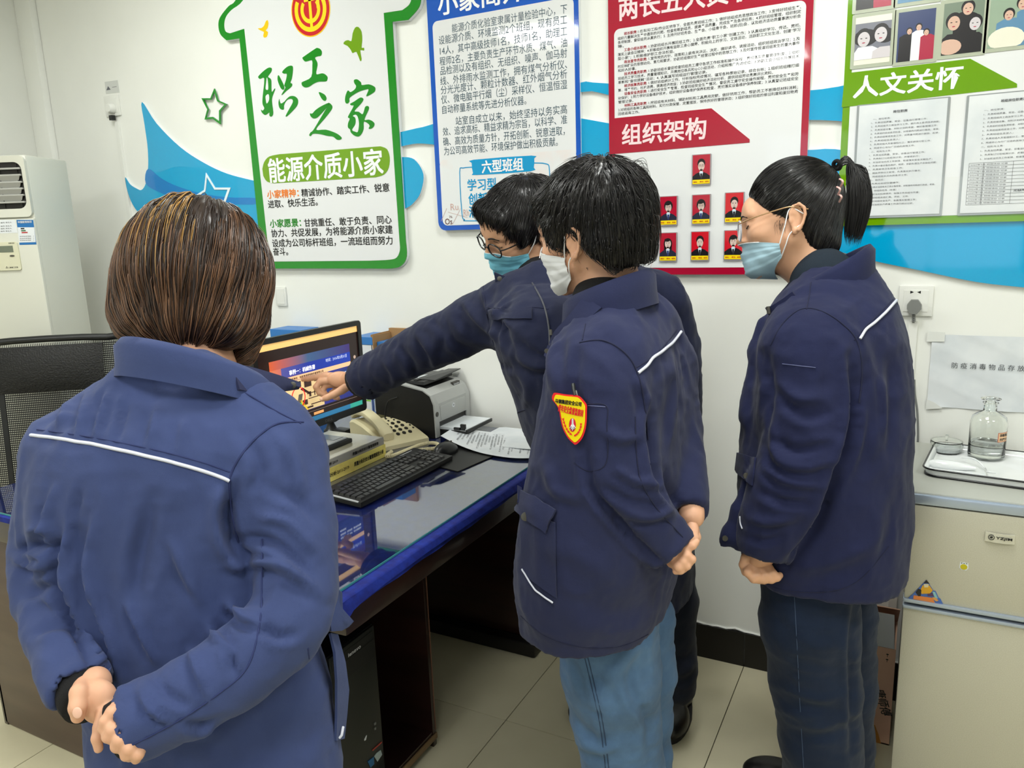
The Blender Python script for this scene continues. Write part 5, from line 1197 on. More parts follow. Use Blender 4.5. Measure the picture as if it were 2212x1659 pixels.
G().box(FX0-.002, FX1+.002, FY-.006, FY+.03, z_g+.003, z_g+.013, bev=.003).make('door_trim', m_alu, t, smooth=40)
G().box(FX0-.002, FX1+.002, FY-.006, FY+.03, z_g-.013, z_g-.004, bev=.003).make('door_trim', m_alu, t, smooth=40)
for x_ in (FX0+.04, FX1-.04): G().lathe([(.018, 0), (.015, .03)], (x_, FY+.06, 0), 12).make('foot', m_blk, t)
FRG = t
x0, z1 = tp(2129, 1150, FY); x1, z0 = tp(2191, 1170, FY); z1 = (tp(2129, 1148, FY)[1]+tp(2190, 1155, FY)[1])/2; z0 = (tp(2129, 1168, FY)[1]+tp(2188, 1174, FY)[1])/2
rows = [[(x0+(x1-x0)*i/10, FY-.002-.004*math.sin(math.pi*i/10), z0+(z1-z0)*j) for i in range(11)] for j in (0, 1)]
nb = G().sheet(rows, .004).make('name_plate', mat('plate_silver', (205, 204, 192), .25, metal=.4), t, smooth=40)
g = G(); xm_ = x0+(x1-x0)*.2; zm_ = (z0+z1)/2+.001
yN = FY-.0088
g.add(*extrude(arcp(xm_, zm_, .0052, .0064, 0, 359, 24), yN+.001, yN)); g.add(*extrude([(xm_-.003, zm_-.002), (xm_+.002, zm_-.002), (xm_+.003, zm_+.002), (xm_-.002, zm_+.002)], yN+.001, yN))
text_on(g, 'YZJIM', (x0+(x1-x0)*.36, yN, zm_-.0005), (1, 0, 0), (0, 0, 1), (x1-x0)*.55, .0075, .04, 2); g.make('plate_lettering', m_ink, t)
# magnets / stickers
t = thing('sticker', 'tiny yellow round sticker in the middle of the upper fridge door', 'sticker', tuple(PY(2082, 1230, FY)))
c = tp(2082, 1224, FY-.001); r = .0085
G().add(*extrude([(c[0]+r*a, c[1]+r*b) for a, b in ((-.9, 1.25), (-.5, 1.05), (0, 1.3), (.5, 1.05), (.95, 1.2), (1.05, .5), (1.1, -.4), (.6, -1.05), (-.5, -1.05), (-1.05, -.5), (-1.0, .4))], FY, FY-.0008)).make('backing', m_stw, t)
G().add(*extrude(ellp(c[0], c[1]-.1*r, r*.85, r*.8), FY-.0008, FY-.0016)).make('face', mat('sticker_yellow', (190, 178, 20), .25), t)
for a in (-.6, 0, .6): G().add(*extrude(ellp(c[0]+a*r, c[1]+.95*r, r*.2, r*.12, 8), FY-.0008, FY-.0013)).make('leaf_mark', mat('mark_green', (70, 84, 50), .4), t)
t = thing('fridge_magnet', 'colourful triangular magnet at lower left corner of the upper fridge door', 'magnet', tuple(PY(2002, 1300, FY-.001)))
K = lambda pts: [tp(1940+a/7.54, 1100+b/7.54, FY-.001) for a, b in pts]
def mg_(name, pts, m, l): G().add(*extrude(K(pts), FY-.0005, FY-.001-l*.0007)).make(name, m, t)
mg_('backing', [(160, 1450), (240, 1380), (460, 1150), (580, 1330), (610, 1330), (660, 1440), (690, 1460), (742, 1565)], mat('magnet_blue', (66, 104, 178), .3), 1)
mg_('orange_panel', [(255, 1400), (560, 1440), (600, 1520), (245, 1470)], mat('magnet_orange', (222, 130, 60), .3), 2)
mg_('yellow_shape', [(400, 1235), (510, 1240), (565, 1320), (520, 1370), (380, 1375), (370, 1300)], mat('magnet_yellow', (224, 166, 30), .3), 2)
mg_('dark_peak', [(415, 1205), (462, 1150), (512, 1215), (470, 1200)], m_ink, 2)
mg_('pale_spot', [(415, 1215), (500, 1215), (490, 1265), (430, 1270)], mat('magnet_cream', (222, 210, 170), .3), 3)
mg_('dark_patch', [(285, 1350), (330, 1290), (380, 1310), (370, 1410), (330, 1415)], m_ink, 2)
mg_('sky_patch', [(560, 1340), (600, 1345), (650, 1450), (600, 1450)], mat('magnet_sky', (140, 190, 190), .3), 2)
mg_('brown_shape', [(560, 1425), (620, 1440), (658, 1485), (620, 1495), (570, 1460)], mat('magnet_tan', (210, 150, 80), .3), 3)
mg_('purple_patch', [(480, 1375), (560, 1360), (580, 1410), (490, 1410)], mat('magnet_purple', (84, 54, 92), .3), 3)
# enamel tray
m_enam = mat('white_enamel', (232, 235, 236), .12, coat=.6); m_rim = mat('black_enamel', (18, 18, 20), .2)
t = thing('enamel_tray', 'white enamel tray with black rim on top of the refrigerator', 'tray', (.27, 2.2, FT))
ang = math.radians(-7); Ut = np.array([math.cos(ang), math.sin(ang), 0]); Vt = np.array([-Ut[1], Ut[0], 0]); TO = PZ(1993, 1012, FT+.02); TO[2] = FT
TL, TW = .42, .26
secs = [(.012, .0005), (.004, .003), (.001, .018), (-.001, .021), (.002, .0205), (.006, .018), (.009, .005), (.015, .003)]
V = []; 
for ins, zz in secs: V += [(p[0], p[1], zz) for p in rrect(ins, TL-ins, ins, TW-ins, .028, 6)]
n = len(V)//len(secs); Fc = [(a*n+k, a*n+(k+1) % n, (a+1)*n+(k+1) % n, (a+1)*n+k) for a in range(len(secs)-1) for k in range(n)]+[tuple(range(n-1, -1, -1)), tuple((len(secs)-1)*n+k for k in range(n))]
xf(G().add(V, Fc), TO, Ut, Vt).make('basin', m_enam, t, smooth=50)
rim = [(p[0], p[1], .0205) for p in rrect(-.0015, TL+.0015, -.0015, TW+.0015, .029, 6)]; rim.append(rim[0])
g = G().tube(rim, .0024, 8); xf(g, TO, Ut, Vt).make('rim', m_rim, t, smooth=60)
rim = [(p[0], p[1], .003) for p in rrect(.003, TL-.003, .003, TW-.003, .028, 6)]; rim.append(rim[0])
g = G().tube(rim, .0028, 6); xf(g, TO, Ut, Vt).make('foot_line', m_rim, t, smooth=60)
# reagent bottle
TB = FT+.0035
bc = PZ(2129, 988, TB)
t = thing('reagent_bottle', 'clear glass reagent bottle with stopper and orange label on the tray', 'bottle', (bc[0], bc[1], TB))
k = .97
prof = [(.001, .004), (.036*k, .0), (.043*k, .004), (.044*k, .01), (.044*k, .098), (.040*k, .112), (.026*k, .122), (.016*k, .128), (.0155*k, .145), (.019*k, .149), (.018*k, .151), (.0135*k, .1505), (.013*k, .130), (.024*k, .1205), (.038*k, .110), (.0415*k, .098), (.0415*k, .012), (.038*k, .007), (.001, .007)]
mg_glass = mat('bottle_glass', (253, 255, 253), .01, trans=1.0, ior=1.45)
def lathe_open(prof, c, n, name, m, par):
    V = [(c[0]+r*math.cos(2*math.pi*a/n), c[1]+r*math.sin(2*math.pi*a/n), c[2]+z) for r, z in prof for a in range(n)]
    Fc = [(i*n+a, i*n+(a+1) % n, (i+1)*n+(a+1) % n, (i+1)*n+a) for i in range(len(prof)-1) for a in range(n)]
    Fc += [tuple(range(n-1, -1, -1)), tuple((len(prof)-1)*n+a for a in range(n))]
    return G().add(V, Fc).make(name, m, par, smooth=50)
lathe_open(prof, (bc[0], bc[1], TB), 40, 'glass', mg_glass, t)
lathe_open([(.0005, .0075), (.0405*k, .0075), (.0412*k, .012), (.0412*k, .040), (.0005, .040)], (bc[0], bc[1], TB), 40, 'liquid', mat('clear_liquid', (252, 255, 253), .0, trans=1.0, ior=1.33), t)
lathe_open([(.0005, .128), (.0118, .130), (.0128, .150), (.010, .154), (.023, .158), (.0235, .160), (.018, .163), (.0005, .1635)], (bc[0], bc[1], TB), 32, 'stopper', mg_glass, t)
lab = []
for a in np.linspace(-62, -14, 9): lab.append([(bc[0]+.0432*k*math.cos(math.radians(a+0)), bc[1]+.0432*k*math.sin(math.radians(a)), TB+z_) for z_ in (.053, .078)])
G().sheet(lab, .0006).make('label', mat('label_orange_edge', (226, 120, 84), .4), t)
lab = [[(bc[0]+.0438*k*math.cos(math.radians(a)), bc[1]+.0438*k*math.sin(math.radians(a)), TB+z_) for z_ in (.0545, .0765)] for a in np.linspace(-60, -16, 9)]
G().sheet(lab, .0006).make('label_face', mat('label_cream', (232, 190, 150), .4), t)
g = G()
for s, zz in (('消毒酒精', .071), ('浓度75%', .060)):
    V, Fc = glyphs(s, .03, 1); xa_, xb_ = V[:, 0].min(), V[:, 0].max(); P = []
    for p in V:
        a = math.radians(-57+38*(p[0]-xa_)/(xb_-xa_)); P.append((bc[0]+.0444*k*math.cos(a), bc[1]+.0444*k*math.sin(a), TB+zz+.008*(p[1]-.35)))
    g.add(P, Fc)
g.make('label_lettering', m_ink, t)
# glass dish
dc = PZ(2043, 975, TB)
t = thing('glass_dish', 'small clear lidded glass dish left of the reagent bottle', 'dish', (dc[0], dc[1], TB))
lathe_open([(.0005, 0), (.036, 0), (.037, .003), (.037, .028), (.0355, .028), (.0352, .003), (.0005, .003)], (dc[0], dc[1], TB), 32, 'dish', mg_glass, t)
lathe_open([(.0005, .031), (.0385, .031), (.039, .029), (.039, .020), (.0378, .020), (.0378, .0285), (.0005, .0285)], (dc[0], dc[1], TB), 32, 'lid', mg_glass, t)
lathe_open([(.003, .031), (.0025, .036), (.005, .042), (.0035, .047), (.0005, .048)], (dc[0], dc[1], TB), 16, 'knob', mg_glass, t)
G().lathe([(.033, .004), (.033, .011)], (dc[0], dc[1], TB), 28).make('cotton', m_stw, t)
# white thermometer with cable
a_ = PZ(2005, 1000, TB+.008); b_ = PZ(2108, 1012, TB+.008)
t = thing('infrared_thermometer', 'white rounded handheld device lying at the front of the tray', 'thermometer', tuple((a_+b_)/2-np.array([0, 0, .009])))
pts = [a_+(b_-a_)*u for u in np.linspace(0, 1, 11)]; G().tube(pts, [.006, .011, .0125, .013, .013, .0125, .0115, .010, .008, .006, .004], 14).make('body', m_enam, t, smooth=60)
G().tube(cr([PZ(*p, TB+z_) for p, z_ in (((2075, 988), .012), ((2100, 990), .018), ((2115, 998), .016), ((2128, 1012), .008), ((2133, 1019), .024), ((2150, 1021), .023))], 5), .0022, 8).make('cord', m_enam, t, smooth=60)
# ------------------------------------------------------------------ cardboard box beside the fridge
m_card = two_tone('pink_cardboard', (226, 184, 158), (214, 170, 144), 5, .4, .7, .8)
BY = 2.19
xl = PY(1850, 1500, BY)[0]; xr = (PY(1935, 1400, BY)[0]+PY(1922, 1600, BY)[0])/2; zt = PY(1905, 1398, BY)[2]
t = thing('cardboard_box', 'tall open pink-brown cardboard carton squeezed beside the refrigerator', 'box', ((xl+xr)/2, BY+.1, 0))
xl = xr-.17
g = G(); g.box(xl, xr, BY, BY+.004, 0, zt); g.make('front_wall', m_card, t)
g = G(); g.box(xl, xr, BY+.17, BY+.174, 0, zt); g.box(xl, xl+.004, BY+.004, BY+.17, 0, zt); g.box(xr-.004, xr, BY+.004, BY+.17, 0, zt); g.box(xl, xr, BY, BY+.17, 0, .004); g.make('carton', m_card, t)
z2_ = PY(1905, 1320, BY+.06)[2]; z3_ = PY(1905, 1310, BY+.12)[2]
g = G().sheet([[(xl+.004, BY+.002, zt), (xr-.004, BY+.002, zt)], [(xl+.01, BY+.05, z2_), (xr-.01, BY+.05, z2_)]], .003); g.make('flap', mat('flap_grey', (182, 184, 184), .7), t, label='grey-white inner side of front flap')
g = G().sheet([[(xl, BY+.17, zt), (xr, BY+.17, zt)], [(xl+.004, BY+.12, z3_), (xr+.004, BY+.12, z3_)]], .003); g.make('flap', m_card, t)
g = G(); text_on(g, '康师傅', (PY(1899, 1487, BY)[0]-.001, BY-.0006, PY(1899, 1487, BY)[2]), (.32, 0, -.95), (.95, 0, .32), .085, .028, .02, 2, .2)
qx, qz = tp(1917, 1415, BY); 
for dz in (0, -.016):
    g.add(*extrude(arcp(qx, qz+dz, 0, .004, 20, 160, 8), BY-.0004, BY)); g.box(qx-.0007, qx+.0007, BY-.0006, BY, qz+dz-.006, qz+dz)
g.make('printed_lettering', m_ink, t)
g = G(); q = tp(1890, 1590, BY); g.add(*extrude([(q[0]-.03, q[1]-.01), (q[0]+.02, q[1]-.03), (q[0]+.008, q[1]+.01), (q[0]-.002, q[1]+.035), (q[0]-.03, q[1]+.04)], BY-.0004, BY)); g.make('printed_picture', mat('print_orange_brown', (196, 130, 50), .7), t)
# ================================================================== sculpting toolkit (signed distance fields)
class Field:
    def __init__(s, lo, hi, h):
        s.lo = np.array(lo, float); s.h = h
        n = np.ceil((np.array(hi)-s.lo)/h).astype(int)+1; s.n = n
        s.ax = [np.float32(s.lo[i]+h*np.arange(n[i])) for i in range(3)]
        s.d = np.full(n, 0.5, np.float32)
    def add(s, f, lo, hi, k=0.0, op='u'):
        pad = (k if np.isscalar(k) else 0.08)+3*s.h+.01
        i0 = np.clip(np.floor((np.array(lo)-pad-s.lo)/s.h).astype(int), 0, s.n); i1 = np.clip(np.ceil((np.array(hi)+pad-s.lo)/s.h).astype(int)+1, 0, s.n)
        if (i1 <= i0).any(): return
        S = tuple(slice(a, b) for a, b in zip(i0, i1))
        X = s.ax[0][S[0]][:, None, None]; Y = s.ax[1][S[1]][None, :, None]; Z = s.ax[2][S[2]][None, None, :]
        e = f(X, Y, Z); a = s.d[S]
        if callable(k): k = k(X, Y, Z)
        if op == 'u':
            if np.isscalar(k) and k <= 0: r = np.minimum(a, e)
            else:
                hh = np.clip(.5+.5*(e-a)/k, 0, 1); r = e*(1-hh)+a*hh-k*hh*(1-hh)
        else:   # subtract
            e = -e
            if np.isscalar(k) and k <= 0: r = np.maximum(a, e)
            else:
                hh = np.clip(.5-.5*(e-a)/k, 0, 1); r = e*(1-hh)+a*hh+k*hh*(1-hh)
        s.d[S] = r
    def cone(s, a, b, ra, rb, k=0.0, op='u'):
        a = np.array(a, float); b = np.array(b, float); ba = b-a; L = float(ba@ba)+1e-12
        def f(X, Y, Z):
            px, py, pz = X-a[0], Y-a[1], Z-a[2]
            t = np.clip((px*ba[0]+py*ba[1]+pz*ba[2])/L, 0, 1)
            return np.sqrt((px-t*ba[0])**2+(py-t*ba[1])**2+(pz-t*ba[2])**2)-(ra+(rb-ra)*t)
        m = max(ra, rb); s.add(f, np.minimum(a, b)-m, np.maximum(a, b)+m, k, op)
    def chain(s, P, R, k=0.0, op='u'):
        R = np.broadcast_to(np.array(R, float), (len(P),))
        for i in range(len(P)-1): s.cone(P[i], P[i+1], R[i], R[i+1], k, op)
    def ell(s, c, r, k=0.0, op='u', B=None):
        c = np.array(c, float); r = np.array(r, float); B = np.eye(3) if B is None else np.array(B, float)   # rows = axes
        def f(X, Y, Z):
            p = [X-c[0], Y-c[1], Z-c[2]]
            q = [p[0]*B[i][0]+p[1]*B[i][1]+p[2]*B[i][2] for i in range(3)]
            k0 = np.sqrt((q[0]/r[0])**2+(q[1]/r[1])**2+(q[2]/r[2])**2); k1 = np.sqrt((q[0]/r[0]**2)**2+(q[1]/r[1]**2)**2+(q[2]/r[2]**2)**2)+1e-9
            return k0*(k0-1)/k1
        m = r.max(); s.add(f, c-m, c+m, k, op)
    def loft(s, N, Rv, Fv, k=0.0, p=2.3):
        """N rows: z, cx, cy, ru, rv ; elliptical sections stacked in z"""
        N = np.array(sorted(N, key=lambda q: q[0]), float)
        zz = np.linspace(N[0, 0], N[-1, 0], 80)
        def sm(col):
            v = np.interp(zz, N[:, 0], N[:, col]); kk = np.hanning(9); kk /= kk.sum(); vp = np.pad(v, 4, mode='edge'); return np.convolve(vp, kk, 'valid')
        cols = [sm(i) for i in range(1, 5)]
        def f(X, Y, Z):
            cx_, cy_, ru, rv = [np.interp(Z, zz, c).astype(np.float32) for c in cols]
            u = (X-cx_)*Rv[0]+(Y-cy_)*Rv[1]; v = (X-cx_)*Fv[0]+(Y-cy_)*Fv[1]
            k0 = ((np.abs(u)/ru)**p+(np.abs(v)/rv)**p)**(1/p)
            d = (k0-1)*np.minimum(ru, rv)
            return np.maximum(d, np.maximum(Z-N[-1, 0], N[0, 0]-Z))
        m = N[:, 3:5].max(); s.add(f, (N[:, 1].min()-m, N[:, 2].min()-m, N[0, 0]), (N[:, 1].max()+m, N[:, 2].max()+m, N[-1, 0]), k)
    def sample(s, P):
        q = (P-s.lo)/s.h; q = np.clip(q, 0, s.n-1.001); i = q.astype(int); f = q-i; d = s.d; out = 0
        for a in (0, 1):
            for b in (0, 1):
                for c in (0, 1):
                    out = out+d[i[:, 0]+a, i[:, 1]+b, i[:, 2]+c]*np.where(a, f[:, 0], 1-f[:, 0])*np.where(b, f[:, 1], 1-f[:, 1])*np.where(c, f[:, 2], 1-f[:, 2])
        return out
    def grad(s, P, e=None):
        e = e or s.h; g = np.stack([s.sample(P+e*np.eye(3)[i])-s.sample(P-e*np.eye(3)[i]) for i in range(3)], 1)
        return g/(np.linalg.norm(g, axis=1)[:, None]+1e-9)
    def mesh(s):
        d = s.d; ins = d < 0
        nx, ny, nz = s.n-1
        cnt = np.zeros((nx, ny, nz), np.int8)
        for a in (0, 1):
            for b in (0, 1):
                for c in (0, 1): cnt += ins[a:nx+a, b:ny+b, c:nz+c]
        mask = (cnt > 0) & (cnt < 8); idx = np.argwhere(mask)
        cor = {}
        for a in (0, 1):
            for b in (0, 1):
                for c in (0, 1): cor[(a, b, c)] = d[idx[:, 0]+a, idx[:, 1]+b, idx[:, 2]+c]
        acc = np.zeros((len(idx), 3)); w = np.zeros(len(idx))
        for ax in range(3):
            for o1 in (0, 1):
                for o2 in (0, 1):
                    p = [0, 0, 0]; oth = [i for i in range(3) if i != ax]; p[oth[0]] = o1; p[oth[1]] = o2; q = list(p); q[ax] = 1
                    va, vb = cor[tuple(p)], cor[tuple(q)]; x = (va < 0) != (vb < 0)
                    t = np.where(x, va/(va-vb+1e-20), 0)
                    pt = np.tile(np.array(p, float), (len(idx), 1)); pt[:, ax] = t
                    acc += pt*x[:, None]; w += x
        V = s.lo+s.h*(idx+acc/w[:, None])
        vid = np.full((nx, ny, nz), -1, np.int64); vid[mask] = np.arange(len(idx))
        Q = []
        for ax in range(3):
            o = [i for i in range(3) if i != ax]
            A = np.take(ins, range(0, s.n[ax]-1), ax); Bq = np.take(ins, range(1, s.n[ax]), ax)
            e = np.argwhere(A != Bq)
            e = e[(e[:, o[0]] > 0) & (e[:, o[0]] < (nx, ny, nz)[o[0]]) & (e[:, o[1]] > 0) & (e[:, o[1]] < (nx, ny, nz)[o[1]])]
            def cell(d0, d1):
                c = e.copy(); c[:, o[0]] -= d0; c[:, o[1]] -= d1; return vid[c[:, 0], c[:, 1], c[:, 2]]
            q = np.stack([cell(1, 1), cell(0, 1), cell(0, 0), cell(1, 0)], 1)
            inn = ins[e[:, 0], e[:, 1], e[:, 2]]
            if ax == 1: inn = ~inn
            q = np.where(inn[:, None], q, q[:, ::-1]); Q.append(q)
        Q = np.concatenate(Q); Q = Q[(Q >= 0).all(1)]
        return V, Q
def vnorm(V, Q):
    n = np.cross(V[Q[:, 2]]-V[Q[:, 0]], V[Q[:, 3]]-V[Q[:, 1]]); out = np.zeros_like(V)
    for i in range(4):
        for k in range(3): out[:, k] += np.bincount(Q[:, i], n[:, k], len(V))
    return out/(np.linalg.norm(out, axis=1)[:, None]+1e-12)
def relax(V, Q, it=2, lam=.5):
    E = np.concatenate([Q[:, [0, 1]], Q[:, [1, 2]], Q[:, [2, 3]], Q[:, [3, 0]]]); E = np.concatenate([E, E[:, ::-1]])
    c = np.bincount(E[:, 0], minlength=len(V))+1e-9
    for j in range(it*2):
        l = lam if j % 2 == 0 else -lam*.96
        M_ = np.stack([np.bincount(E[:, 0], V[E[:, 1], k], len(V)) for k in range(3)], 1)/c[:, None]
        V = V+l*(M_-V)
    return V
def vnoise(P, f, seed=0):
    q = P*f+seed*17.3; i = np.floor(q).astype(np.int64); t = q-i; t = t*t*(3-2*t)
    def hs(a, b, c):
        h_ = (a*374761393+b*668265263+c*2147483647+seed*144665) & 0x7fffffff; h_ = (h_ ^ (h_ >> 13))*1274126177 & 0x7fffffff; return ((h_ ^ (h_ >> 16)) & 0xffff)/65535.0
    out = 0
    for a in (0, 1):
        for b in (0, 1):
            for c in (0, 1):
                out = out+hs(i[:, 0]+a, i[:, 1]+b, i[:, 2]+c)*np.where(a, t[:, 0], 1-t[:, 0])*np.where(b, t[:, 1], 1-t[:, 1])*np.where(c, t[:, 2], 1-t[:, 2])
    return out*2-1
def crease(V, Nn, folds):
    """folds sculpted where the cloth faces the photographer: (pixel polyline, depth in m, width in px)"""
    P = proj(V); view = V-C0; view /= np.linalg.norm(view, axis=1)[:, None]
    face = np.clip(-(Nn*view).sum(1)*3, 0, 1); disp = np.zeros(len(V))
    for pts, amp, w in folds:
        Q = cr(pts, 6); bb0, bb1 = Q.min(0)-3*w, Q.max(0)+3*w
        m = np.where((P[:, 0] > bb0[0]) & (P[:, 0] < bb1[0]) & (P[:, 1] > bb0[1]) & (P[:, 1] < bb1[1]))[0]
        if not len(m): continue
        p = P[m, :2]; best = np.full(len(m), 1e9); tt = np.zeros(len(m)); sg = np.ones(len(m)); n = len(Q)-1
        for i in range(n):
            a, b = Q[i], Q[i+1]; ab = b-a; L = ab@ab+1e-9; t = np.clip(((p-a)@ab)/L, 0, 1); dv = p-a-t[:, None]*ab; dd = np.hypot(dv[:, 0], dv[:, 1])
            u = dd < best; best = np.where(u, dd, best); tt = np.where(u, (i+t)/n, tt); sg = np.where(u, np.sign(ab[0]*dv[:, 1]-ab[1]*dv[:, 0]), sg)
        tap = np.clip(np.sin(np.pi*np.clip(tt, .03, .97)), 0, 1)**.6; s_ = best*sg
        disp[m] += amp*tap*(np.exp(-(s_/w)**2)-.55*np.exp(-((s_-1.5*w)/w)**2))
    return V+Nn*(disp*face)[:, None]
def cast(bvh, px, py, off=0.0):
    d = ray(px, py); d = d/np.linalg.norm(d)
    h = bvh.ray_cast(Vector(C0), Vector(d))
    if h[0] is None: return None
    n = np.array(h[1]); n = n if n@d < 0 else -n
    return np.array(h[0])+n*off
def on_line(bvh, pts, off=.001, n=8):
    out = []; last = None
    for p in cr(pts, n):
        q = cast(bvh, p[0], p[1], off)
        if q is not None and (last is None or np.linalg.norm(q-last) < .07): out.append(q); last = q
    if len(out) > 4:
        o = np.array(out); kk = np.array([1, 2, 1])/4
        for k in range(3): o[1:-1, k] = np.convolve(o[:, k], kk, 'valid')
        out = list(o)
    return out
def seam(bvh, pts, m, par, r=.0013, name='seam', off=.0006, n=8):
    L_ = on_line(bvh, pts, off, n)
    if len(L_) > 2: return G().tube(L_, r, 6).make(name, m, par, smooth=70)
def patch(bvh, quad, name, m, par, off=.003, th=.004, nu=10, nv=10, **kw):
    tl, tr, br, bl = [np.array(q, float) for q in quad]; rows = []
    P = np.array([[(tl*(1-i/nu)+tr*i/nu)*(1-j/nv)+(bl*(1-i/nu)+br*i/nu)*j/nv for i in range(nu+1)] for j in range(nv+1)])
    Qh = [[cast(bvh, p[0], p[1], off) for p in r] for r in P]
    ok = [(i, j) for i in range(nv+1) for j in range(nu+1) if Qh[i][j] is not None]
    dm = float(np.median([proj(Qh[i][j])[2] for i, j in ok]))
    for i in range(nv+1):
        for j in range(nu+1):
            if Qh[i][j] is None or abs(proj(Qh[i][j])[2]-dm) > .12:
                near = [q for q in ok if abs(proj(Qh[q[0]][q[1]])[2]-dm) <= .12]
                q = min(near, key=lambda q: (q[0]-i)**2+(q[1]-j)**2); Qh[i][j] = PD(P[i][j][0], P[i][j][1], float(proj(Qh[q[0]][q[1]])[2]))
    rows = Qh
    return G().sheet(rows, th).make(name, m, par, smooth=60, **kw)
def rc(px, D): return px*D/F_PX          # pixel radius -> metres at depth D

# ------------------------------------------------------------------ cloth, skin, hair materials
def cloth(name, c, var=.10, bump=.35, rough=.85, fine=1400):
    m = mat(name, c, rough, spec=.25); nt = m.node_tree; b = nt.nodes['Principled BSDF']
    b.inputs['Sheen Weight'].default_value = .08; b.inputs['Sheen Roughness'].default_value = .5
    tc = nt.nodes.new('ShaderNodeTexCoord')
    n1 = nt.nodes.new('ShaderNodeTexNoise'); n1.inputs['Scale'].default_value = 9; n1.inputs['Detail'].default_value = 8; n1.inputs['Roughness'].default_value = .6
    mp = nt.nodes.new('ShaderNodeMapRange'); mp.inputs[1].default_value = .3; mp.inputs[2].default_value = .7; mp.inputs[3].default_value = 1-var; mp.inputs[4].default_value = 1+var
    hs = nt.nodes.new('ShaderNodeHueSaturation'); hs.inputs['Color'].default_value = (*lin(c), 1)
    nt.links.new(tc.outputs['Object'], n1.inputs['Vector']); nt.links.new(n1.outputs['Fac'], mp.inputs[0]); nt.links.new(mp.outputs[0], hs.inputs['Value']); nt.links.new(hs.outputs[0], b.inputs['Base Color'])
    n2 = nt.nodes.new('ShaderNodeTexNoise'); n2.inputs['Scale'].default_value = 55; n2.inputs['Detail'].default_value = 6
    n3 = nt.nodes.new('ShaderNodeTexNoise'); n3.inputs['Scale'].default_value = fine; n3.inputs['Detail'].default_value = 2
    nt.links.new(tc.outputs['Object'], n2.inputs['Vector']); nt.links.new(tc.outputs['Object'], n3.inputs['Vector'])
    b1 = nt.nodes.new('ShaderNodeBump'); b1.inputs['Strength'].default_value = bump; b1.inputs['Distance'].default_value = .0025
    b2 = nt.nodes.new('ShaderNodeBump'); b2.inputs['Strength'].default_value = .5; b2.inputs['Distance'].default_value = .0005
    nt.links.new(n2.outputs['Fac'], b1.inputs['Height']); nt.links.new(n3.outputs['Fac'], b2.inputs['Height']); nt.links.new(b1.outputs[0], b2.inputs['Normal']); nt.links.new(b2.outputs[0], b.inputs['Normal'])
    return m
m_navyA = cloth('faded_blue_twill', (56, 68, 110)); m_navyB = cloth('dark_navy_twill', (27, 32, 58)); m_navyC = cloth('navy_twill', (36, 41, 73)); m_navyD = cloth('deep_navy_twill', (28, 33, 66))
m_seamA = mat('seam_blue', (38, 48, 92), .9); m_seam = mat('seam_navy', (24, 28, 56), .9); m_pipe = mat('reflective_piping', (205, 208, 222), .4)
m_knit = mat('black_knit', (14, 14, 17), .95, bump=.8, bscale=700, bdist=.001)
m_skin = mat('skin', (214, 164, 134), .5, sss=.12, bump=.15, bscale=260, bdist=.0004, var=.04, vscale=30)
m_skin2 = mat('skin_tan', (204, 156, 124), .48, sss=.12, bump=.15, bscale=260, bdist=.0004, var=.05, vscale=30)
m_nail = mat('nail', (232, 186, 164), .3)
m_brow = mat('brow', (24, 18, 16), .7)
m_denim = cloth('washed_denim', (76, 104, 138), .28, .5); m_dkdenim = cloth('dark_denim', (22, 34, 56), .2, .5); m_dktr = cloth('black_navy_trouser', (22, 27, 42), .1)
m_shoe = mat('black_shoe', (20, 19, 20), .35); m_sole = mat('shoe_sole', (34, 32, 32), .7)
def hairmat(name, c, rough=.34): return mat(name, c, rough, spec=.6)

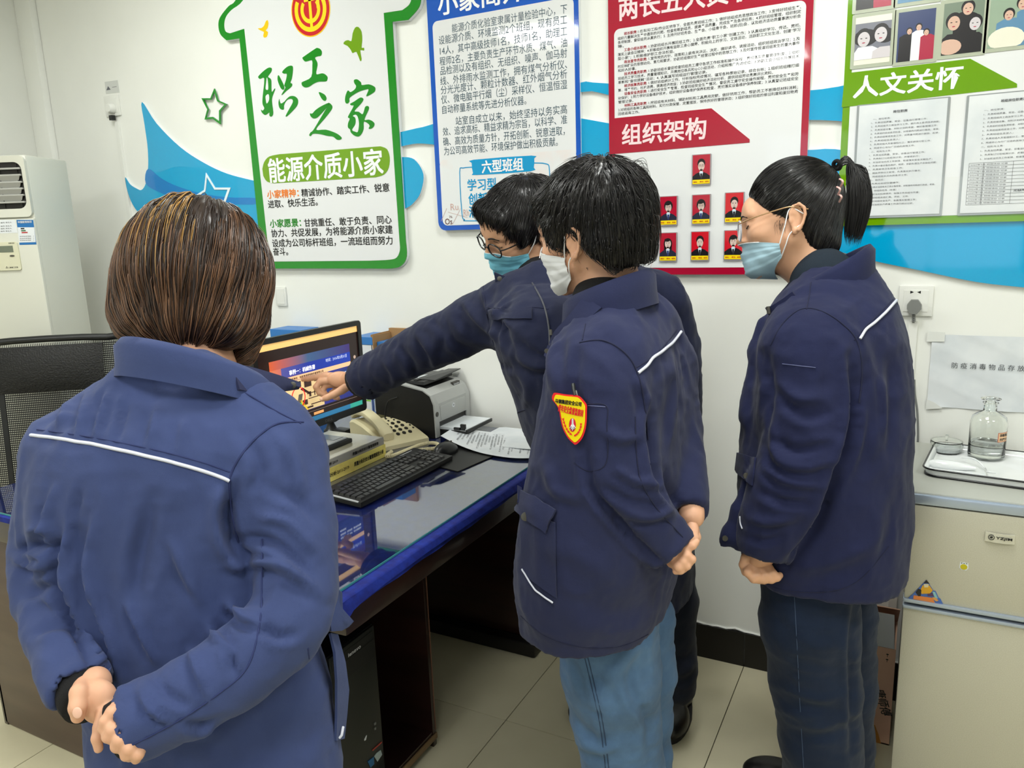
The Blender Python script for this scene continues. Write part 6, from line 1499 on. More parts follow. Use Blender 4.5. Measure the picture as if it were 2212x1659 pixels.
# ------------------------------------------------------------------ head
def basis(f, up):
    """camera-frame vectors (right, up, away) -> local axes right, forward, up in world"""
    fw = AR*f[0]+AU*f[1]+AF*f[2]; fw /= np.linalg.norm(fw); u = AR*up[0]+AU*up[1]+AF*up[2]
    u = u-fw*(u@fw); u /= np.linalg.norm(u); r = np.cross(fw, u); return np.stack([r, fw, u])    # rows
def head_field(neck_local, wide=1.0, male=False, crz=.090):
    F = Field((-.105, -.135, -.235), (.105, .135, .15), .0031)
    F.ell((0, -.015, .035-(.09-crz)*.2), (.077*wide, .097, crz), 0)
    F.ell((0, .030, -.020), (.064*wide, .064, .088), .03)
    for s in (-1, 1):
        F.cone((s*.056*wide, .000, -.045), (s*.022, .062, -.098), .020, .017, .025)
        F.ell((s*.040*wide, .058, -.026), (.027, .026, .022), .02)
    F.ell((0, .074, -.100), (.024, .018, .017), .02)
    F.ell((0, .082, .030), (.045, .018, .03), .02)
    for s in (-1, 1): F.cone((s*.012, .090, .017), (s*.045, .076, .019), .009, .007, .012)
    F.cone((0, .091, .008), (0, .106, -.030), .007, .0105, .012)
    for s in (-1, 1):
        F.ell((s*.0125, .098, -.034), (.0085, .010, .0075), .006)
        F.ell((s*.031, .104, .000), (.017, .016, .011), .012, 's')
        F.ell((s*.031, .0775, -.001), (.0155, .0135, .0125), .003)
        F.ell((s*.0055, .103, -.0415), (.003, .004, .003), .003, 's')
    F.ell((0, .091, -.062), (.021, .010, .006), .006); F.ell((0, .089, -.073), (.018, .010, .007), .006)
    F.ell((0, .102, -.0675), (.020, .010, .0012), .002, 's')
    F.chain([(0, -.022, -.03), (0, -.030, -.09), tuple(neck_local)], [.052, .050 if not male else .056, .056 if not male else .062], .03)
    # ears
    for s in (-1, 1):
        B = np.array([[math.cos(.35), s*math.sin(.35)*-1, 0], [s*math.sin(.35), math.cos(.35), 0], [0, 0, 1]])
        c = np.array((s*.0805*wide, -.016, -.006))
        F.ell(c, (.0055, .0165, .029), .006, B=B)
        out = np.array([s, -.35, 0]); out /= np.linalg.norm(out)
        rim = [(.013, -.004), (.013, .012), (.006, .026), (-.006, .029), (-.016, .020), (-.0175, .005), (-.012, -.012), (-.003, -.026)]
        pts = [c+np.array([s*.004+(s*.006 if a < 0 else 0), a, b]) for a, b in rim]
        F.chain(pts, [.0026, .0032, .0034, .0036, .0036, .0034, .0032, .0045], .002)
        F.ell(c+np.array([s*.004, .004, -.027]), (.0050, .0075, .0085), .004)
        F.ell(c+np.array([s*.010, .004, -.002]), (.006, .0085, .013), .004, 's')
        F.ell(c+np.array([s*.005, .012, -.004]), (.004, .004, .006), .003)
    return F
def to_world(V, O, B): return O+V@B
def strands(F, roots, flow, n=12, L=.09, r=.0008, lift=(.001, .004), jit=.25, Lvar=.3, rs=None, taper=1.0, clump=.5, limit=None):
    """strands grown along the hair field's surface (local coords)"""
    rs = rs or rng
    P = roots.copy(); N = len(P); Ls = L*(1+Lvar*(rs.random(N)*2-1)); path = [P.copy()]; ph = rs.random((N, 3))*2-1
    lf = lift[0]+(lift[1]-lift[0])*rs.random(N)**2
    for i in range(n):
        t = i/n; g = F.grad(P, F.h*1.5); D = flow(P, t)+ph*jit*(.4+t); D = D-g*(D*g).sum(1)[:, None]*.85; D /= np.linalg.norm(D, axis=1)[:, None]+1e-9
        P = P+D*(Ls/n)[:, None]; d = F.sample(P); g = F.grad(P, F.h*1.5); tgt = lf*(1+clump*t)
        corr = np.where(d < tgt, tgt-d, (tgt-d)*.6); corr = np.clip(corr, -.008, .02); P2 = P+g*corr[:, None]; P = P2 if limit is None else np.where((limit(P2)+ph[:, 0]*.006 > 0)[:, None], path[-1], P2); path.append(P.copy())
    return np.stack(path, 1)
def ribbon_tubes(path, r, taper=1.0):
    """(N, k, 3) -> 3-sided tubes as one mesh"""
    N, K, _ = path.shape; T = np.gradient(path, axis=1); T /= np.linalg.norm(T, axis=2)[..., None]+1e-9
    ref = np.array([.31, .52, .79]); u = np.cross(T, ref); u /= np.linalg.norm(u, axis=2)[..., None]+1e-9; w = np.cross(T, u)
    rr = (r if np.ndim(r) else np.full(N, r))[:, None]*(1-taper*np.linspace(0, 1, K)**2*.9)[None, :]
    V = np.stack([path+rr[..., None]*(math.cos(a)*u+math.sin(a)*w) for a in (0, 2.094, 4.189)], 2).reshape(-1, 3)
    i = np.arange(N)[:, None, None]*K*3+np.arange(K-1)[None, :, None]*3+np.arange(3)[None, None, :]
    j = np.arange(N)[:, None, None]*K*3+np.arange(K-1)[None, :, None]*3+((np.arange(3)+1) % 3)[None, None, :]
    Q = np.stack([i, j, j+3, i+3], -1).reshape(-1, 4); return V, Q
def make_hair(par, O, B, F, mats, flow, count, L, keep=None, r=.0009, name='hair', n=12, lift=(.0008, .004), jit=.22, base=None, extra=None, Lvar=.3, bumpy=.0, limit=None):
    V, Q = F.mesh(); V = relax(V, Q, 1); Nn = vnorm(V, Q)
    if bumpy: V = V+Nn*(bumpy*vnoise(V*np.array([1, 1, .35]), 90, 3))[:, None]
    mk(name, to_world(V, O, B), Q, base or mats[0], par, smooth=True)
    for k, m in enumerate(mats):
        idx = rng.integers(0, len(V), count//len(mats)*2); R0 = V[idx]
        if keep is not None:
            mm = keep(R0, k); R0 = R0[mm]
        R0 = R0[:count//len(mats)]
        if len(R0) == 0: continue
        path = strands(F, R0, flow, n, L, r, lift, jit, Lvar, limit=limit)
        Vv, Qq = ribbon_tubes(path, r*(.6+.8*rng.random(len(R0))))
        mk('hair_strands', to_world(Vv, O, B), Qq, m, par, smooth=True, kind='stuff')
def make_mask(par, O, B, bvh, m, m_loop, side, ear, low=0.0, wrink=.0018, zt=-.012, name='face_mask', sag=0.0, span=66, bot=-.118):
    """pleated mask laid over the face (local coords through the head's own surface)"""
    nu, nv = 30, 22; Rr = np.zeros((nv+1, nu+1)); Z = np.zeros_like(Rr); TH = np.zeros_like(Rr)
    for j in range(nv+1):
        for i in range(nu+1):
            th = math.radians(-span+2*span*i/nu); v = j/nv; e = abs(i/nu*2-1)
            top = zt-.016*e**1.5; bo = bot+.040*e**2; z = top+(bo-top)*v+low
            d = np.array([math.sin(th), math.cos(th), 0.0]); o = np.array([0, 0, z])
            h = bvh.ray_cast(Vector(o+d*.25), Vector(-d), .25)
            Rr[j, i] = .25-h[3] if h[0] is not None else (Rr[j-1, i] if j else .09); Z[j, i] = z; TH[j, i] = th
    for _ in range(6):
        Bq = Rr.copy(); Bq[1:-1, :] = (Rr[:-2, :]+Rr[2:, :]+2*Rr[1:-1, :])/4; Bq[:, 1:-1] = (Bq[:, :-2]+Bq[:, 2:]+2*Bq[:, 1:-1])/4; Rr = np.maximum(Rr-.0006, Bq)
    rows = []
    for j in range(nv+1):
        r_ = []
        for i in range(nu+1):
            v = j/nv; e = abs(i/nu*2-1); pl = ((v*4) % 1.0); pleat = (.0030*(1-pl))*(1 if .12 < v < .85 else 0)*(1-.5*e)
            r = Rr[j, i]+.0045+.006*max(0, v-.75)*4+pleat+.010*math.sin(math.pi*v)*(1-e**2)*.6+wrink*math.sin(i*1.3+j*.5)*math.sin(math.pi*v)*e
            th = TH[j, i]; r_.append(O+np.array([r*math.sin(th), r*math.cos(th), Z[j, i]])@B)
        rows.append(r_)
    rows = np.array(rows)
    mo_ = G().sheet(rows, .0014).make(name, m, par, smooth=60)
    nb = G().tube(rows[0][6:-6]+(rows[0][6:-6]-rows[1][6:-6])*.0, .0012, 5).make('nose_edge', m_loop, mo_, smooth=70)
    for s in ear:
        i = 0 if s < 0 else nu
        for j, zz, yy in ((1, .022, -.004), (nv-2, -.030, -.002)):
            a = rows[j][i]; b = O+np.array([s*.084, yy, zz-.006])@B; c = O+np.array([s*.086, -.030, zz*.35-.006])@B
            mid_ = (a+b)/2+((O+np.array([s*.10, 0, 0])@B)-O)*.05
            G().tube(cr([a, mid_, b, c], 6), .0013, 6).make('ear_loop', m_loop, mo_, smooth=70)
    return mo_
def px_chain(pts): return [PD(p[0], p[1], p[2]) for p in pts], [rc(p[3], p[2]) for p in pts]
def body_mesh(par, parts, m, name='body'):
    Vs, Qs, b = [], [], 0
    for V, Q in parts:
        Vs.append(V); Qs.append(Q+b); b += len(V)
    return mk(name, np.concatenate(Vs), np.concatenate(Qs), m, par, smooth=True)
def hand_field(lo, hi, h=.0016): return Field(lo, hi, h)
def hand(chains, ells, pad=.03, h=.0017, k=.004):
    P = [q for c in chains for q in c[0]]+[e[0] for e in ells]; lo = np.min(P, 0)-pad; hi = np.max(P, 0)+pad
    F = Field(lo, hi, h)
    for c, r, B in ells: F.ell(c, r, .006, B=B)
    for pts, rad in chains:
        G_ = Field(lo, hi, h); G_.chain(pts, rad, .003)
        a, e = F.d, G_.d; hh = np.clip(.5+.5*(e-a)/k, 0, 1); F.d = e*(1-hh)+a*hh-k*hh*(1-hh)
    V, Q = F.mesh(); return relax(V, Q, 1), Q
CAMB = np.stack([AR, AU, AF])
def shoe(par, c, d, m=None, L=.27, name='shoe'):
    d = np.array([d[0], d[1], 0]); d /= np.linalg.norm(d); r = np.array([d[1], -d[0], 0]); c = np.array([c[0], c[1], 0.0])
    F = Field(c-np.array([.2, .2, .0])+np.array([0, 0, -.02]), c+np.array([.2, .2, .16]), .005); Bs = np.stack([r, d, [0, 0, 1.0]])
    F.ell(c+d*.06+[0, 0, .03], (.046, .085, .042), .02, B=Bs); F.ell(c-d*.06+[0, 0, .04], (.038, .06, .05), .02, B=Bs); F.cone(c-d*.05+[0, 0, .05], c-d*.045+[0, 0, .10], .04, .042, .02)
    F.d = np.maximum(F.d, (.018-F.ax[2])[None, None, :]); V, Q = F.mesh(); u = mk(name, relax(V, Q, 1), Q, m or m_shoe, par, smooth=True)
    P = []
    for k in range(28):
        a = 2*math.pi*k/28; P.append(c+d*(.138*math.cos(a)+.002)+r*(.047*math.sin(a)*(1-.12*(math.cos(a) < 0)*-math.cos(a)*2)))
    n = 28; g = G().add([(p[0], p[1], z) for z in (0, .02) for p in P], [(k, (k+1) % n, n+(k+1) % n, n+k) for k in range(n)]+[tuple(range(n, 2*n)), tuple(range(n-1, -1, -1))]); g.make('sole', m_sole, u)
    laces = []
    for k in range(4):
        q = c+d*(.035-.022*k)+np.array([0, 0, .070+.012*k]); laces.append(G().tube([q-r*.022-[0, 0, .006], q+[0, 0, .004], q+r*.022-[0, 0, .006]], .0022, 5).make('lace', m_btn, u))
    return u
def trousers(par, name, legs, hip, m, folds=(), h=.008, zt=None, wr=.004):
    pts = [p for l in legs for p in l[0]]; rr = max(max(l[1]) for l in legs)
    F = Field(np.min(pts, 0)-rr-.03, np.max(pts, 0)+rr+.05, h)
    for P, R_ in legs: 
        G_ = Field(F.lo, F.lo+F.h*(F.n-1), h); G_.chain(P, R_, .02); F.d = np.minimum(F.d, G_.d[:F.n[0], :F.n[1], :F.n[2]])
    if hip: F.ell(hip[0], hip[1], .04, B=hip[2])
    V, Q = F.mesh(); Nn = vnorm(V, Q)
    V = V+Nn*(wr*vnoise(V*np.array([1, 1, 1.6]), 14, 5)+wr*.5*vnoise(V*np.array([1, 1, 2.2]), 34, 6))[:, None]
    V = crease(V, vnorm(V, Q), folds); V = relax(V, Q, 1)
    mk(name, V, Q, m, par, smooth=True); return V, Q
def jacket(par, nodes, Rv, Fv, arms, m, folds, shoulders, h=.0065, ratio=.62, zk=(1.0, 1.25), name='jacket', extra=None, wr=.0048, p=2.3):
    """nodes: (y, xl, xr, D) silhouette of the torso in the photo; arms: px chains (x, y, D, r)"""
    N = []
    Rc = np.array([Rv@AR, Fv@AR])
    for y, xl, xr, D in nodes:
        c = PD((xl+xr)/2, y, D); e = rc((xr-xl)/2, D)*.955; ru = e/math.hypot(Rc[0], ratio*Rc[1]); N.append((c[2], c[0], c[1], ru, ru*ratio))
    A_ = [px_chain(a) for a in arms]
    pts = np.array([q for a in A_ for q in a[0]]+[(n_[1], n_[2], n_[0]) for n_ in N]); mr = max(n_[3] for n_ in N)
    lo = np.array([min(pts[:, 0].min()-.1, min(n_[1]-mr for n_ in N)), min(pts[:, 1].min()-.1, min(n_[2]-mr for n_ in N)), min(pts[:, 2].min()-.1, min(n_[0] for n_ in N)-.02)]); 
    hi = np.array([max(pts[:, 0].max()+.1, max(n_[1]+mr for n_ in N)), max(pts[:, 1].max()+.1, max(n_[2]+mr for n_ in N)), pts[:, 2].max()+.08])
    F = Field(lo, hi, h); F.loft(N, Rv, Fv, 0, p)
    for s_ in shoulders: P, R_ = px_chain(s_); F.chain(P, R_, .035)
    for P, R_ in A_:
        G_ = Field(lo, hi, h); Pc = cr(P, 3); Rr = np.interp(np.linspace(0, 1, len(Pc)), np.linspace(0, 1, len(R_)), R_); G_.chain(Pc, Rr, .01)
        e_ = Pc[-1]; nn = Pc[-1]-Pc[-3]; nn /= np.linalg.norm(nn); X, Y, Z = F.ax[0][:, None, None], F.ax[1][None, :, None], F.ax[2][None, None, :]
        pl = ((X-e_[0])*nn[0]+(Y-e_[1])*nn[1]+(Z-e_[2])*nn[2]).astype(np.float32); near = ((X-e_[0])**2+(Y-e_[1])**2+(Z-e_[2])**2) < (Rr[-1]*1.9)**2
        G_.d = np.where(near, np.maximum(G_.d, pl), G_.d)
        G_.cone(e_-nn*.045, e_+nn*.03, Rr[-1]*.82, Rr[-1]*.86, .004, 's')
        zz = F.ax[2][None, None, :]; k = .010+.045*np.clip((zz-zk[0])/(zk[1]-zk[0]), 0, 1)
        a, e = F.d, G_.d; hh = np.clip(.5+.5*(e-a)/k, 0, 1); F.d = (e*(1-hh)+a*hh-k*hh*(1-hh)).astype(np.float32)
    if extra: extra(F)
    V, Q = F.mesh(); V = relax(V, Q, 1); Nn = vnorm(V, Q)
    n1 = vnoise(V*np.array([1, 1, .5])+.012*np.stack([vnoise(V, 9, 7), vnoise(V, 9, 8), vnoise(V, 9, 9)], 1), 26, 2)
    V = V+Nn*(wr*vnoise(V, 9, 1)+wr*1.3*(.5-np.abs(n1))+wr*.5*(.5-np.abs(vnoise(V*np.array([1, 1, .8]), 55, 4))))[:, None]
    V = crease(V, vnorm(V, Q), [(a, b*1.9, c) for a, b, c in folds])
    mk(name, V, Q, m, par, smooth=True)
    return V, Q, BVHTree.FromPolygons(V.tolist(), Q.tolist())
def collar(par, c, Rv, Fv, ru, rv, h, flare, m, gap=35, tilt=0.0, drop=.012, name='collar', th=.006, a0=0, zf=0.0, tilt2=0.0):
    rows = []; n = 36
    for a in np.linspace(gap+a0, 360-gap+a0, n):
        t = math.radians(a); fx, rx = math.cos(t), math.sin(t)
        r = []
        for q, (dr, dz) in enumerate(((.006, 0), (-.004, h*.55), (-.004, h), (.004, h+.004), (.012, h*.9), (flare, h*.25), (flare+.004, -drop))):
            p = c+Rv*rx*(ru+dr)+Fv*fx*(rv+dr)+np.array([0, 0, dz])+np.array([0, 0, 1])*(-tilt*fx*rv-tilt2*rx*ru)+np.array([0, 0, zf*max(fx, 0)]); r.append(p)
        rows.append(r)
    return G().sheet(rows, th).make(name, m, par, smooth=70)
# ================================================================== people
def flat(v): v = np.array([v[0], v[1], 0.0]); return v/np.linalg.norm(v)
def person(label, foot):
    return thing('person', label, 'person', (foot[0], foot[1], 0))
def core(pts, rad, h=.012):
    lo = np.min(pts, 0)-max(rad)-.03; hi = np.max(pts, 0)+max(rad)+.03
    F = Field(lo, hi, h); F.chain(pts, rad, .03); V, Q = F.mesh(); return relax(V, Q, 1), Q
def head_part(O, B, neck_w, wide=1.0, male=False, crz=.090):
    nl = (neck_w-O)@B.T
    nl = np.array([nl[0], nl[1], max(nl[2], -.225)]) if nl[2] < -.225 else nl
    F = head_field(nl, wide, male, crz); V, Q = F.mesh(); V = relax(V, Q, 1)
    return V, Q, BVHTree.FromPolygons(V.tolist(), Q.tolist())

# ------------------------------------------------------------------ A: woman with brown bob, front left, seen from behind
def build_A():
    Fv = flat((-.50, .866)); Rv = np.array([Fv[1], -Fv[0], 0])
    t = person('woman with brown bobbed hair in faded blue jacket, back to viewer, hands clasped behind', PD(470, 1500, 1.15))
    O = PD(438, 592, 1.31); B = basis((.06, -.36, 1), (0, 1, .36))
    neck = PD(436, 800, 1.26)
    Vh, Qh, bvh = head_part(O, B, neck, .98)
    # hands
    fl = [px_chain(c) for c in ([(186, 1468, 1.0, 20), (171, 1496, .965, 19), (167, 1528, .955, 17.5), (168, 1548, .958, 14)],
          [(222, 1540, .965, 13), (214, 1570, .955, 12), (209, 1595, .95, 11), (213, 1617, .95, 9.5)],
          [(236, 1530, .97, 13), (246, 1555, .965, 12), (262, 1572, .97, 11)],
          [(225, 1500, .985, 22), (238, 1525, .975, 16)])]
    pe = [(PD(213, 1515, .98), np.array([rc(40, .97), rc(48, .97), .017]), CAMB), (PD(205, 1478, 1.0), np.array([rc(34, .97), rc(38, .97), .022]), CAMB)]
    h1 = hand(fl, pe)
    fr_ = [px_chain(c) for c in ([(266, 1552, .955, 17), (244, 1576, .932, 15.5), (235, 1590, .932, 14), (240, 1597, .945, 11)],
          [(280, 1572, .95, 17), (260, 1598, .928, 15.5), (254, 1611, .93, 14), (260, 1618, .945, 11)],
          [(297, 1590, .95, 16), (279, 1617, .928, 14.5), (274, 1630, .93, 13), (280, 1636, .945, 10)],
          [(312, 1602, .95, 14), (298, 1630, .93, 12), (294, 1640, .935, 10.5)],
          [(262, 1518, .96, 16), (243, 1538, .94, 14), (228, 1558, .935, 12.5), (221, 1574, .935, 10.5)])]
    pe = [(PD(284, 1560, .96), np.array([rc(42, .96), rc(40, .96), .018]), CAMB)]
    h2 = hand(fr_, pe)
    w1, w2 = PD(150, 1440, 1.04), PD(330, 1535, .985)
    pel = PD(470, 1560, 1.15)
    b1 = core([pel-[0, 0, .1], pel, PD(400, 1000, 1.15), PD(418, 880, 1.18), PD(432, 800, 1.25)], [.07, .07, .06, .05, .045])
    b2 = core([PD(200, 1500, .99), w1, PD(95, 1235, 1.14), PD(150, 1000, 1.17)], [.020, .022, .018, .02], .006); b3 = core([PD(285, 1560, .96), w2, PD(640, 1330, 1.1), PD(600, 980, 1.15)], [.020, .022, .018, .02], .006)
    body_mesh(t, [(to_world(Vh, O, B), Qh), h1, h2, b1, b2, b3], m_skin)
    q = cr([(152, 1541), (168, 1557), (184, 1541)], 2)
    G().bm((lambda bm: (bmesh.ops.create_uvsphere(bm, u_segments=14, v_segments=8, radius=1), bm)[1])(bmesh.new())).v
    g = G(); bm = bmesh.new(); bmesh.ops.create_uvsphere(bm, u_segments=14, v_segments=8, radius=1); g.bm(bm)
    P = np.array(g.v)*np.array([.0062, .0072, .0016]); c = PD(167, 1540, .9445); g.v = [tuple(c+p[0]*AR+p[1]*AU-p[2]*AF) for p in P]; g.make('thumbnail', m_nail, t, smooth=80)
    # jacket
    nodes = [(805, 320, 530, 1.165), (845, 212, 565, 1.155), (890, 132, 612, 1.15), (940, 84, 640, 1.15), (1000, 66, 655, 1.15), (1090, 66, 650, 1.15), (1180, 82, 645, 1.15), (1300, 118, 655, 1.15), (1400, 150, 680, 1.15), (1500, 185, 715, 1.15), (1600, 200, 735, 1.15), (1700, 200, 745, 1.15), (1800, 200, 750, 1.15)]
    arms = [[(590, 985, 1.15, 92), (628, 1090, 1.13, 88), (640, 1210, 1.10, 82), (628, 1330, 1.06, 82), (540, 1420, 1.02, 84), (420, 1500, .99, 80), (272, 1568, .965, 70)],
            [(156, 1000, 1.17, 74), (118, 1110, 1.17, 64), (90, 1225, 1.15, 56), (108, 1330, 1.10, 56), (140, 1430, 1.04, 58), (172, 1492, 1.0, 56)]]
    folds = [([(505, 1055), (488, 1120), (505, 1180), (540, 1215)], -.016, 15), ([(515, 1170), (560, 1165), (610, 1185), (670, 1240)], -.008, 12), ([(500, 1225), (560, 1215), (620, 1232), (700, 1290)], .007, 12),
             ([(488, 1300), (520, 1330), (560, 1352)], .009, 10), ([(470, 1350), (500, 1400), (505, 1450)], -.008, 12), ([(560, 1350), (600, 1375), (640, 1370)], -.006, 12), ([(455, 1365), (490, 1390), (520, 1440)], .006, 9),
             ([(160, 1110), (135, 1220), (172, 1350), (225, 1450), (262, 1500)], .008, 10), ([(205, 1120), (190, 1250), (240, 1385), (262, 1480)], .008, 10), ([(120, 1150), (118, 1230), (150, 1330), (200, 1420)], -.007, 12),
             ([(275, 1305), (300, 1360), (335, 1430)], .006, 8), ([(370, 1170), (400, 1240), (440, 1310)], .005, 12), ([(330, 1080), (300, 1200), (290, 1290)], -.006, 18), ([(120, 1050), (100, 1120), (105, 1180)], .005, 9), ([(175, 1050), (160, 1120), (165, 1200)], -.004, 10),
             ([(410, 1405), (425, 1450), (452, 1515)], .006, 8), ([(300, 1490), (325, 1535), (365, 1560)], .006, 8), ([(330, 1450), (360, 1500), (420, 1530)], -.004, 12), ([(390, 1560), (440, 1570), (480, 1550)], -.004, 10),
             ([(150, 860), (125, 930)], .005, 9), ([(190, 850), (165, 945)], .005, 8), ([(235, 845), (205, 950)], .005, 8), ([(275, 860), (250, 955)], -.004, 9), ([(340, 880), (320, 970)], .004, 10), ([(400, 900), (385, 985)], .003, 10),
             ([(40, 1190), (75, 1180), (120, 1190)], -.010, 9), ([(35, 1215), (80, 1225), (115, 1215)], .007, 8), ([(60, 1150), (95, 1140), (120, 1160)], .006, 9), ([(60, 1290), (100, 1270), (140, 1290)], -.006, 12), ([(70, 1370), (120, 1350), (170, 1370)], -.005, 12),
             ([(540, 950), (560, 1010), (545, 1070)], -.004, 14), ([(610, 940), (640, 1010), (650, 1080)], .004, 14), ([(590, 1060), (640, 1080), (690, 1130)], -.005, 14), ([(560, 1120), (620, 1130), (690, 1200)], .005, 12)]
    sh = [[(420, 822, 1.17, 58), (300, 870, 1.16, 73), (160, 960, 1.165, 76)], [(425, 822, 1.17, 58), (540, 905, 1.155, 62), (600, 985, 1.15, 80)]]
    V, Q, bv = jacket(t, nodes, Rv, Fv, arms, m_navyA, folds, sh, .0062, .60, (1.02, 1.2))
    seam(bv, [(68, 941), (140, 950), (230, 966), (350, 993), (430, 1015), (495, 1038)], m_pipe, t, .0026, 'piping', .0016, 10)
    for p in ([(80, 928), (200, 945), (340, 973), (440, 1000), (496, 1020)],): seam(bv, p, m_seamA, t, .0011, 'yoke_seam', .0002)
    seam(bv, [(655, 912), (600, 915), (555, 945), (520, 985), (497, 1035), (500, 1100), (515, 1170)], m_seamA, t, .0017, 'armhole_seam', .0002)
    seam(bv, [(566, 1165), (566, 1260), (562, 1340), (535, 1440), (470, 1500), (380, 1560), (280, 1612)], m_seamA, t, .0013, 'sleeve_seam', .0002)
    seam(bv, [(665, 1400), (675, 1480), (688, 1590), (700, 1650)], m_seamA, t, .0012, 'side_seam', .0002)
    seam(bv, [(480, 820), (540, 855), (600, 890), (650, 915)], m_seamA, t, .0012, 'shoulder_seam', .0002)
    # collar
    cc = PD(428, 838, 1.165)
    collar(t, cc, Rv, Fv, .094, .078, .036, .013, m_navyA, gap=38, tilt=.50, drop=.012, tilt2=.30)
    top = [(500, 786, 1.12), (545, 796, 1.16), (600, 812, 1.20), (648, 828, 1.24)]; bot = [(515, 842, 1.10), (560, 852, 1.14), (605, 846, 1.19), (644, 838, 1.235)]
    mid = [((a[0]+b[0])/2, (a[1]+b[1])/2+3, (a[2]+b[2])/2-.01) for a, b in zip(top, bot)]
    G().sheet([[PD(*p) for p in cr(r, 4)] for r in (top, mid, bot)], .005).make('collar_tip', m_navyC, t, smooth=70, label='dark inner side of the raised collar tip')
    b_ = PD(632, 832, 1.215); G().lathe([(.0055, -.002), (.0055, .002), (.003, .003)], b_, 14, -AF).make('snap_button', m_btn, t, smooth=40)
    # cuffs
    for c, r_, ax in (((188, 1508, .995), 58, (PD(172, 1492, 1.0)-PD(140, 1430, 1.04))), ((262, 1573, .965), 66, (PD(272, 1568, .965)-PD(420, 1500, .99)))):
        c0 = PD(*c); ax = ax/np.linalg.norm(ax); r = rc(r_, c[2])
        u = np.cross(ax, [0, 0, 1.0]); u /= np.linalg.norm(u); w = np.cross(ax, u)
        rows = [[c0+ax*z+q*(math.cos(a)*u+math.sin(a)*w) for a in np.linspace(0, 2*math.pi, 30)] for z, q in ((-.03, r*.9), (-.004, r*.93), (.008, r*.88), (.010, r*.74), (-.015, r*.70), (-.05, r*.66))]
        G().sheet(rows, .003).make('knit_cuff', m_knit, t, smooth=70)
    # side pocket flap seen at the hip
    G().sheet([[PD(*p) for p in r] for r in ([(700, 1262, 1.16), (722, 1268, 1.17), (739, 1280, 1.18)], [(705, 1310, 1.15), (728, 1315, 1.165), (738, 1316, 1.19)], [(712, 1345, 1.14), (738, 1340, 1.16), (762, 1343, 1.19)], [(714, 1364, 1.14), (736, 1362, 1.16), (752, 1352, 1.19)])], .004).make('pocket_flap', m_navyA, t, smooth=60)
    G().sheet([[PD(*p) for p in r] for r in ([(712, 1368, 1.15), (728, 1370, 1.17)], [(722, 1410, 1.14), (744, 1430, 1.18)], [(726, 1470, 1.14), (752, 1490, 1.18)], [(726, 1540, 1.14), (748, 1540, 1.18)], [(724, 1600, 1.14), (742, 1595, 1.18)])], .004).make('pocket_bag', m_navyA, t, smooth=60)
    G().tube([PD(733, 1594, 1.15), PD(738, 1588, 1.15), PD(741, 1570, 1.16)], .0022, 6).make('piping', m_pipe, t, smooth=60)
    # trousers, shoes
    hp = PD(470, 1690, 1.16); L_ = hp-Rv*.075; R_ = hp+Rv*.075
    legs = [([q+[0, 0, .0], q*[1, 1, .5]+[0, 0, .05]-Fv*.0, np.array([q[0], q[1], .09])], [.075, .075, .07]) for q in (L_, R_)]
    trousers(t, 'trousers', legs, (hp+[0, 0, .0], np.array([.13, .08, .08]), np.stack([Rv, Fv, [0, 0, 1.0]])), m_dktr)
    for q in (L_, R_): shoe(t, q+Fv*.05, Fv)
    # hair
    F = Field((-.16, -.175, -.20), (.16, .16, .17), .004)
    F.ell((0, -.018, .022), (.110, .118, .097), 0); F.ell((0, -.022, -.030), (.124, .114, .100), .03); F.cone((-.07, -.04, -.095), (.07, -.035, -.105), .045, .042, .03)
    F.cone((.078, .02, -.085), (.070, .035, -.130), .036, .022, .02); F.cone((-.082, .02, -.06), (-.07, .03, -.115), .034, .020, .02)
    F.cone((.0, .16, -.05), (0, .10, -.14), .075, .07, .015, 's'); F.ell((0, .06, -.20), (.085, .10, .06), .01, 's'); F.ell((0, -.045, -.10), (.075, .055, .05), .02)
    F.d += (.0012*np.sin(F.ax[0][:, None, None]*190+F.ax[1][None, :, None]*160)).astype(np.float32)
    crown = np.array([.012, -.035, .125])
    def flow(P, tt):
        d = P-crown; rad = d-np.array([0, 0, 1])*d[:, 2:3]; rad /= np.linalg.norm(rad, axis=1)[:, None]+1e-6
        hgt = np.clip((crown[2]-P[:, 2])/.12, 0, 1)[:, None]
        return rad*(1-hgt)+np.array([0, 0, -1.0])*(.25+hgt*1.2)-rad*np.clip((-P[:, 2:3]-.06)/.06, 0, 1)*.9
    hm = [hairmat('hair_dark_brown', (46, 32, 26)), hairmat('hair_brown', (84, 58, 42)), hairmat('hair_mid_brown', (118, 84, 60)), hairmat('hair_golden', (176, 132, 66))]
    def keep(P, k):
        base = rng.random(len(P))
        if k == 0: return base < 1
        W = proj(to_world(P, O, B))
        if k == 3: return (W[:, 0] > 300) & (W[:, 0] < 425) & (W[:, 1] < 478) & (base < .45)
        band = np.sin(P[:, 0]*75+P[:, 1]*50)*.35+.55
        return (base < band) & ((W[:, 1] > 470) | (np.abs(W[:, 0]-430) > 60))
    make_hair(t, O, B, F, hm, flow, 6400, .085, keep, .0009, n=13, lift=(.0006, .0045), jit=.13, base=hm[0], bumpy=.002)
    return t

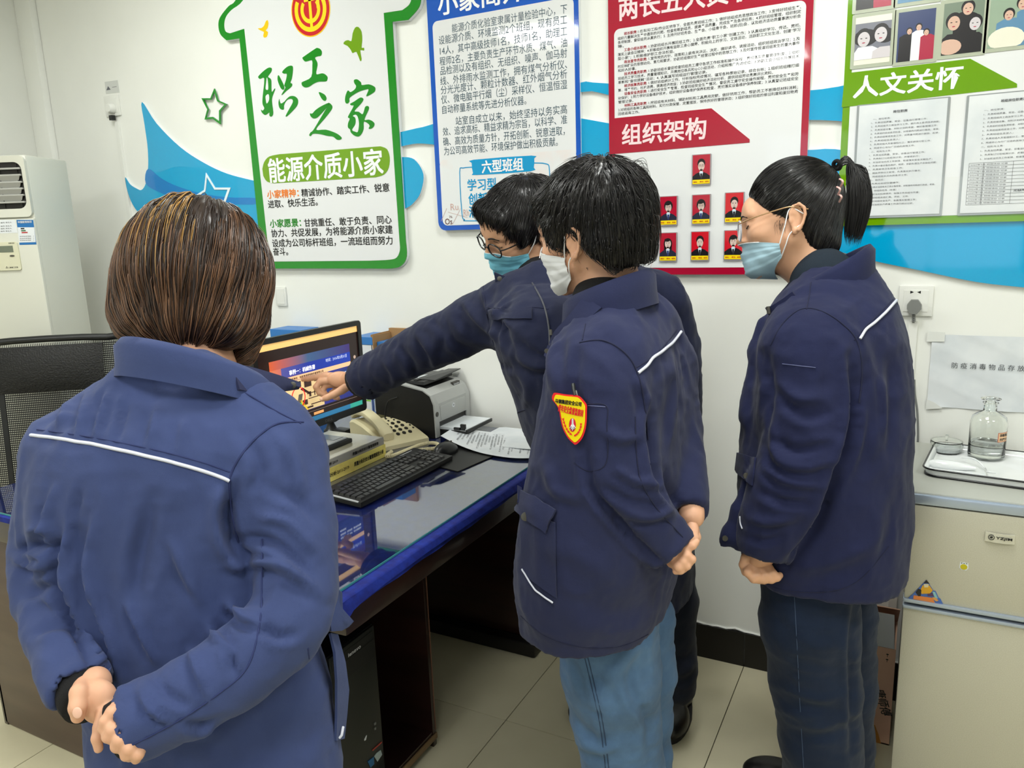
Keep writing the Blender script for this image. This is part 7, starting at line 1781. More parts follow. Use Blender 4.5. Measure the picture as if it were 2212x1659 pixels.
# ------------------------------------------------------------------ B: man with glasses pointing at the screen
def build_B():
    Fv = flat((-.80, -.25)); Rv = np.array([Fv[1], -Fv[0], 0])
    t = person('man with black glasses and blue face mask reaching out to point at the screen', (-.62, 2.05))
    O = PD(1124, 490, 1.97); B = basis((-.80, -.46, -.30), (-.18, .78, -.58))
    neck = PD(1176, 632, 1.96)
    Vh, Qh, bvh = head_part(O, B, neck, 1.0, True, .079)
    hand_ch = [px_chain(c) for c in ([(722, 813, 2.34, 8.5), (704, 812, 2.345, 8.5), (684, 815, 2.35, 6.6), (665, 818, 2.355, 6.0), (650, 820, 2.36, 4.6)],
        [(716, 822, 2.34, 8.5), (692, 824, 2.335, 7.2), (683, 836, 2.33, 6.5), (690, 849, 2.335, 6), (699, 853, 2.34, 5.5)],
        [(720, 830, 2.35, 8), (703, 832, 2.345, 7), (697, 843, 2.345, 6.2), (704, 852, 2.35, 5.5)],
        [(728, 842, 2.36, 8), (716, 850, 2.36, 6.5), (724, 858, 2.37, 5.8), (730, 860, 2.37, 5)],
        [(755, 832, 2.31, 10), (738, 843, 2.30, 9), (720, 853, 2.295, 7.8), (706, 859, 2.295, 7), (697, 862, 2.295, 5.8)])]
    pe = [(PD(737, 820, 2.33), np.array([rc(30, 2.33), rc(18, 2.33), .016]), basis((0, .0, 1), (.08, 1, 0))[[0, 2, 1]]), (PD(755, 822, 2.32), np.array([rc(20, 2.33), rc(18, 2.33), .018]), CAMB)]
    h1 = hand(hand_ch, pe, h=.0017)
    wr_ = PD(775, 815, 2.30)
    b2 = core([PD(752, 820, 2.32), wr_, PD(930, 748, 2.12), PD(1100, 670, 1.95)], [.024, .026, .02, .025], .006)
    lh = [px_chain(c) for c in ([(1495, 925, 2.0, 11), (1499, 950, 2.0, 7), (1497, 967, 2.0, 6)], [(1488, 925, 1.99, 10), (1493, 952, 1.98, 7), (1492, 970, 1.98, 6)], [(1482, 925, 2.0, 10), (1484, 955, 2.0, 7), (1484, 972, 2.0, 6)])]
    h2 = hand(lh, [(PD(1490, 932, 2.0), np.array([rc(13, 2.), rc(20, 2.), .02]), CAMB)])
    pel = np.array([-.665, 2.02, .86])
    b1 = core([pel-[0, 0, .08], pel, PD(1270, 850, 1.95), PD(1200, 700, 1.88), neck], [.08, .08, .09, .06, .055])
    body_mesh(t, [(to_world(Vh, O, B), Qh), h1, h2, b1, b2], m_skin2)
    nl = PD(694, 862, 2.288); g = G(); bm = bmesh.new(); bmesh.ops.create_uvsphere(bm, u_segments=12, v_segments=8, radius=1); g.bm(bm); P = np.array(g.v)*np.array([.0055, .005, .0015]); g.v = [tuple(nl+p[0]*AR+p[1]*AU-p[2]*AF) for p in P]; g.make('thumbnail', m_nail, t, smooth=80)
    nodes = [(610, 1120, 1225, 1.86), (630, 1085, 1300, 1.87), (660, 1060, 1380, 1.90), (700, 1062, 1440, 1.92), (750, 1075, 1468, 1.94), (810, 1095, 1490, 1.96), (880, 1118, 1500, 1.98), (920, 1135, 1500, 2.0), (1000, 1180, 1500, 2.03), (1100, 1230, 1500, 2.07), (1180, 1260, 1500, 2.10), (1250, 1270, 1500, 2.13)]
    arms = [[(1100, 672, 1.94, 62), (1040, 690, 1.99, 58), (985, 720, 2.04, 55), (925, 745, 2.10, 52), (865, 778, 2.17, 46), (800, 812, 2.26, 44), (788, 818, 2.28, 44)],
            [(1425, 650, 1.98, 50), (1465, 750, 2.0, 44), (1480, 850, 2.0, 34), (1486, 905, 2.0, 24)]]
    folds = [([(1105, 640), (1080, 680), (1090, 730), (1120, 770)], -.008, 10), ([(1000, 650), (1030, 690), (1075, 730)], .006, 8), ([(1040, 620), (1060, 670), (1110, 710)], .006, 8), ([(960, 690), (980, 740), (1030, 760)], -.005, 8), ([(1110, 760), (1150, 790), (1200, 790)], .006, 9), ([(1110, 730), (1160, 770), (1240, 780)], -.006, 9),
             ([(900, 720), (930, 760), (940, 795)], .007, 8), ([(860, 745), (890, 790), (900, 820)], -.006, 8), ([(930, 690), (955, 720), (950, 770)], -.005, 8), ([(830, 780), (850, 810), (850, 840)], .004, 7), ([(990, 680), (1010, 710), (1060, 740)], -.005, 9),
             ([(1120, 800), (1140, 840), (1135, 880)], .005, 10), ([(1075, 790), (1110, 800)], -.004, 8)]
    sh = [[(1170, 620, 1.87, 52), (1130, 645, 1.9, 50), (1100, 672, 1.94, 58)], [(1190, 620, 1.88, 52), (1320, 620, 1.93, 60), (1420, 655, 1.98, 56)]]
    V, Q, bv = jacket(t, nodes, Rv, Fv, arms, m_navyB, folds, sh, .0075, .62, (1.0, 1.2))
    patch(bv, [(1054, 670), (1150, 667), (1150, 690), (1060, 690)], 'chest_flap', m_navyB, t, .003, .003)
    seam(bv, [(1050, 664), (1100, 668), (1150, 664), (1185, 668)], m_seam, t, .0012, 'yoke_seam', .0002)
    seam(bv, [(1042, 590), (1046, 640), (1056, 700), (1072, 760), (1098, 800)], m_seam, t, .0014, 'armhole_seam', .0002)
    seam(bv, [(1150, 612), (1175, 660), (1187, 720), (1186, 800)], mat('zip_grey', (74, 76, 84), .4), t, .0022, 'zip', .001)
    seam(bv, [(1135, 885), (1120, 890), (1118, 893)], m_seam, t, .001, 'hem_seam', .0002)
    cc = PD(1170, 634, 1.94)
    collar(t, cc, Rv, Fv, .096, .086, .040, .030, m_navyB, gap=24, tilt=.25, drop=.012)
    top = [(1068, 588, 1.88), (1100, 600, 1.865), (1130, 606, 1.86), (1162, 600, 1.87)]; bot = [(1072, 609, 1.885), (1102, 616, 1.86), (1135, 640, 1.855), (1168, 628, 1.865)]
    G().sheet([[PD(*p) for p in cr(r, 4)] for r in (top, bot)], .006).make('collar_tip', m_navyB, t, smooth=70)
    G().lathe([(.006, -.002), (.006, .002), (.003, .003)], PD(1079, 602, 1.87), 14, -AF).make('snap_button', m_btn, t, smooth=40)
    # black inner top at the throat
    nk = core([neck-[0, 0, .09], neck+[0, 0, -.005], neck+(O-neck)*.16], [.085, .078, .066], .006); mk('inner_top', nk[0], nk[1], m_knit, t, smooth=True)
    c0 = PD(782, 820, 2.29); ax = PD(788, 818, 2.28)-PD(865, 778, 2.17); ax /= np.linalg.norm(ax); u = np.cross(ax, [0, 0, 1.0]); u /= np.linalg.norm(u); w = np.cross(ax, u); r = rc(42, 2.28)
    G().sheet([[c0+ax*z+q*(math.cos(a)*u+math.sin(a)*w) for a in np.linspace(0, 2*math.pi, 28)] for z, q in ((-.03, r*.92), (-.002, r*.9), (.016, r*.84), (.020, r*.72), (0, r*.66), (-.05, r*.62))], .003).make('knit_cuff', m_knit, t, smooth=70)
    # trousers
    feet = [np.array([-.60, 2.13, 0]), np.array([-.78, 2.10, 0])]
    legs = [([pel+[.04, .02, -.02], PD(1446, 1300, 2.12), PD(1450, 1430, 2.16), PD(1456, 1476, 2.17)], [.09, .074, .068, .060]),
            ([pel+[-.09, -.02, -.02], (pel+[-.09, -.02, -.02]+feet[1]+[0, 0, .10])/2+Fv*.03, feet[1]+[0, 0, .12]], [.11, .085, .07])]
    trousers(t, 'trousers', legs, (pel+[0, 0, .0], np.array([.14, .12, .10]), np.stack([Rv, Fv, [0, 0, 1.0]])), m_dktr, [([(1440, 1440), (1470, 1455), (1500, 1440)], .007, 8), ([(1445, 1410), (1480, 1425), (1500, 1405)], -.006, 8), ([(1442, 1465), (1475, 1478), (1500, 1462)], -.005, 6)])
    f1 = PZ(1462, 1515, 0.05); shoe(t, (f1[0], f1[1]), (.12, -1)); shoe(t, (-.80, 2.03), (-.3, -1))
    # glasses
    g_ = G()
    fr_pts = []
    for s in (-1, 1):
        P = [(s*.034+.0245*math.copysign(abs(math.cos(a))**.75, math.cos(a)), .108-.010*abs(s*.034+.0245*math.cos(a))/.06, -.010+.0165*math.copysign(abs(math.sin(a))**.8, math.sin(a))) for a in np.linspace(0, 2*math.pi, 33)]
        fr_pts.append(np.array(P))
    bl = mat('glasses_black', (14, 14, 16), .2)
    L2 = [to_world(p, O, B) for p in fr_pts]
    g_.tube(L2[0], .0019, 8).tube(L2[1], .0019, 8).tube(to_world(np.array([(-.011, .1085, -.006), (0, .111, -.003), (.011, .1085, -.006)]), O, B), .0019, 8)
    go = g_.make('glasses', bl, t, smooth=70)
    for s, P in zip((-1, 1), fr_pts):
        c = P[:-1].mean(0); V_ = [c]+list(P[:-1]); n = len(P)-1
        mk('lens', to_world(np.array(V_), O, B), [(0, k+1, (k+1) % n+1) for k in range(n)], mat('lens_glass', (240, 245, 250), .02, trans=1.0, ior=1.05), go)
        G().tube(to_world(cr([(s*.0585, .100, -.003), (s*.070, .075, -.001), (s*.083, .01, .006), (s*.086, -.012, .006), (s*.082, -.03, -.012)], 5), O, B), .0019, 6).make('temple', bl, go, smooth=70)
    make_mask(t, O, B, bvh, mat('mask_blue', (120, 196, 220), .7, bump=.3, bscale=500, bdist=.0004), m_prw, 1, (1, -1), zt=-.022)
    # brows, closed lids
    for s in (-1, 1):
        pts = []
        for x_, z_ in ((.013, .016), (.028, .0205), (.045, .016)):
            h = bvh.ray_cast(Vector((s*x_, .2, z_)), Vector((0, -1, 0))); pts.append(np.array(h[0])+[0, .0006, 0])
        G().tube(to_world(cr(pts, 6), O, B), [.0012]+[.0022]*8+[.0016]*3+[.001], 6).make('eyebrow', m_brow, t, smooth=70)
        pts = []
        for x_, z_ in ((.017, -.005), (.024, -.0075), (.031, -.0085), (.039, -.007), (.044, -.004)):
            h = bvh.ray_cast(Vector((s*x_, .2, z_)), Vector((0, -1, 0))); pts.append(np.array(h[0])+[0, .0004, 0])
        G().tube(to_world(cr(pts, 5), O, B), .0010, 6).make('eyelash', m_brow, t, smooth=70)
    # hair
    F = Field((-.13, -.15, -.10), (.13, .14, .16), .0037)
    F.ell((0, -.017, .034), (.090, .110, .090), 0); F.cone((-.048, .072, .068), (.048, .072, .068), .019, .019, .02); F.ell((0, -.06, -.02), (.075, .055, .065), .03)
    for s in (-1, 1): F.cone((s*.072, .04, .035), (s*.074, .042, .002), .016, .010, .012)
    F.d = np.maximum(F.d, (0.581*F.ax[1][None, :, None]-0.814*F.ax[2][None, None, :]-0.036).astype(np.float32))
    F.ell((0, .06, -.10), (.13, .09, .09), .01, 's')
    crown = np.array([.01, -.055, .13])
    def flow(P, tt):
        d = P-crown; rad = d/(np.linalg.norm(d, axis=1)[:, None]+1e-6)
        return rad+np.array([0, .15, -.55])*np.clip((.13-P[:, 2:3])/.1, 0, 1)+np.array([0, .35, -.25])*(P[:, 1:2] > 0)
    hb = [hairmat('hair_black', (16, 14, 15), .3), hairmat('hair_soft_black', (34, 31, 32), .3)]
    make_hair(t, O, B, F, hb, flow, 4200, .055, None, .0008, n=10, lift=(.0006, .006), jit=.22, bumpy=.002, limit=lambda P: .581*P[:, 1]-.814*P[:, 2]-.047)
    return t

# ------------------------------------------------------------------ C: short-haired person with white mask and yellow badge
def build_C():
    Fv = flat(-AR*.86+AF*.52); Rv = np.array([Fv[1], -Fv[0], 0])
    t = person('short-haired person with white face mask and yellow arm badge, hands behind back', PD(1330, 1500, 1.68))
    B = basis((-.78, .03, .62), (-.17, .95, -.26)); O = PD(1274, 503, 1.50)
    neck = PD(1312, 660, 1.50)
    Vh, Qh, bvh = head_part(O, B, neck, 1.0)
    lh = [px_chain(c) for c in ([(1462, 1192, 1.40, 14), (1482, 1186, 1.385, 10), (1496, 1178, 1.38, 9), (1504, 1170, 1.385, 7.5)],
        [(1462, 1200, 1.40, 14), (1484, 1200, 1.38, 10.5), (1494, 1208, 1.38, 9.5), (1488, 1218, 1.39, 8)],
        [(1458, 1208, 1.40, 14), (1476, 1213, 1.38, 10.5), (1484, 1222, 1.38, 9), (1477, 1229, 1.39, 8)],
        [(1452, 1214, 1.40, 13), (1466, 1224, 1.38, 10), (1470, 1232, 1.385, 8.5), (1460, 1234, 1.39, 7.5)])]
    h1 = hand(lh, [(PD(1460, 1203, 1.405), np.array([rc(20, 1.4), rc(20, 1.4), .016]), CAMB)])
    rh = [px_chain(c) for c in ([(1492, 1122, 1.47, 11), (1498, 1145, 1.45, 10.5), (1501, 1163, 1.43, 9), (1497, 1180, 1.42, 8)],
        [(1496, 1140, 1.46, 12), (1494, 1163, 1.43, 9.5), (1487, 1182, 1.42, 8.5)], [(1499, 1137, 1.47, 10), (1506, 1160, 1.46, 8), (1503, 1174, 1.45, 7)])]
    h2 = hand(rh, [(PD(1497, 1130, 1.47), np.array([rc(11, 1.47), rc(24, 1.47), .015]), CAMB)])
    pel = PD(1320, 1330, 1.62)
    b1 = core([pel-[0, 0, .12], pel, PD(1320, 900, 1.52), PD(1318, 760, 1.5), neck], [.06, .07, .07, .06, .052])
    b2 = core([PD(1462, 1200, 1.405), PD(1430, 1175, 1.41), PD(1345, 1070, 1.4), PD(1305, 850, 1.42)], [.02, .022, .02, .02], .007); b3 = core([PD(1495, 1115, 1.475), PD(1490, 1080, 1.5)], [.024, .028], .006)
    body_mesh(t, [(to_world(Vh, O, B), Qh), h1, h2, b1, b2, b3], m_skin)
    nodes = [(640, 1262, 1385, 1.50), (690, 1215, 1445, 1.50), (740, 1190, 1472, 1.50), (800, 1175, 1486, 1.51), (870, 1162, 1492, 1.52), (960, 1146, 1497, 1.53), (1060, 1128, 1500, 1.55), (1150, 1116, 1494, 1.57), (1230, 1112, 1478, 1.59), (1312, 1122, 1458, 1.62)]
    arms = [[(1305, 812, 1.42, 92), (1316, 900, 1.405, 86), (1328, 985, 1.395, 80), (1352, 1060, 1.39, 74), (1392, 1120, 1.40, 66), (1432, 1165, 1.41, 58), (1452, 1190, 1.41, 52)],
            [(1420, 800, 1.62, 70), (1450, 930, 1.60, 62), (1468, 1040, 1.53, 50), (1480, 1100, 1.49, 40), (1484, 1112, 1.48, 38)]]
    folds = [([(1400, 880), (1408, 960), (1425, 1040), (1470, 1100)], -.012, 12), ([(1262, 960), (1275, 1050), (1320, 1115), (1390, 1190), (1440, 1230)], -.010, 10), ([(1330, 1010), (1370, 1040), (1430, 1050)], .006, 10), ([(1300, 1050), (1350, 1080), (1420, 1095)], -.006, 10),
             ([(1350, 1110), (1400, 1120), (1450, 1105)], .006, 9), ([(1250, 740), (1240, 820), (1250, 900)], -.005, 14), ([(1380, 820), (1395, 870), (1390, 920)], .006, 10), ([(1420, 720), (1435, 800), (1430, 880)], .004, 12), ([(1460, 730), (1470, 820), (1468, 900)], -.004, 10), ([(1440, 760), (1452, 860), (1448, 960)], .004, 8),
             ([(1300, 690), (1340, 720), (1380, 760)], .003, 20), ([(1180, 1000), (1200, 1060), (1260, 1080)], .005, 14), ([(1300, 930), (1340, 950), (1380, 940)], .005, 12), ([(1170, 1180), (1250, 1200), (1330, 1260)], .003, 25), ([(1240, 1300), (1330, 1330), (1420, 1300)], -.004, 25),
             ([(1205, 700), (1190, 780), (1195, 850)], .005, 10), ([(1220, 730), (1215, 800), (1225, 870)], -.004, 10)]
    sh = [[(1318, 665, 1.5, 56), (1315, 720, 1.46, 66), (1305, 800, 1.42, 84)], [(1325, 665, 1.5, 56), (1390, 700, 1.56, 58), (1425, 780, 1.61, 64)]]
    V, Q, bv = jacket(t, nodes, Rv, Fv, arms, m_navyC, folds, sh, .0068, .66, (1.0, 1.2))
    seam(bv, [(1378, 806), (1396, 790), (1408, 774), (1425, 762), (1450, 742), (1470, 716)], m_pipe, t, .0028, 'piping', .002, 10)
    seam(bv, [(1252, 740), (1300, 735), (1345, 758), (1375, 800), (1392, 870), (1400, 950)], m_seam, t, .0016, 'armhole_seam', .0003)
    seam(bv, [(1372, 795), (1400, 778), (1430, 752), (1462, 712)], m_seam, t, .001, 'yoke_seam', .0002)
    seam(bv, [(1265, 700), (1258, 735)], m_seam, t, .0012, 'shoulder_seam', .0002)
    seam(bv, [(1372, 900), (1375, 980), (1385, 1040), (1420, 1100), (1475, 1160)], m_seam, t, .0012, 'sleeve_seam', .0003)
    # sleeve pocket
    seam(bv, [(1268, 873), (1310, 876), (1311, 920), (1310, 1000), (1272, 1018), (1240, 1000)], m_seam, t, .0012, 'pocket_stitching', .0003, 6)
    seam(bv, [(1270, 876), (1308, 879)], mat('thread_pale', (96, 102, 140), .8), t, .0008, 'pocket_thread', .0006, 6)
    # side pocket
    patch(bv, [(1128, 1090), (1202, 1130), (1204, 1290), (1133, 1238)], 'pocket', m_navyC, t, .004, .004)
    patch(bv, [(1118, 1048), (1208, 1102), (1186, 1150), (1118, 1098)], 'pocket_flap', m_navyC, t, .011, .004)
    q = cast(bv, 1148, 1116, .014); G().lathe([(.008, -.002), (.008, .001), (.004, .002)], q, 16, -AF).make('snap_button', m_btn, t, smooth=40)
    seam(bv, [(1135, 1228), (1150, 1255), (1172, 1280), (1198, 1297)], m_pipe, t, .0018, 'piping', .008, 8)
    seam(bv, [(1125, 1330), (1180, 1375), (1260, 1398), (1340, 1396), (1400, 1370)], m_seam, t, .0010, 'hem_stitching', .0003, 8)
    cc = PD(1316, 672, 1.50)
    collar(t, cc, Rv, Fv, .082, .074, .046, .014, m_navyC, gap=34, tilt=.40, drop=.014)
    G().sheet([[PD(*p) for p in cr(r, 4)] for r in ([(1262, 640, 1.42), (1232, 680, 1.43), (1200, 715, 1.45), (1188, 740, 1.46)], [(1300, 665, 1.40), (1262, 700, 1.405), (1222, 735, 1.43), (1196, 762, 1.45)])], .005).make('collar_tip', m_navyC, t, smooth=70)
    G().tube([PD(1189, 712, 1.44), PD(1190, 724, 1.44)], .003, 8).make('snap_button', m_btn, t)
    G().sheet([[PD(*p) for p in r] for r in ([(1185, 745, 1.45), (1205, 760, 1.43)], [(1176, 768, 1.45), (1192, 785, 1.43)])], .004).make('neck_tab', m_navyC, t)
    for p in ((1181, 758), (1192, 763)): G().lathe([(.0045, -.002), (.0045, .002)], PD(p[0], p[1], 1.432), 12, -AF).make('snap_button', m_btn, t, smooth=40)
    nk = core([neck-[0, 0, .06], neck+[0, 0, -.0], neck+(O-neck)*.06], [.070, .066, .058], .006); mk('inner_top', nk[0], nk[1], m_knit, t, smooth=True)
    # badge on the sleeve
    Bd = [(135, 430), (160, 350), (215, 312), (450, 350), (700, 372), (800, 400), (900, 500), (968, 600), (972, 720), (965, 1000), (930, 1220), (860, 1400), (760, 1520), (690, 1555), (640, 1520), (520, 1400), (400, 1180), (340, 950), (300, 720), (230, 590), (160, 500)]
    sx = lambda p: (1180+p[0]/11.06, 820+p[1]/11.06)
    cpx = sx((560, 900)); c0 = cast(bv, *cpx, .006)
    # badge plane fitted to the sleeve
    pa, pb, pc = [cast(bv, *sx(p), .006) for p in ((250, 450), (900, 560), (680, 1400))]
    nb = np.cross(pb-pa, pc-pa); nb /= np.linalg.norm(nb); nb = nb if nb@(C0-c0) > 0 else -nb; c0 = pa+nb*.006
    def bpl(p, o=0):
        d = ray(*sx(p)); k = ((c0+nb*o-C0)@nb)/(d@nb); return C0+d*k
    def bprism(name, pts, o0, o1, m, par, **kw):
        P0 = [bpl(p, o0) for p in pts]; P1 = [bpl(p, o1) for p in pts]; n = len(pts)
        tr = mg.tessellate_polygon([[Vector((p[0], p[1], 0)) for p in pts]])
        return G().add(P0+P1, [(k, (k+1) % n, n+(k+1) % n, n+k) for k in range(n)]+[tuple(i+n for i in q) for q in tr]+[tuple(q) for q in tr]).make(name, m, par, **kw)
    bdg = bprism('arm_badge', cr(Bd, 3, True), -.003, .002, mat('badge_red', (214, 34, 36), .35), t)
    cen = np.array([580, 880]); inn = [cen+(np.array(p)-cen)*np.array([.89, .915]) for p in cr(Bd, 3, True)]
    bprism('badge_face', inn, .002, .003, mat('badge_yellow', (226, 204, 6), .3), bdg)
    g = G(); Ub = bpl((840, 590), .0034)-bpl((215, 505), .0034); Lb = np.linalg.norm(Ub); Ub /= Lb; Vb = np.cross(nb, Ub)
    text_on(g, '马钢集团安全公司', bpl((215, 505), .0034), Ub, Vb, Lb, .0075, .05, 1); g.make('badge_lettering', m_ink, bdg)
    Ub2 = bpl((880, 800), .0034)-bpl((290, 660), .0034); Lb2 = np.linalg.norm(Ub2); Ub2 /= Lb2
    g = G(); text_on(g, '青年安全监督监察岗', bpl((290, 670), .0034), Ub2, np.cross(nb, Ub2), Lb2, .0125, .03, 1); g.make('badge_lettering', mat('badge_red', (214, 34, 36), .35), bdg)
    el = [(625+82*math.cos(a), 1085+165*math.sin(a)) for a in np.linspace(0, 2*math.pi, 25)[:-1]]
    bprism('badge_emblem', el, .003, .0035, mat('emblem_red', (196, 30, 56), .3), bdg)
    for k, x_ in enumerate((560, 592, 625, 658, 692)): bprism('emblem_ray', [(610+k*6, 930), (622+k*6, 930), (630+k*5, 1060), (x_+14, 1200-abs(k-2)*25), (x_-8, 1225-abs(k-2)*30), (608+k*5, 1060)], .0035, .004, m_prw, bdg)
    for k, x_ in enumerate((578, 610, 645, 676)): bprism('emblem_ray', [(x_, 1120), (x_+8, 1120), (x_+12, 1215-abs(k-1.5)*20), (x_-4, 1215-abs(k-1.5)*20)], .0036, .0041, m_ink, bdg)
    for s, pts in ((0, [(400, 930), (420, 1010), (445, 1090), (480, 1170), (520, 1235), (570, 1290), (620, 1330)]), (1, [(830, 1050), (825, 1120), (805, 1190), (775, 1250), (740, 1300), (700, 1330), (660, 1350)])):
        for p, q in zip(pts[:-1], pts[1:]):
            p, q = np.array(p), np.array(q); d = (q-p)/np.linalg.norm(q-p); n_ = np.array([-d[1], d[0]])
            for sg in (-1, 1): bprism('wreath_leaf', [p, p-d*15+n_*sg*26, p+d*30+n_*sg*18, q], .003, .0036, mat('badge_red', (214, 34, 36), .35), bdg)
    G().tube([bpl((640, 100), -.004), bpl((660, 240), -.002), bpl((700, 380), .0)], .0035, 8).make('badge_clip', mat('clip_dark_metal', (60, 62, 62), .2, metal=.6), bdg, smooth=60)
    G().tube([bpl((720, 260), .0), bpl((745, 380), .0)], .0018, 6).make('clip_wire', m_chrome, bdg, smooth=60)
    # jeans
    legs = [([PD(1312, 1330, 1.63), PD(1320, 1460, 1.66), PD(1332, 1560, 1.70), PD(1350, 1680, 1.74), PD(1352, 1800, 1.79)], [rc(112, 1.63), rc(104, 1.66), rc(92, 1.7), rc(88, 1.74), rc(84, 1.79)]),
            ([PD(1385, 1330, 1.75), PD(1396, 1460, 1.78), PD(1398, 1560, 1.82), PD(1402, 1680, 1.86), PD(1404, 1800, 1.9)], [rc(72, 1.75), rc(60, 1.78), rc(52, 1.8), rc(50, 1.86), rc(50, 1.9)])]
    legs = [(P+[np.array([P[-1][0], P[-1][1], .10])], R_+[.07]) for P, R_ in legs]
    jf = [([(1400, 1390), (1350, 1420), (1300, 1500), (1320, 1560)], .006, 14), ([(1240, 1390), (1270, 1480), (1290, 1580), (1310, 1659)], .004, 8), ([(1380, 1420), (1360, 1480), (1400, 1560), (1400, 1640)], -.010, 12), ([(1220, 1520), (1260, 1580), (1300, 1600)], -.008, 12), ([(1420, 1330), (1400, 1400), (1412, 1480)], .006, 9), ([(1240, 1600), (1290, 1620), (1340, 1610)], .007, 10), ([(1300, 1420), (1340, 1500), (1360, 1560)], .005, 14), ([(1230, 1440), (1250, 1500)], .004, 10)]
    Vt, Qt = trousers(t, 'jeans', legs, None, m_denim, jf, .0075)
    bj = BVHTree.FromPolygons(Vt.tolist(), Qt.tolist())
    for dx in (0, 7): seam(bj, [(1258+dx, 1400), (1275+dx, 1470), (1295+dx, 1560), (1308+dx, 1659)], mat('denim_seam', (40, 58, 86), .9), t, .0011, 'side_seam', .0002)
    for P, R_ in legs: shoe(t, P[-1]+Fv*.05, Fv)
    make_mask(t, O, B, bvh, mat('mask_white', (226, 228, 232), .7, bump=.3, bscale=500, bdist=.0004), m_prw, 1, (-1, 1), zt=-.018, span=80)
    for s in (-1,):
        pts = []
        for x_, z_ in ((.017, -.004), (.026, -.006), (.036, -.005), (.043, -.002)):
            h = bvh.ray_cast(Vector((s*x_, .2, z_)), Vector((0, -1, 0))); pts.append(np.array(h[0]))
        G().tube(to_world(cr(pts, 5), O, B), .001, 6).make('eyelash', m_brow, t, smooth=70)
    F = Field((-.14, -.17, -.13), (.14, .15, .17), .0038)
    F.ell((0, -.022, .040), (.093, .113, .100), 0); F.cone((-.045, .066, .066), (.045, .066, .066), .020, .020, .02); F.ell((0, -.070, -.02), (.074, .054, .075), .03)
    for s in (-1, 1): F.cone((s*.074, .034, .03), (s*.073, .030, -.022), .017, .010, .012); F.cone((s*.060, -.055, -.02), (s*.048, -.06, -.075), .03, .02, .02)
    F.d = np.maximum(F.d, (0.581*F.ax[1][None, :, None]-0.814*F.ax[2][None, None, :]-0.026).astype(np.float32))
    for s in (-1, 1): F.ell((s*.10, -.012, -.018), (.035, .026, .034), .006, 's')
    F.cone((-.12, .100, -.02), (.12, .100, -.02), .056, .056, .006, 's')
    Yg, Zg = F.ax[1][None, :, None], F.ax[2][None, None, :]; F.d = np.maximum(F.d, np.maximum(np.minimum(1.2*(Yg+.030)-Zg, -.018-Yg), -.062-Zg).astype(np.float32))
    crown = np.array([-.01, -.06, .135])
    def flow(P, tt):
        d = P-crown; rad = d/(np.linalg.norm(d, axis=1)[:, None]+1e-6)
        return rad+np.array([0, 0, -.9])*np.clip((.13-P[:, 2:3])/.1, 0, 1)+np.array([0, .4, -.1])*(P[:, 1:2] > .02)
    hb = [hairmat('hair_black', (16, 14, 15), .3), hairmat('hair_soft_black', (30, 28, 28), .35)]
    make_hair(t, O, B, F, hb, flow, 4600, .050, None, .0008, n=10, lift=(.0006, .009), jit=.34, bumpy=.003, limit=lambda P: np.maximum.reduce([.581*P[:, 1]-.814*P[:, 2]-.032, .060-np.hypot(P[:, 1]-.106, P[:, 2]+.02), np.minimum(1.2*(P[:, 1]+.030)-P[:, 2], -.018-P[:, 1])-.006, -.070-P[:, 2]]))
    # loose curls standing off the back of the crown
    P = []
    for k in range(46):
        a = PD(1335+rng.random()*28, 350+rng.random()*30, 1.5+rng.random()*.08-.04); e = PD(1378+rng.random()*12, 400+rng.random()*90, 1.5+rng.random()*.08-.04)
        mdl = (a+e)/2+AR*(.008+.018*rng.random())+AU*(.012+.03*rng.random()); P.append(cr([a, mdl, (mdl+e)/2+AR*.010, e], 4))
    Vv, Qq = ribbon_tubes(np.array(P), .0006); mk('hair_strands', Vv, Qq, hb[0], t, smooth=True, kind='stuff')
    return t

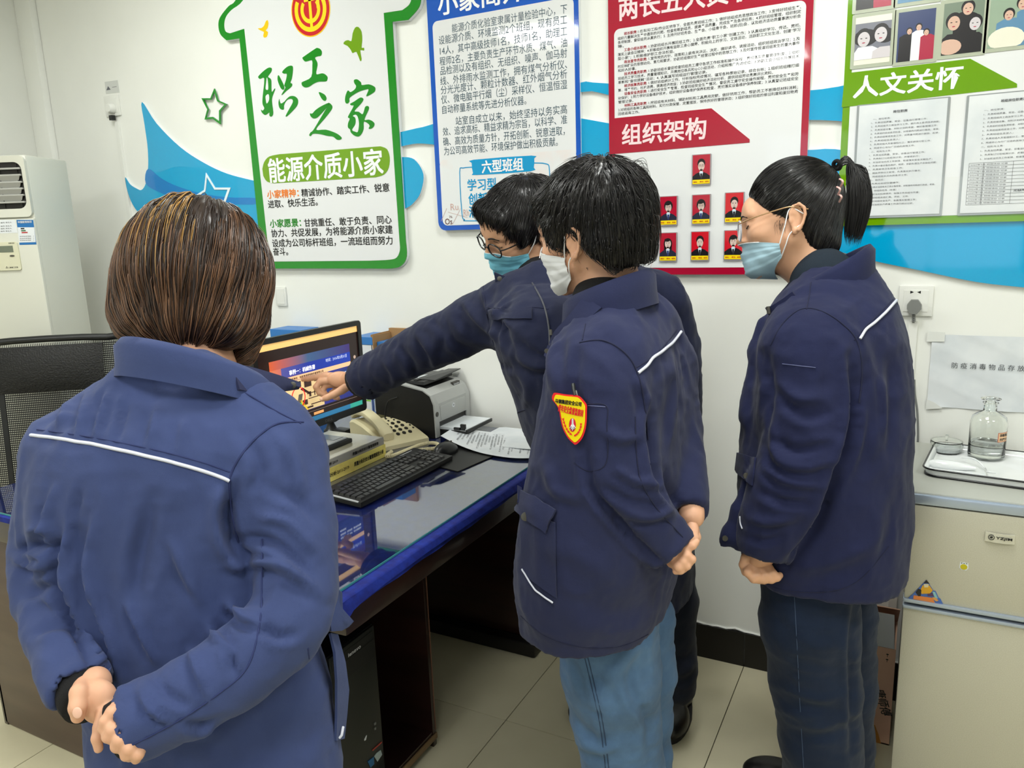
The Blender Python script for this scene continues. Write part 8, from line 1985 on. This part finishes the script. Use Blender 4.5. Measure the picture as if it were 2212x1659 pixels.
# ------------------------------------------------------------------ D: woman with ponytail in profile
def build_D():
    Fv = flat(-AR*.94+AF*.36); Rv = np.array([Fv[1], -Fv[0], 0])
    t = person('woman with black ponytail, clear glasses and pale blue mask standing in profile on the right', PD(1760, 1640, 1.85))
    B = basis((-.94, -.05, .36), (-.06, 1, -.02)); O = PD(1721, 472, 1.64)-np.array([-.0805, -.016, -.006])@B
    neck = PD(1790, 625, 1.67)
    Vh, Qh, bvh = head_part(O, B, neck, 1.0)
    hd = [px_chain(c) for c in ([(1622, 1222, 1.60, 14), (1616, 1236, 1.585, 10.5), (1628, 1250, 1.58, 9.5), (1640, 1253, 1.585, 8.5)],
        [(1632, 1222, 1.60, 14), (1636, 1244, 1.58, 10.5), (1650, 1252, 1.58, 9.5), (1660, 1250, 1.585, 8.5)], [(1642, 1220, 1.6, 14), (1654, 1243, 1.58, 10), (1666, 1251, 1.58, 9.5), (1674, 1247, 1.585, 8)],
        [(1652, 1218, 1.60, 13), (1668, 1238, 1.58, 9.5), (1678, 1247, 1.58, 9), (1684, 1243, 1.585, 7.5)], [(1612, 1205, 1.60, 12), (1606, 1220, 1.6, 9.5), (1610, 1236, 1.605, 8.5)])]
    h1 = hand(hd, [(PD(1632, 1215, 1.605), np.array([rc(24, 1.6), rc(22, 1.6), .016]), CAMB)])
    pel = PD(1765, 1250, 1.76)
    b1 = core([pel-[0, 0, .1], pel, PD(1785, 850, 1.68), PD(1795, 720, 1.66), neck], [.07, .075, .08, .06, .055])
    b2 = core([PD(1632, 1212, 1.605), PD(1650, 1190, 1.6), PD(1725, 1000, 1.56), PD(1755, 790, 1.57)], [.022, .022, .02, .02], .006)
    body_mesh(t, [(to_world(Vh, O, B), Qh), h1, b1, b2], m_skin2)
    nodes = [(575, 1745, 1880, 1.67), (620, 1700, 1912, 1.67), (665, 1662, 1935, 1.67), (720, 1640, 1952, 1.67), (800, 1622, 1960, 1.68), (900, 1602, 1964, 1.70), (1000, 1592, 1964, 1.71), (1100, 1592, 1960, 1.73), (1170, 1596, 1952, 1.74), (1212, 1600, 1948, 1.755)]
    arms = [[(1752, 780, 1.57, 100), (1752, 880, 1.56, 98), (1735, 975, 1.55, 86), (1700, 1065, 1.56, 76), (1668, 1140, 1.58, 66), (1652, 1192, 1.59, 50)],
            [(1780, 760, 1.80, 70), (1700, 900, 1.84, 60), (1660, 1000, 1.86, 54)]]
    def extra(F):
        P, R_ = px_chain([(1640, 1020, 1.66, 22), (1605, 1110, 1.65, 20), (1580, 1155, 1.65, 14), (1562, 1172, 1.65, 7)]); F.chain(P, R_, .02)
        P, R_ = px_chain([(1650, 700, 1.68, 14), (1640, 760, 1.68, 20), (1625, 900, 1.67, 22)]); F.chain(P, R_, .02)
        P, R_ = px_chain([(1620, 1180, 1.66, 20), (1600, 1175, 1.65, 14)]); F.chain(P, R_, .02)
    folds = [([(1838, 770), (1848, 860), (1838, 950), (1800, 1050), (1755, 1150), (1700, 1220)], -.014, 12), ([(1668, 900), (1680, 990), (1740, 1010), (1800, 990)], .007, 11), ([(1670, 950), (1720, 975), (1790, 960)], -.006, 10), ([(1650, 1010), (1700, 1040), (1770, 1050)], .006, 10), ([(1640, 1060), (1690, 1085), (1750, 1090)], -.006, 10),
             ([(1690, 870), (1740, 900), (1800, 890)], -.005, 12), ([(1680, 820), (1720, 860), (1780, 860)], .005, 12), ([(1655, 760), (1662, 840), (1658, 930)], -.006, 10), ([(1880, 800), (1890, 900), (1880, 1000)], .005, 12), ([(1920, 780), (1928, 880), (1920, 980)], -.005, 12), ([(1900, 820), (1908, 940)], .004, 8), ([(1870, 850), (1850, 960), (1800, 1080)], .007, 14),
             ([(1700, 1230), (1790, 1215), (1880, 1180)], .004, 18), ([(1620, 1120), (1660, 1130), (1720, 1120)], .005, 9), ([(1618, 1160), (1650, 1170), (1690, 1160)], -.004, 8), ([(1940, 1050), (1925, 1150), (1900, 1220)], -.004, 18)]
    sh = [[(1792, 640, 1.67, 62), (1775, 690, 1.62, 76), (1755, 760, 1.575, 94)], [(1800, 640, 1.68, 60), (1800, 690, 1.75, 64), (1785, 760, 1.8, 66)]]
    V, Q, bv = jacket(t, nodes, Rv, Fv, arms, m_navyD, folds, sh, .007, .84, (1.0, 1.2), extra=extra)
    seam(bv, [(1857, 732), (1870, 712), (1892, 694), (1915, 672), (1938, 646)], m_pipe, t, .0028, 'piping', .002, 10)
    seam(bv, [(1665, 745), (1690, 700), (1730, 668), (1775, 672), (1820, 700), (1852, 738), (1862, 800), (1856, 870)], m_seam, t, .0017, 'armhole_seam', .0003)
    seam(bv, [(1845, 735), (1870, 705), (1905, 672), (1935, 640)], m_seam, t, .001, 'yoke_seam', .0002)
    seam(bv, [(1752, 610), (1748, 640), (1742, 668)], m_seam, t, .0012, 'shoulder_seam', .0002)
    seam(bv, [(1690, 786), (1725, 790), (1762, 794)], mat('thread_pale', (96, 102, 140), .8), t, .0008, 'pocket_thread', .0004, 6)
    seam(bv, [(1640, 1262), (1720, 1278), (1800, 1276), (1860, 1250), (1920, 1180)], m_seam, t, .001, 'hem_stitching', .0003)
    seam(bv, [(1600, 1115), (1601, 1130), (1605, 1142)], m_pipe, t, .0016, 'piping', .002, 6)
    q = cast(bv, 1567, 1163, .002)
    if q is not None: G().lathe([(.006, -.002), (.006, .002)], q, 14, -AF).make('snap_button', m_btn, t, smooth=40)
    patch(bv, [(1597, 978), (1636, 990), (1628, 1050), (1592, 1018)], 'pocket_flap', m_navyD, t, .004, .004)
    q = cast(bv, 1619, 1030, .007)
    if q is not None: G().lathe([(.006, -.002), (.006, .002)], q, 14, -AF).make('snap_button', m_btn, t, smooth=40)
    cc = PD(1782, 632, 1.67)
    collar(t, cc, Rv, Fv, .078, .080, .048, .013, m_navyD, gap=30, tilt=.60, drop=.014)
    G().sheet([[PD(*p) for p in cr(r, 4)] for r in ([(1712, 630, 1.585), (1692, 645, 1.60), (1668, 660, 1.62), (1655, 664, 1.64)], [(1738, 660, 1.575), (1712, 672, 1.59), (1680, 684, 1.615), (1664, 682, 1.635)])], .006).make('collar_tip', m_navyD, t, smooth=70)
    G().tube([PD(1659, 662, 1.625), PD(1661, 678, 1.625)], .004, 8).make('snap_button', m_btn, t)
    nk = core([neck-[0, 0, .05]+Fv*.02, neck+(O-neck)*.08, neck+(O-neck)*.20], [.066, .066, .058], .006); mk('inner_top', nk[0], nk[1], mat('dark_teal_knit', (22, 34, 46), .95, bump=.8, bscale=700, bdist=.001), t, smooth=True)
    # trousers
    legs = [([PD(1748, 1230, 1.70), PD(1748, 1340, 1.72), PD(1762, 1480, 1.76), PD(1772, 1600, 1.80), PD(1778, 1700, 1.84), PD(1782, 1800, 1.88)], [rc(100, 1.7), rc(102, 1.72), rc(90, 1.76), rc(84, 1.8), rc(80, 1.84), rc(78, 1.88)]),
            ([PD(1800, 1230, 1.84), PD(1808, 1340, 1.87), PD(1812, 1480, 1.92), PD(1815, 1600, 1.96), PD(1815, 1700, 2.0)], [rc(84, 1.84), rc(78, 1.87), rc(72, 1.92), rc(68, 1.96), rc(66, 2.0)])]
    legs = [(P+[np.array([P[-1][0], P[-1][1], .09])], R_+[.065]) for P, R_ in legs]
    jf = [([(1850, 1290), (1840, 1400), (1842, 1520), (1840, 1640)], -.012, 10), ([(1650, 1470), (1700, 1490), (1770, 1510), (1830, 1500)], .006, 10), ([(1660, 1500), (1720, 1530), (1820, 1535)], -.005, 10), ([(1700, 1560), (1770, 1570), (1835, 1550)], .005, 9), ([(1720, 1600), (1790, 1590), (1840, 1570)], -.004, 8), ([(1690, 1300), (1740, 1380), (1800, 1430)], .004, 18), ([(1860, 1350), (1880, 1420)], .003, 8)]
    Vt, Qt = trousers(t, 'trousers', legs, None, m_dkdenim, jf, .0078)
    bj = BVHTree.FromPolygons(Vt.tolist(), Qt.tolist())
    seam(bj, [(1716, 1290), (1722, 1400), (1728, 1520), (1736, 1659)], mat('denim_seam2', (60, 76, 102), .9), t, .0009, 'side_seam', .0002)
    fp = PZ(1690, 1650, .05); shoe(t, (legs[0][0][-1]+Fv*.045), Fv, L=.27); shoe(t, (legs[1][0][-1]+Fv*.10), Fv)
    make_mask(t, O, B, bvh, mat('mask_pale_blue', (160, 192, 206), .7, bump=.3, bscale=500, bdist=.0004), m_prw, 1, (-1, 1), zt=-.038, bot=-.124, wrink=.0012, span=74)
    # glasses
    cg = mat('glasses_clear', (205, 205, 215), .1, trans=.3); gold = mat('glasses_gold', (196, 160, 120), .25, metal=.7)
    fr_pts = []
    for s in (-1, 1): fr_pts.append(np.array([(s*.035+.026*math.cos(a), .112-.012*abs(s*.035+.026*math.cos(a))/.06, -.012+.022*math.sin(a)) for a in np.linspace(0, 2*math.pi, 29)]))
    L2 = [to_world(p, O, B) for p in fr_pts]; g_ = G().tube(L2[0], .0018, 8).tube(L2[1], .0018, 8).tube(to_world(np.array([(-.010, .112, -.004), (0, .114, -.002), (.010, .112, -.004)]), O, B), .0014, 8)
    go = g_.make('glasses', cg, t, smooth=70)
    for s, P in zip((-1, 1), fr_pts):
        c = P[:-1].mean(0); n = len(P)-1
        mk('lens', to_world(np.array([c]+list(P[:-1])), O, B), [(0, k+1, (k+1) % n+1) for k in range(n)], mat('lens_glass', (240, 245, 250), .02, trans=1.0, ior=1.05), go)
        G().tube(to_world(cr([(s*.060, .104, .000), (s*.072, .080, .006), (s*.084, .02, .017), (s*.087, -.010, .019), (s*.085, -.040, .010)], 5), O, B), .0015, 6).make('temple', gold, go, smooth=70)
    for s in (-1, 1):
        pts = []
        for x_, z_ in ((.013, .016), (.028, .021), (.046, .014)):
            h = bvh.ray_cast(Vector((s*x_, .2, z_)), Vector((0, -1, 0))); pts.append(np.array(h[0])+[0, .0004, 0])
        G().tube(to_world(cr(pts, 6), O, B), [.001]+[.0018]*8+[.0013]*3+[.0008], 6).make('eyebrow', m_brow, t, smooth=70)
        pts = []
        for x_, z_ in ((.017, -.004), (.024, -.007), (.031, -.008), (.039, -.006), (.044, -.003)):
            h = bvh.ray_cast(Vector((s*x_, .2, z_)), Vector((0, -1, 0))); pts.append(np.array(h[0])+[0, .0006, 0])
        G().tube(to_world(cr(pts, 5), O, B), .0010, 6).make('eyelash', m_brow, t, smooth=70)
    F = Field((-.12, -.16, -.16), (.12, .13, .15), .0037)
    F.ell((0, -.015, .042), (.083, .102, .100), 0); F.ell((0, -.056, -.03), (.066, .048, .070), .03); F.cone((0, -.052, -.06), (0, -.050, -.105), .042, .028, .02)
    F.d = np.maximum(F.d, (0.777*F.ax[1][None, :, None]-0.631*F.ax[2][None, None, :]-0.022).astype(np.float32))
    F.ell((0, .075, -.10), (.13, .095, .09), .008, 's')
    for s in (-1, 1): F.ell((s*.10, -.014, -.016), (.034, .030, .036), .006, 's')
    tie = (PD(1810, 362, 1.70)-O)@B.T; tie[0] = 0; tie[1] += .006
    def flow(P, tt):
        d = tie-P; d = d/(np.linalg.norm(d, axis=1)[:, None]+1e-6); return d
    hb = [hairmat('hair_black', (16, 14, 15), .3), hairmat('hair_glossy_black', (24, 22, 24), .25)]
    make_hair(t, O, B, F, hb, flow, 4400, .070, None, .0007, n=11, lift=(.0004, .0018), jit=.05, bumpy=.0012)
    # hairline wisps
    P = []
    for k in range(20):
        a = to_world(np.array([-(.073+.003*rng.random()), .022*rng.random()+.006, -.002-.012*rng.random()]), O, B)
        e = a+AR*(-.006+.010*rng.random())-AU*(.012+.016*rng.random()); P.append(cr([a, (a+e)/2+AR*.006*(rng.random()-.5), e], 4))
    Vv, Qq = ribbon_tubes(np.array(P), .00035); mk('hair_strands', Vv, Qq, hb[0], t, smooth=True, kind='stuff')
    # ponytail
    P = []; base = [(1808, 362), (1830, 344), (1850, 362), (1858, 410), (1856, 455), (1850, 490), (1846, 515)]
    for k in range(1300):
        w = rng.random(); o = (rng.random()-.5); dd = (rng.random()-.5)
        pts = []
        Lk = 1 if rng.random() < .75 else .8+.3*rng.random()
        Lk = .62+.45*rng.random()**.6; bb_ = [(np.interp(q*Lk, range(7), [b[0] for b in base])+(max(q*Lk-6, 0))*4, np.interp(q*Lk, range(7), [b[1] for b in base])+(max(q*Lk-6, 0))*26) for q in range(7)]
        for i, (x_, y_) in enumerate(bb_):
            f = i/6*Lk; sp_ = (5+30*math.sin(math.pi*min(f*.75+.05, 1)))
            ang_ = (1, .3) if i > 2 else (.4, 1)
            pts.append(PD(x_+o*sp_*ang_[0]*1.5-(w*6*f), y_+o*sp_*ang_[1]*.6+(w-.5)*20*f, 1.70+dd*(.008+.035*math.sin(math.pi*f))))
        P.append(cr(pts, 3))
    Vv, Qq = ribbon_tubes(np.array(P), .0008); mk('ponytail', Vv, Qq, hb[0], t, smooth=True, kind='stuff')
    tw = O+tie@B; dr = PD(1832, 346, 1.70)-tw; dr /= np.linalg.norm(dr)
    g = G(); u = np.cross(dr, AF); u /= np.linalg.norm(u); w = np.cross(dr, u); g.tube([tw+dr*.006+(math.cos(a)*u+math.sin(a)*w)*.009 for a in np.linspace(0, 2*math.pi, 21)], .0045, 8); g.make('hair_tie', m_knit, t, smooth=70)
    for x_, y_ in ((1818, 395), (1812, 412), (1815, 428)):
        G().tube(cr([PD(x_-4, y_-8, 1.62), PD(x_+3, y_-3, 1.60), PD(x_-2, y_+8, 1.62)], 4), .0022, 6).make('hair_clip', mat('clip_pink', (222, 178, 172), .2), t, smooth=60)
    return t
for _b in (build_A, build_B, build_C, build_D,): _b()
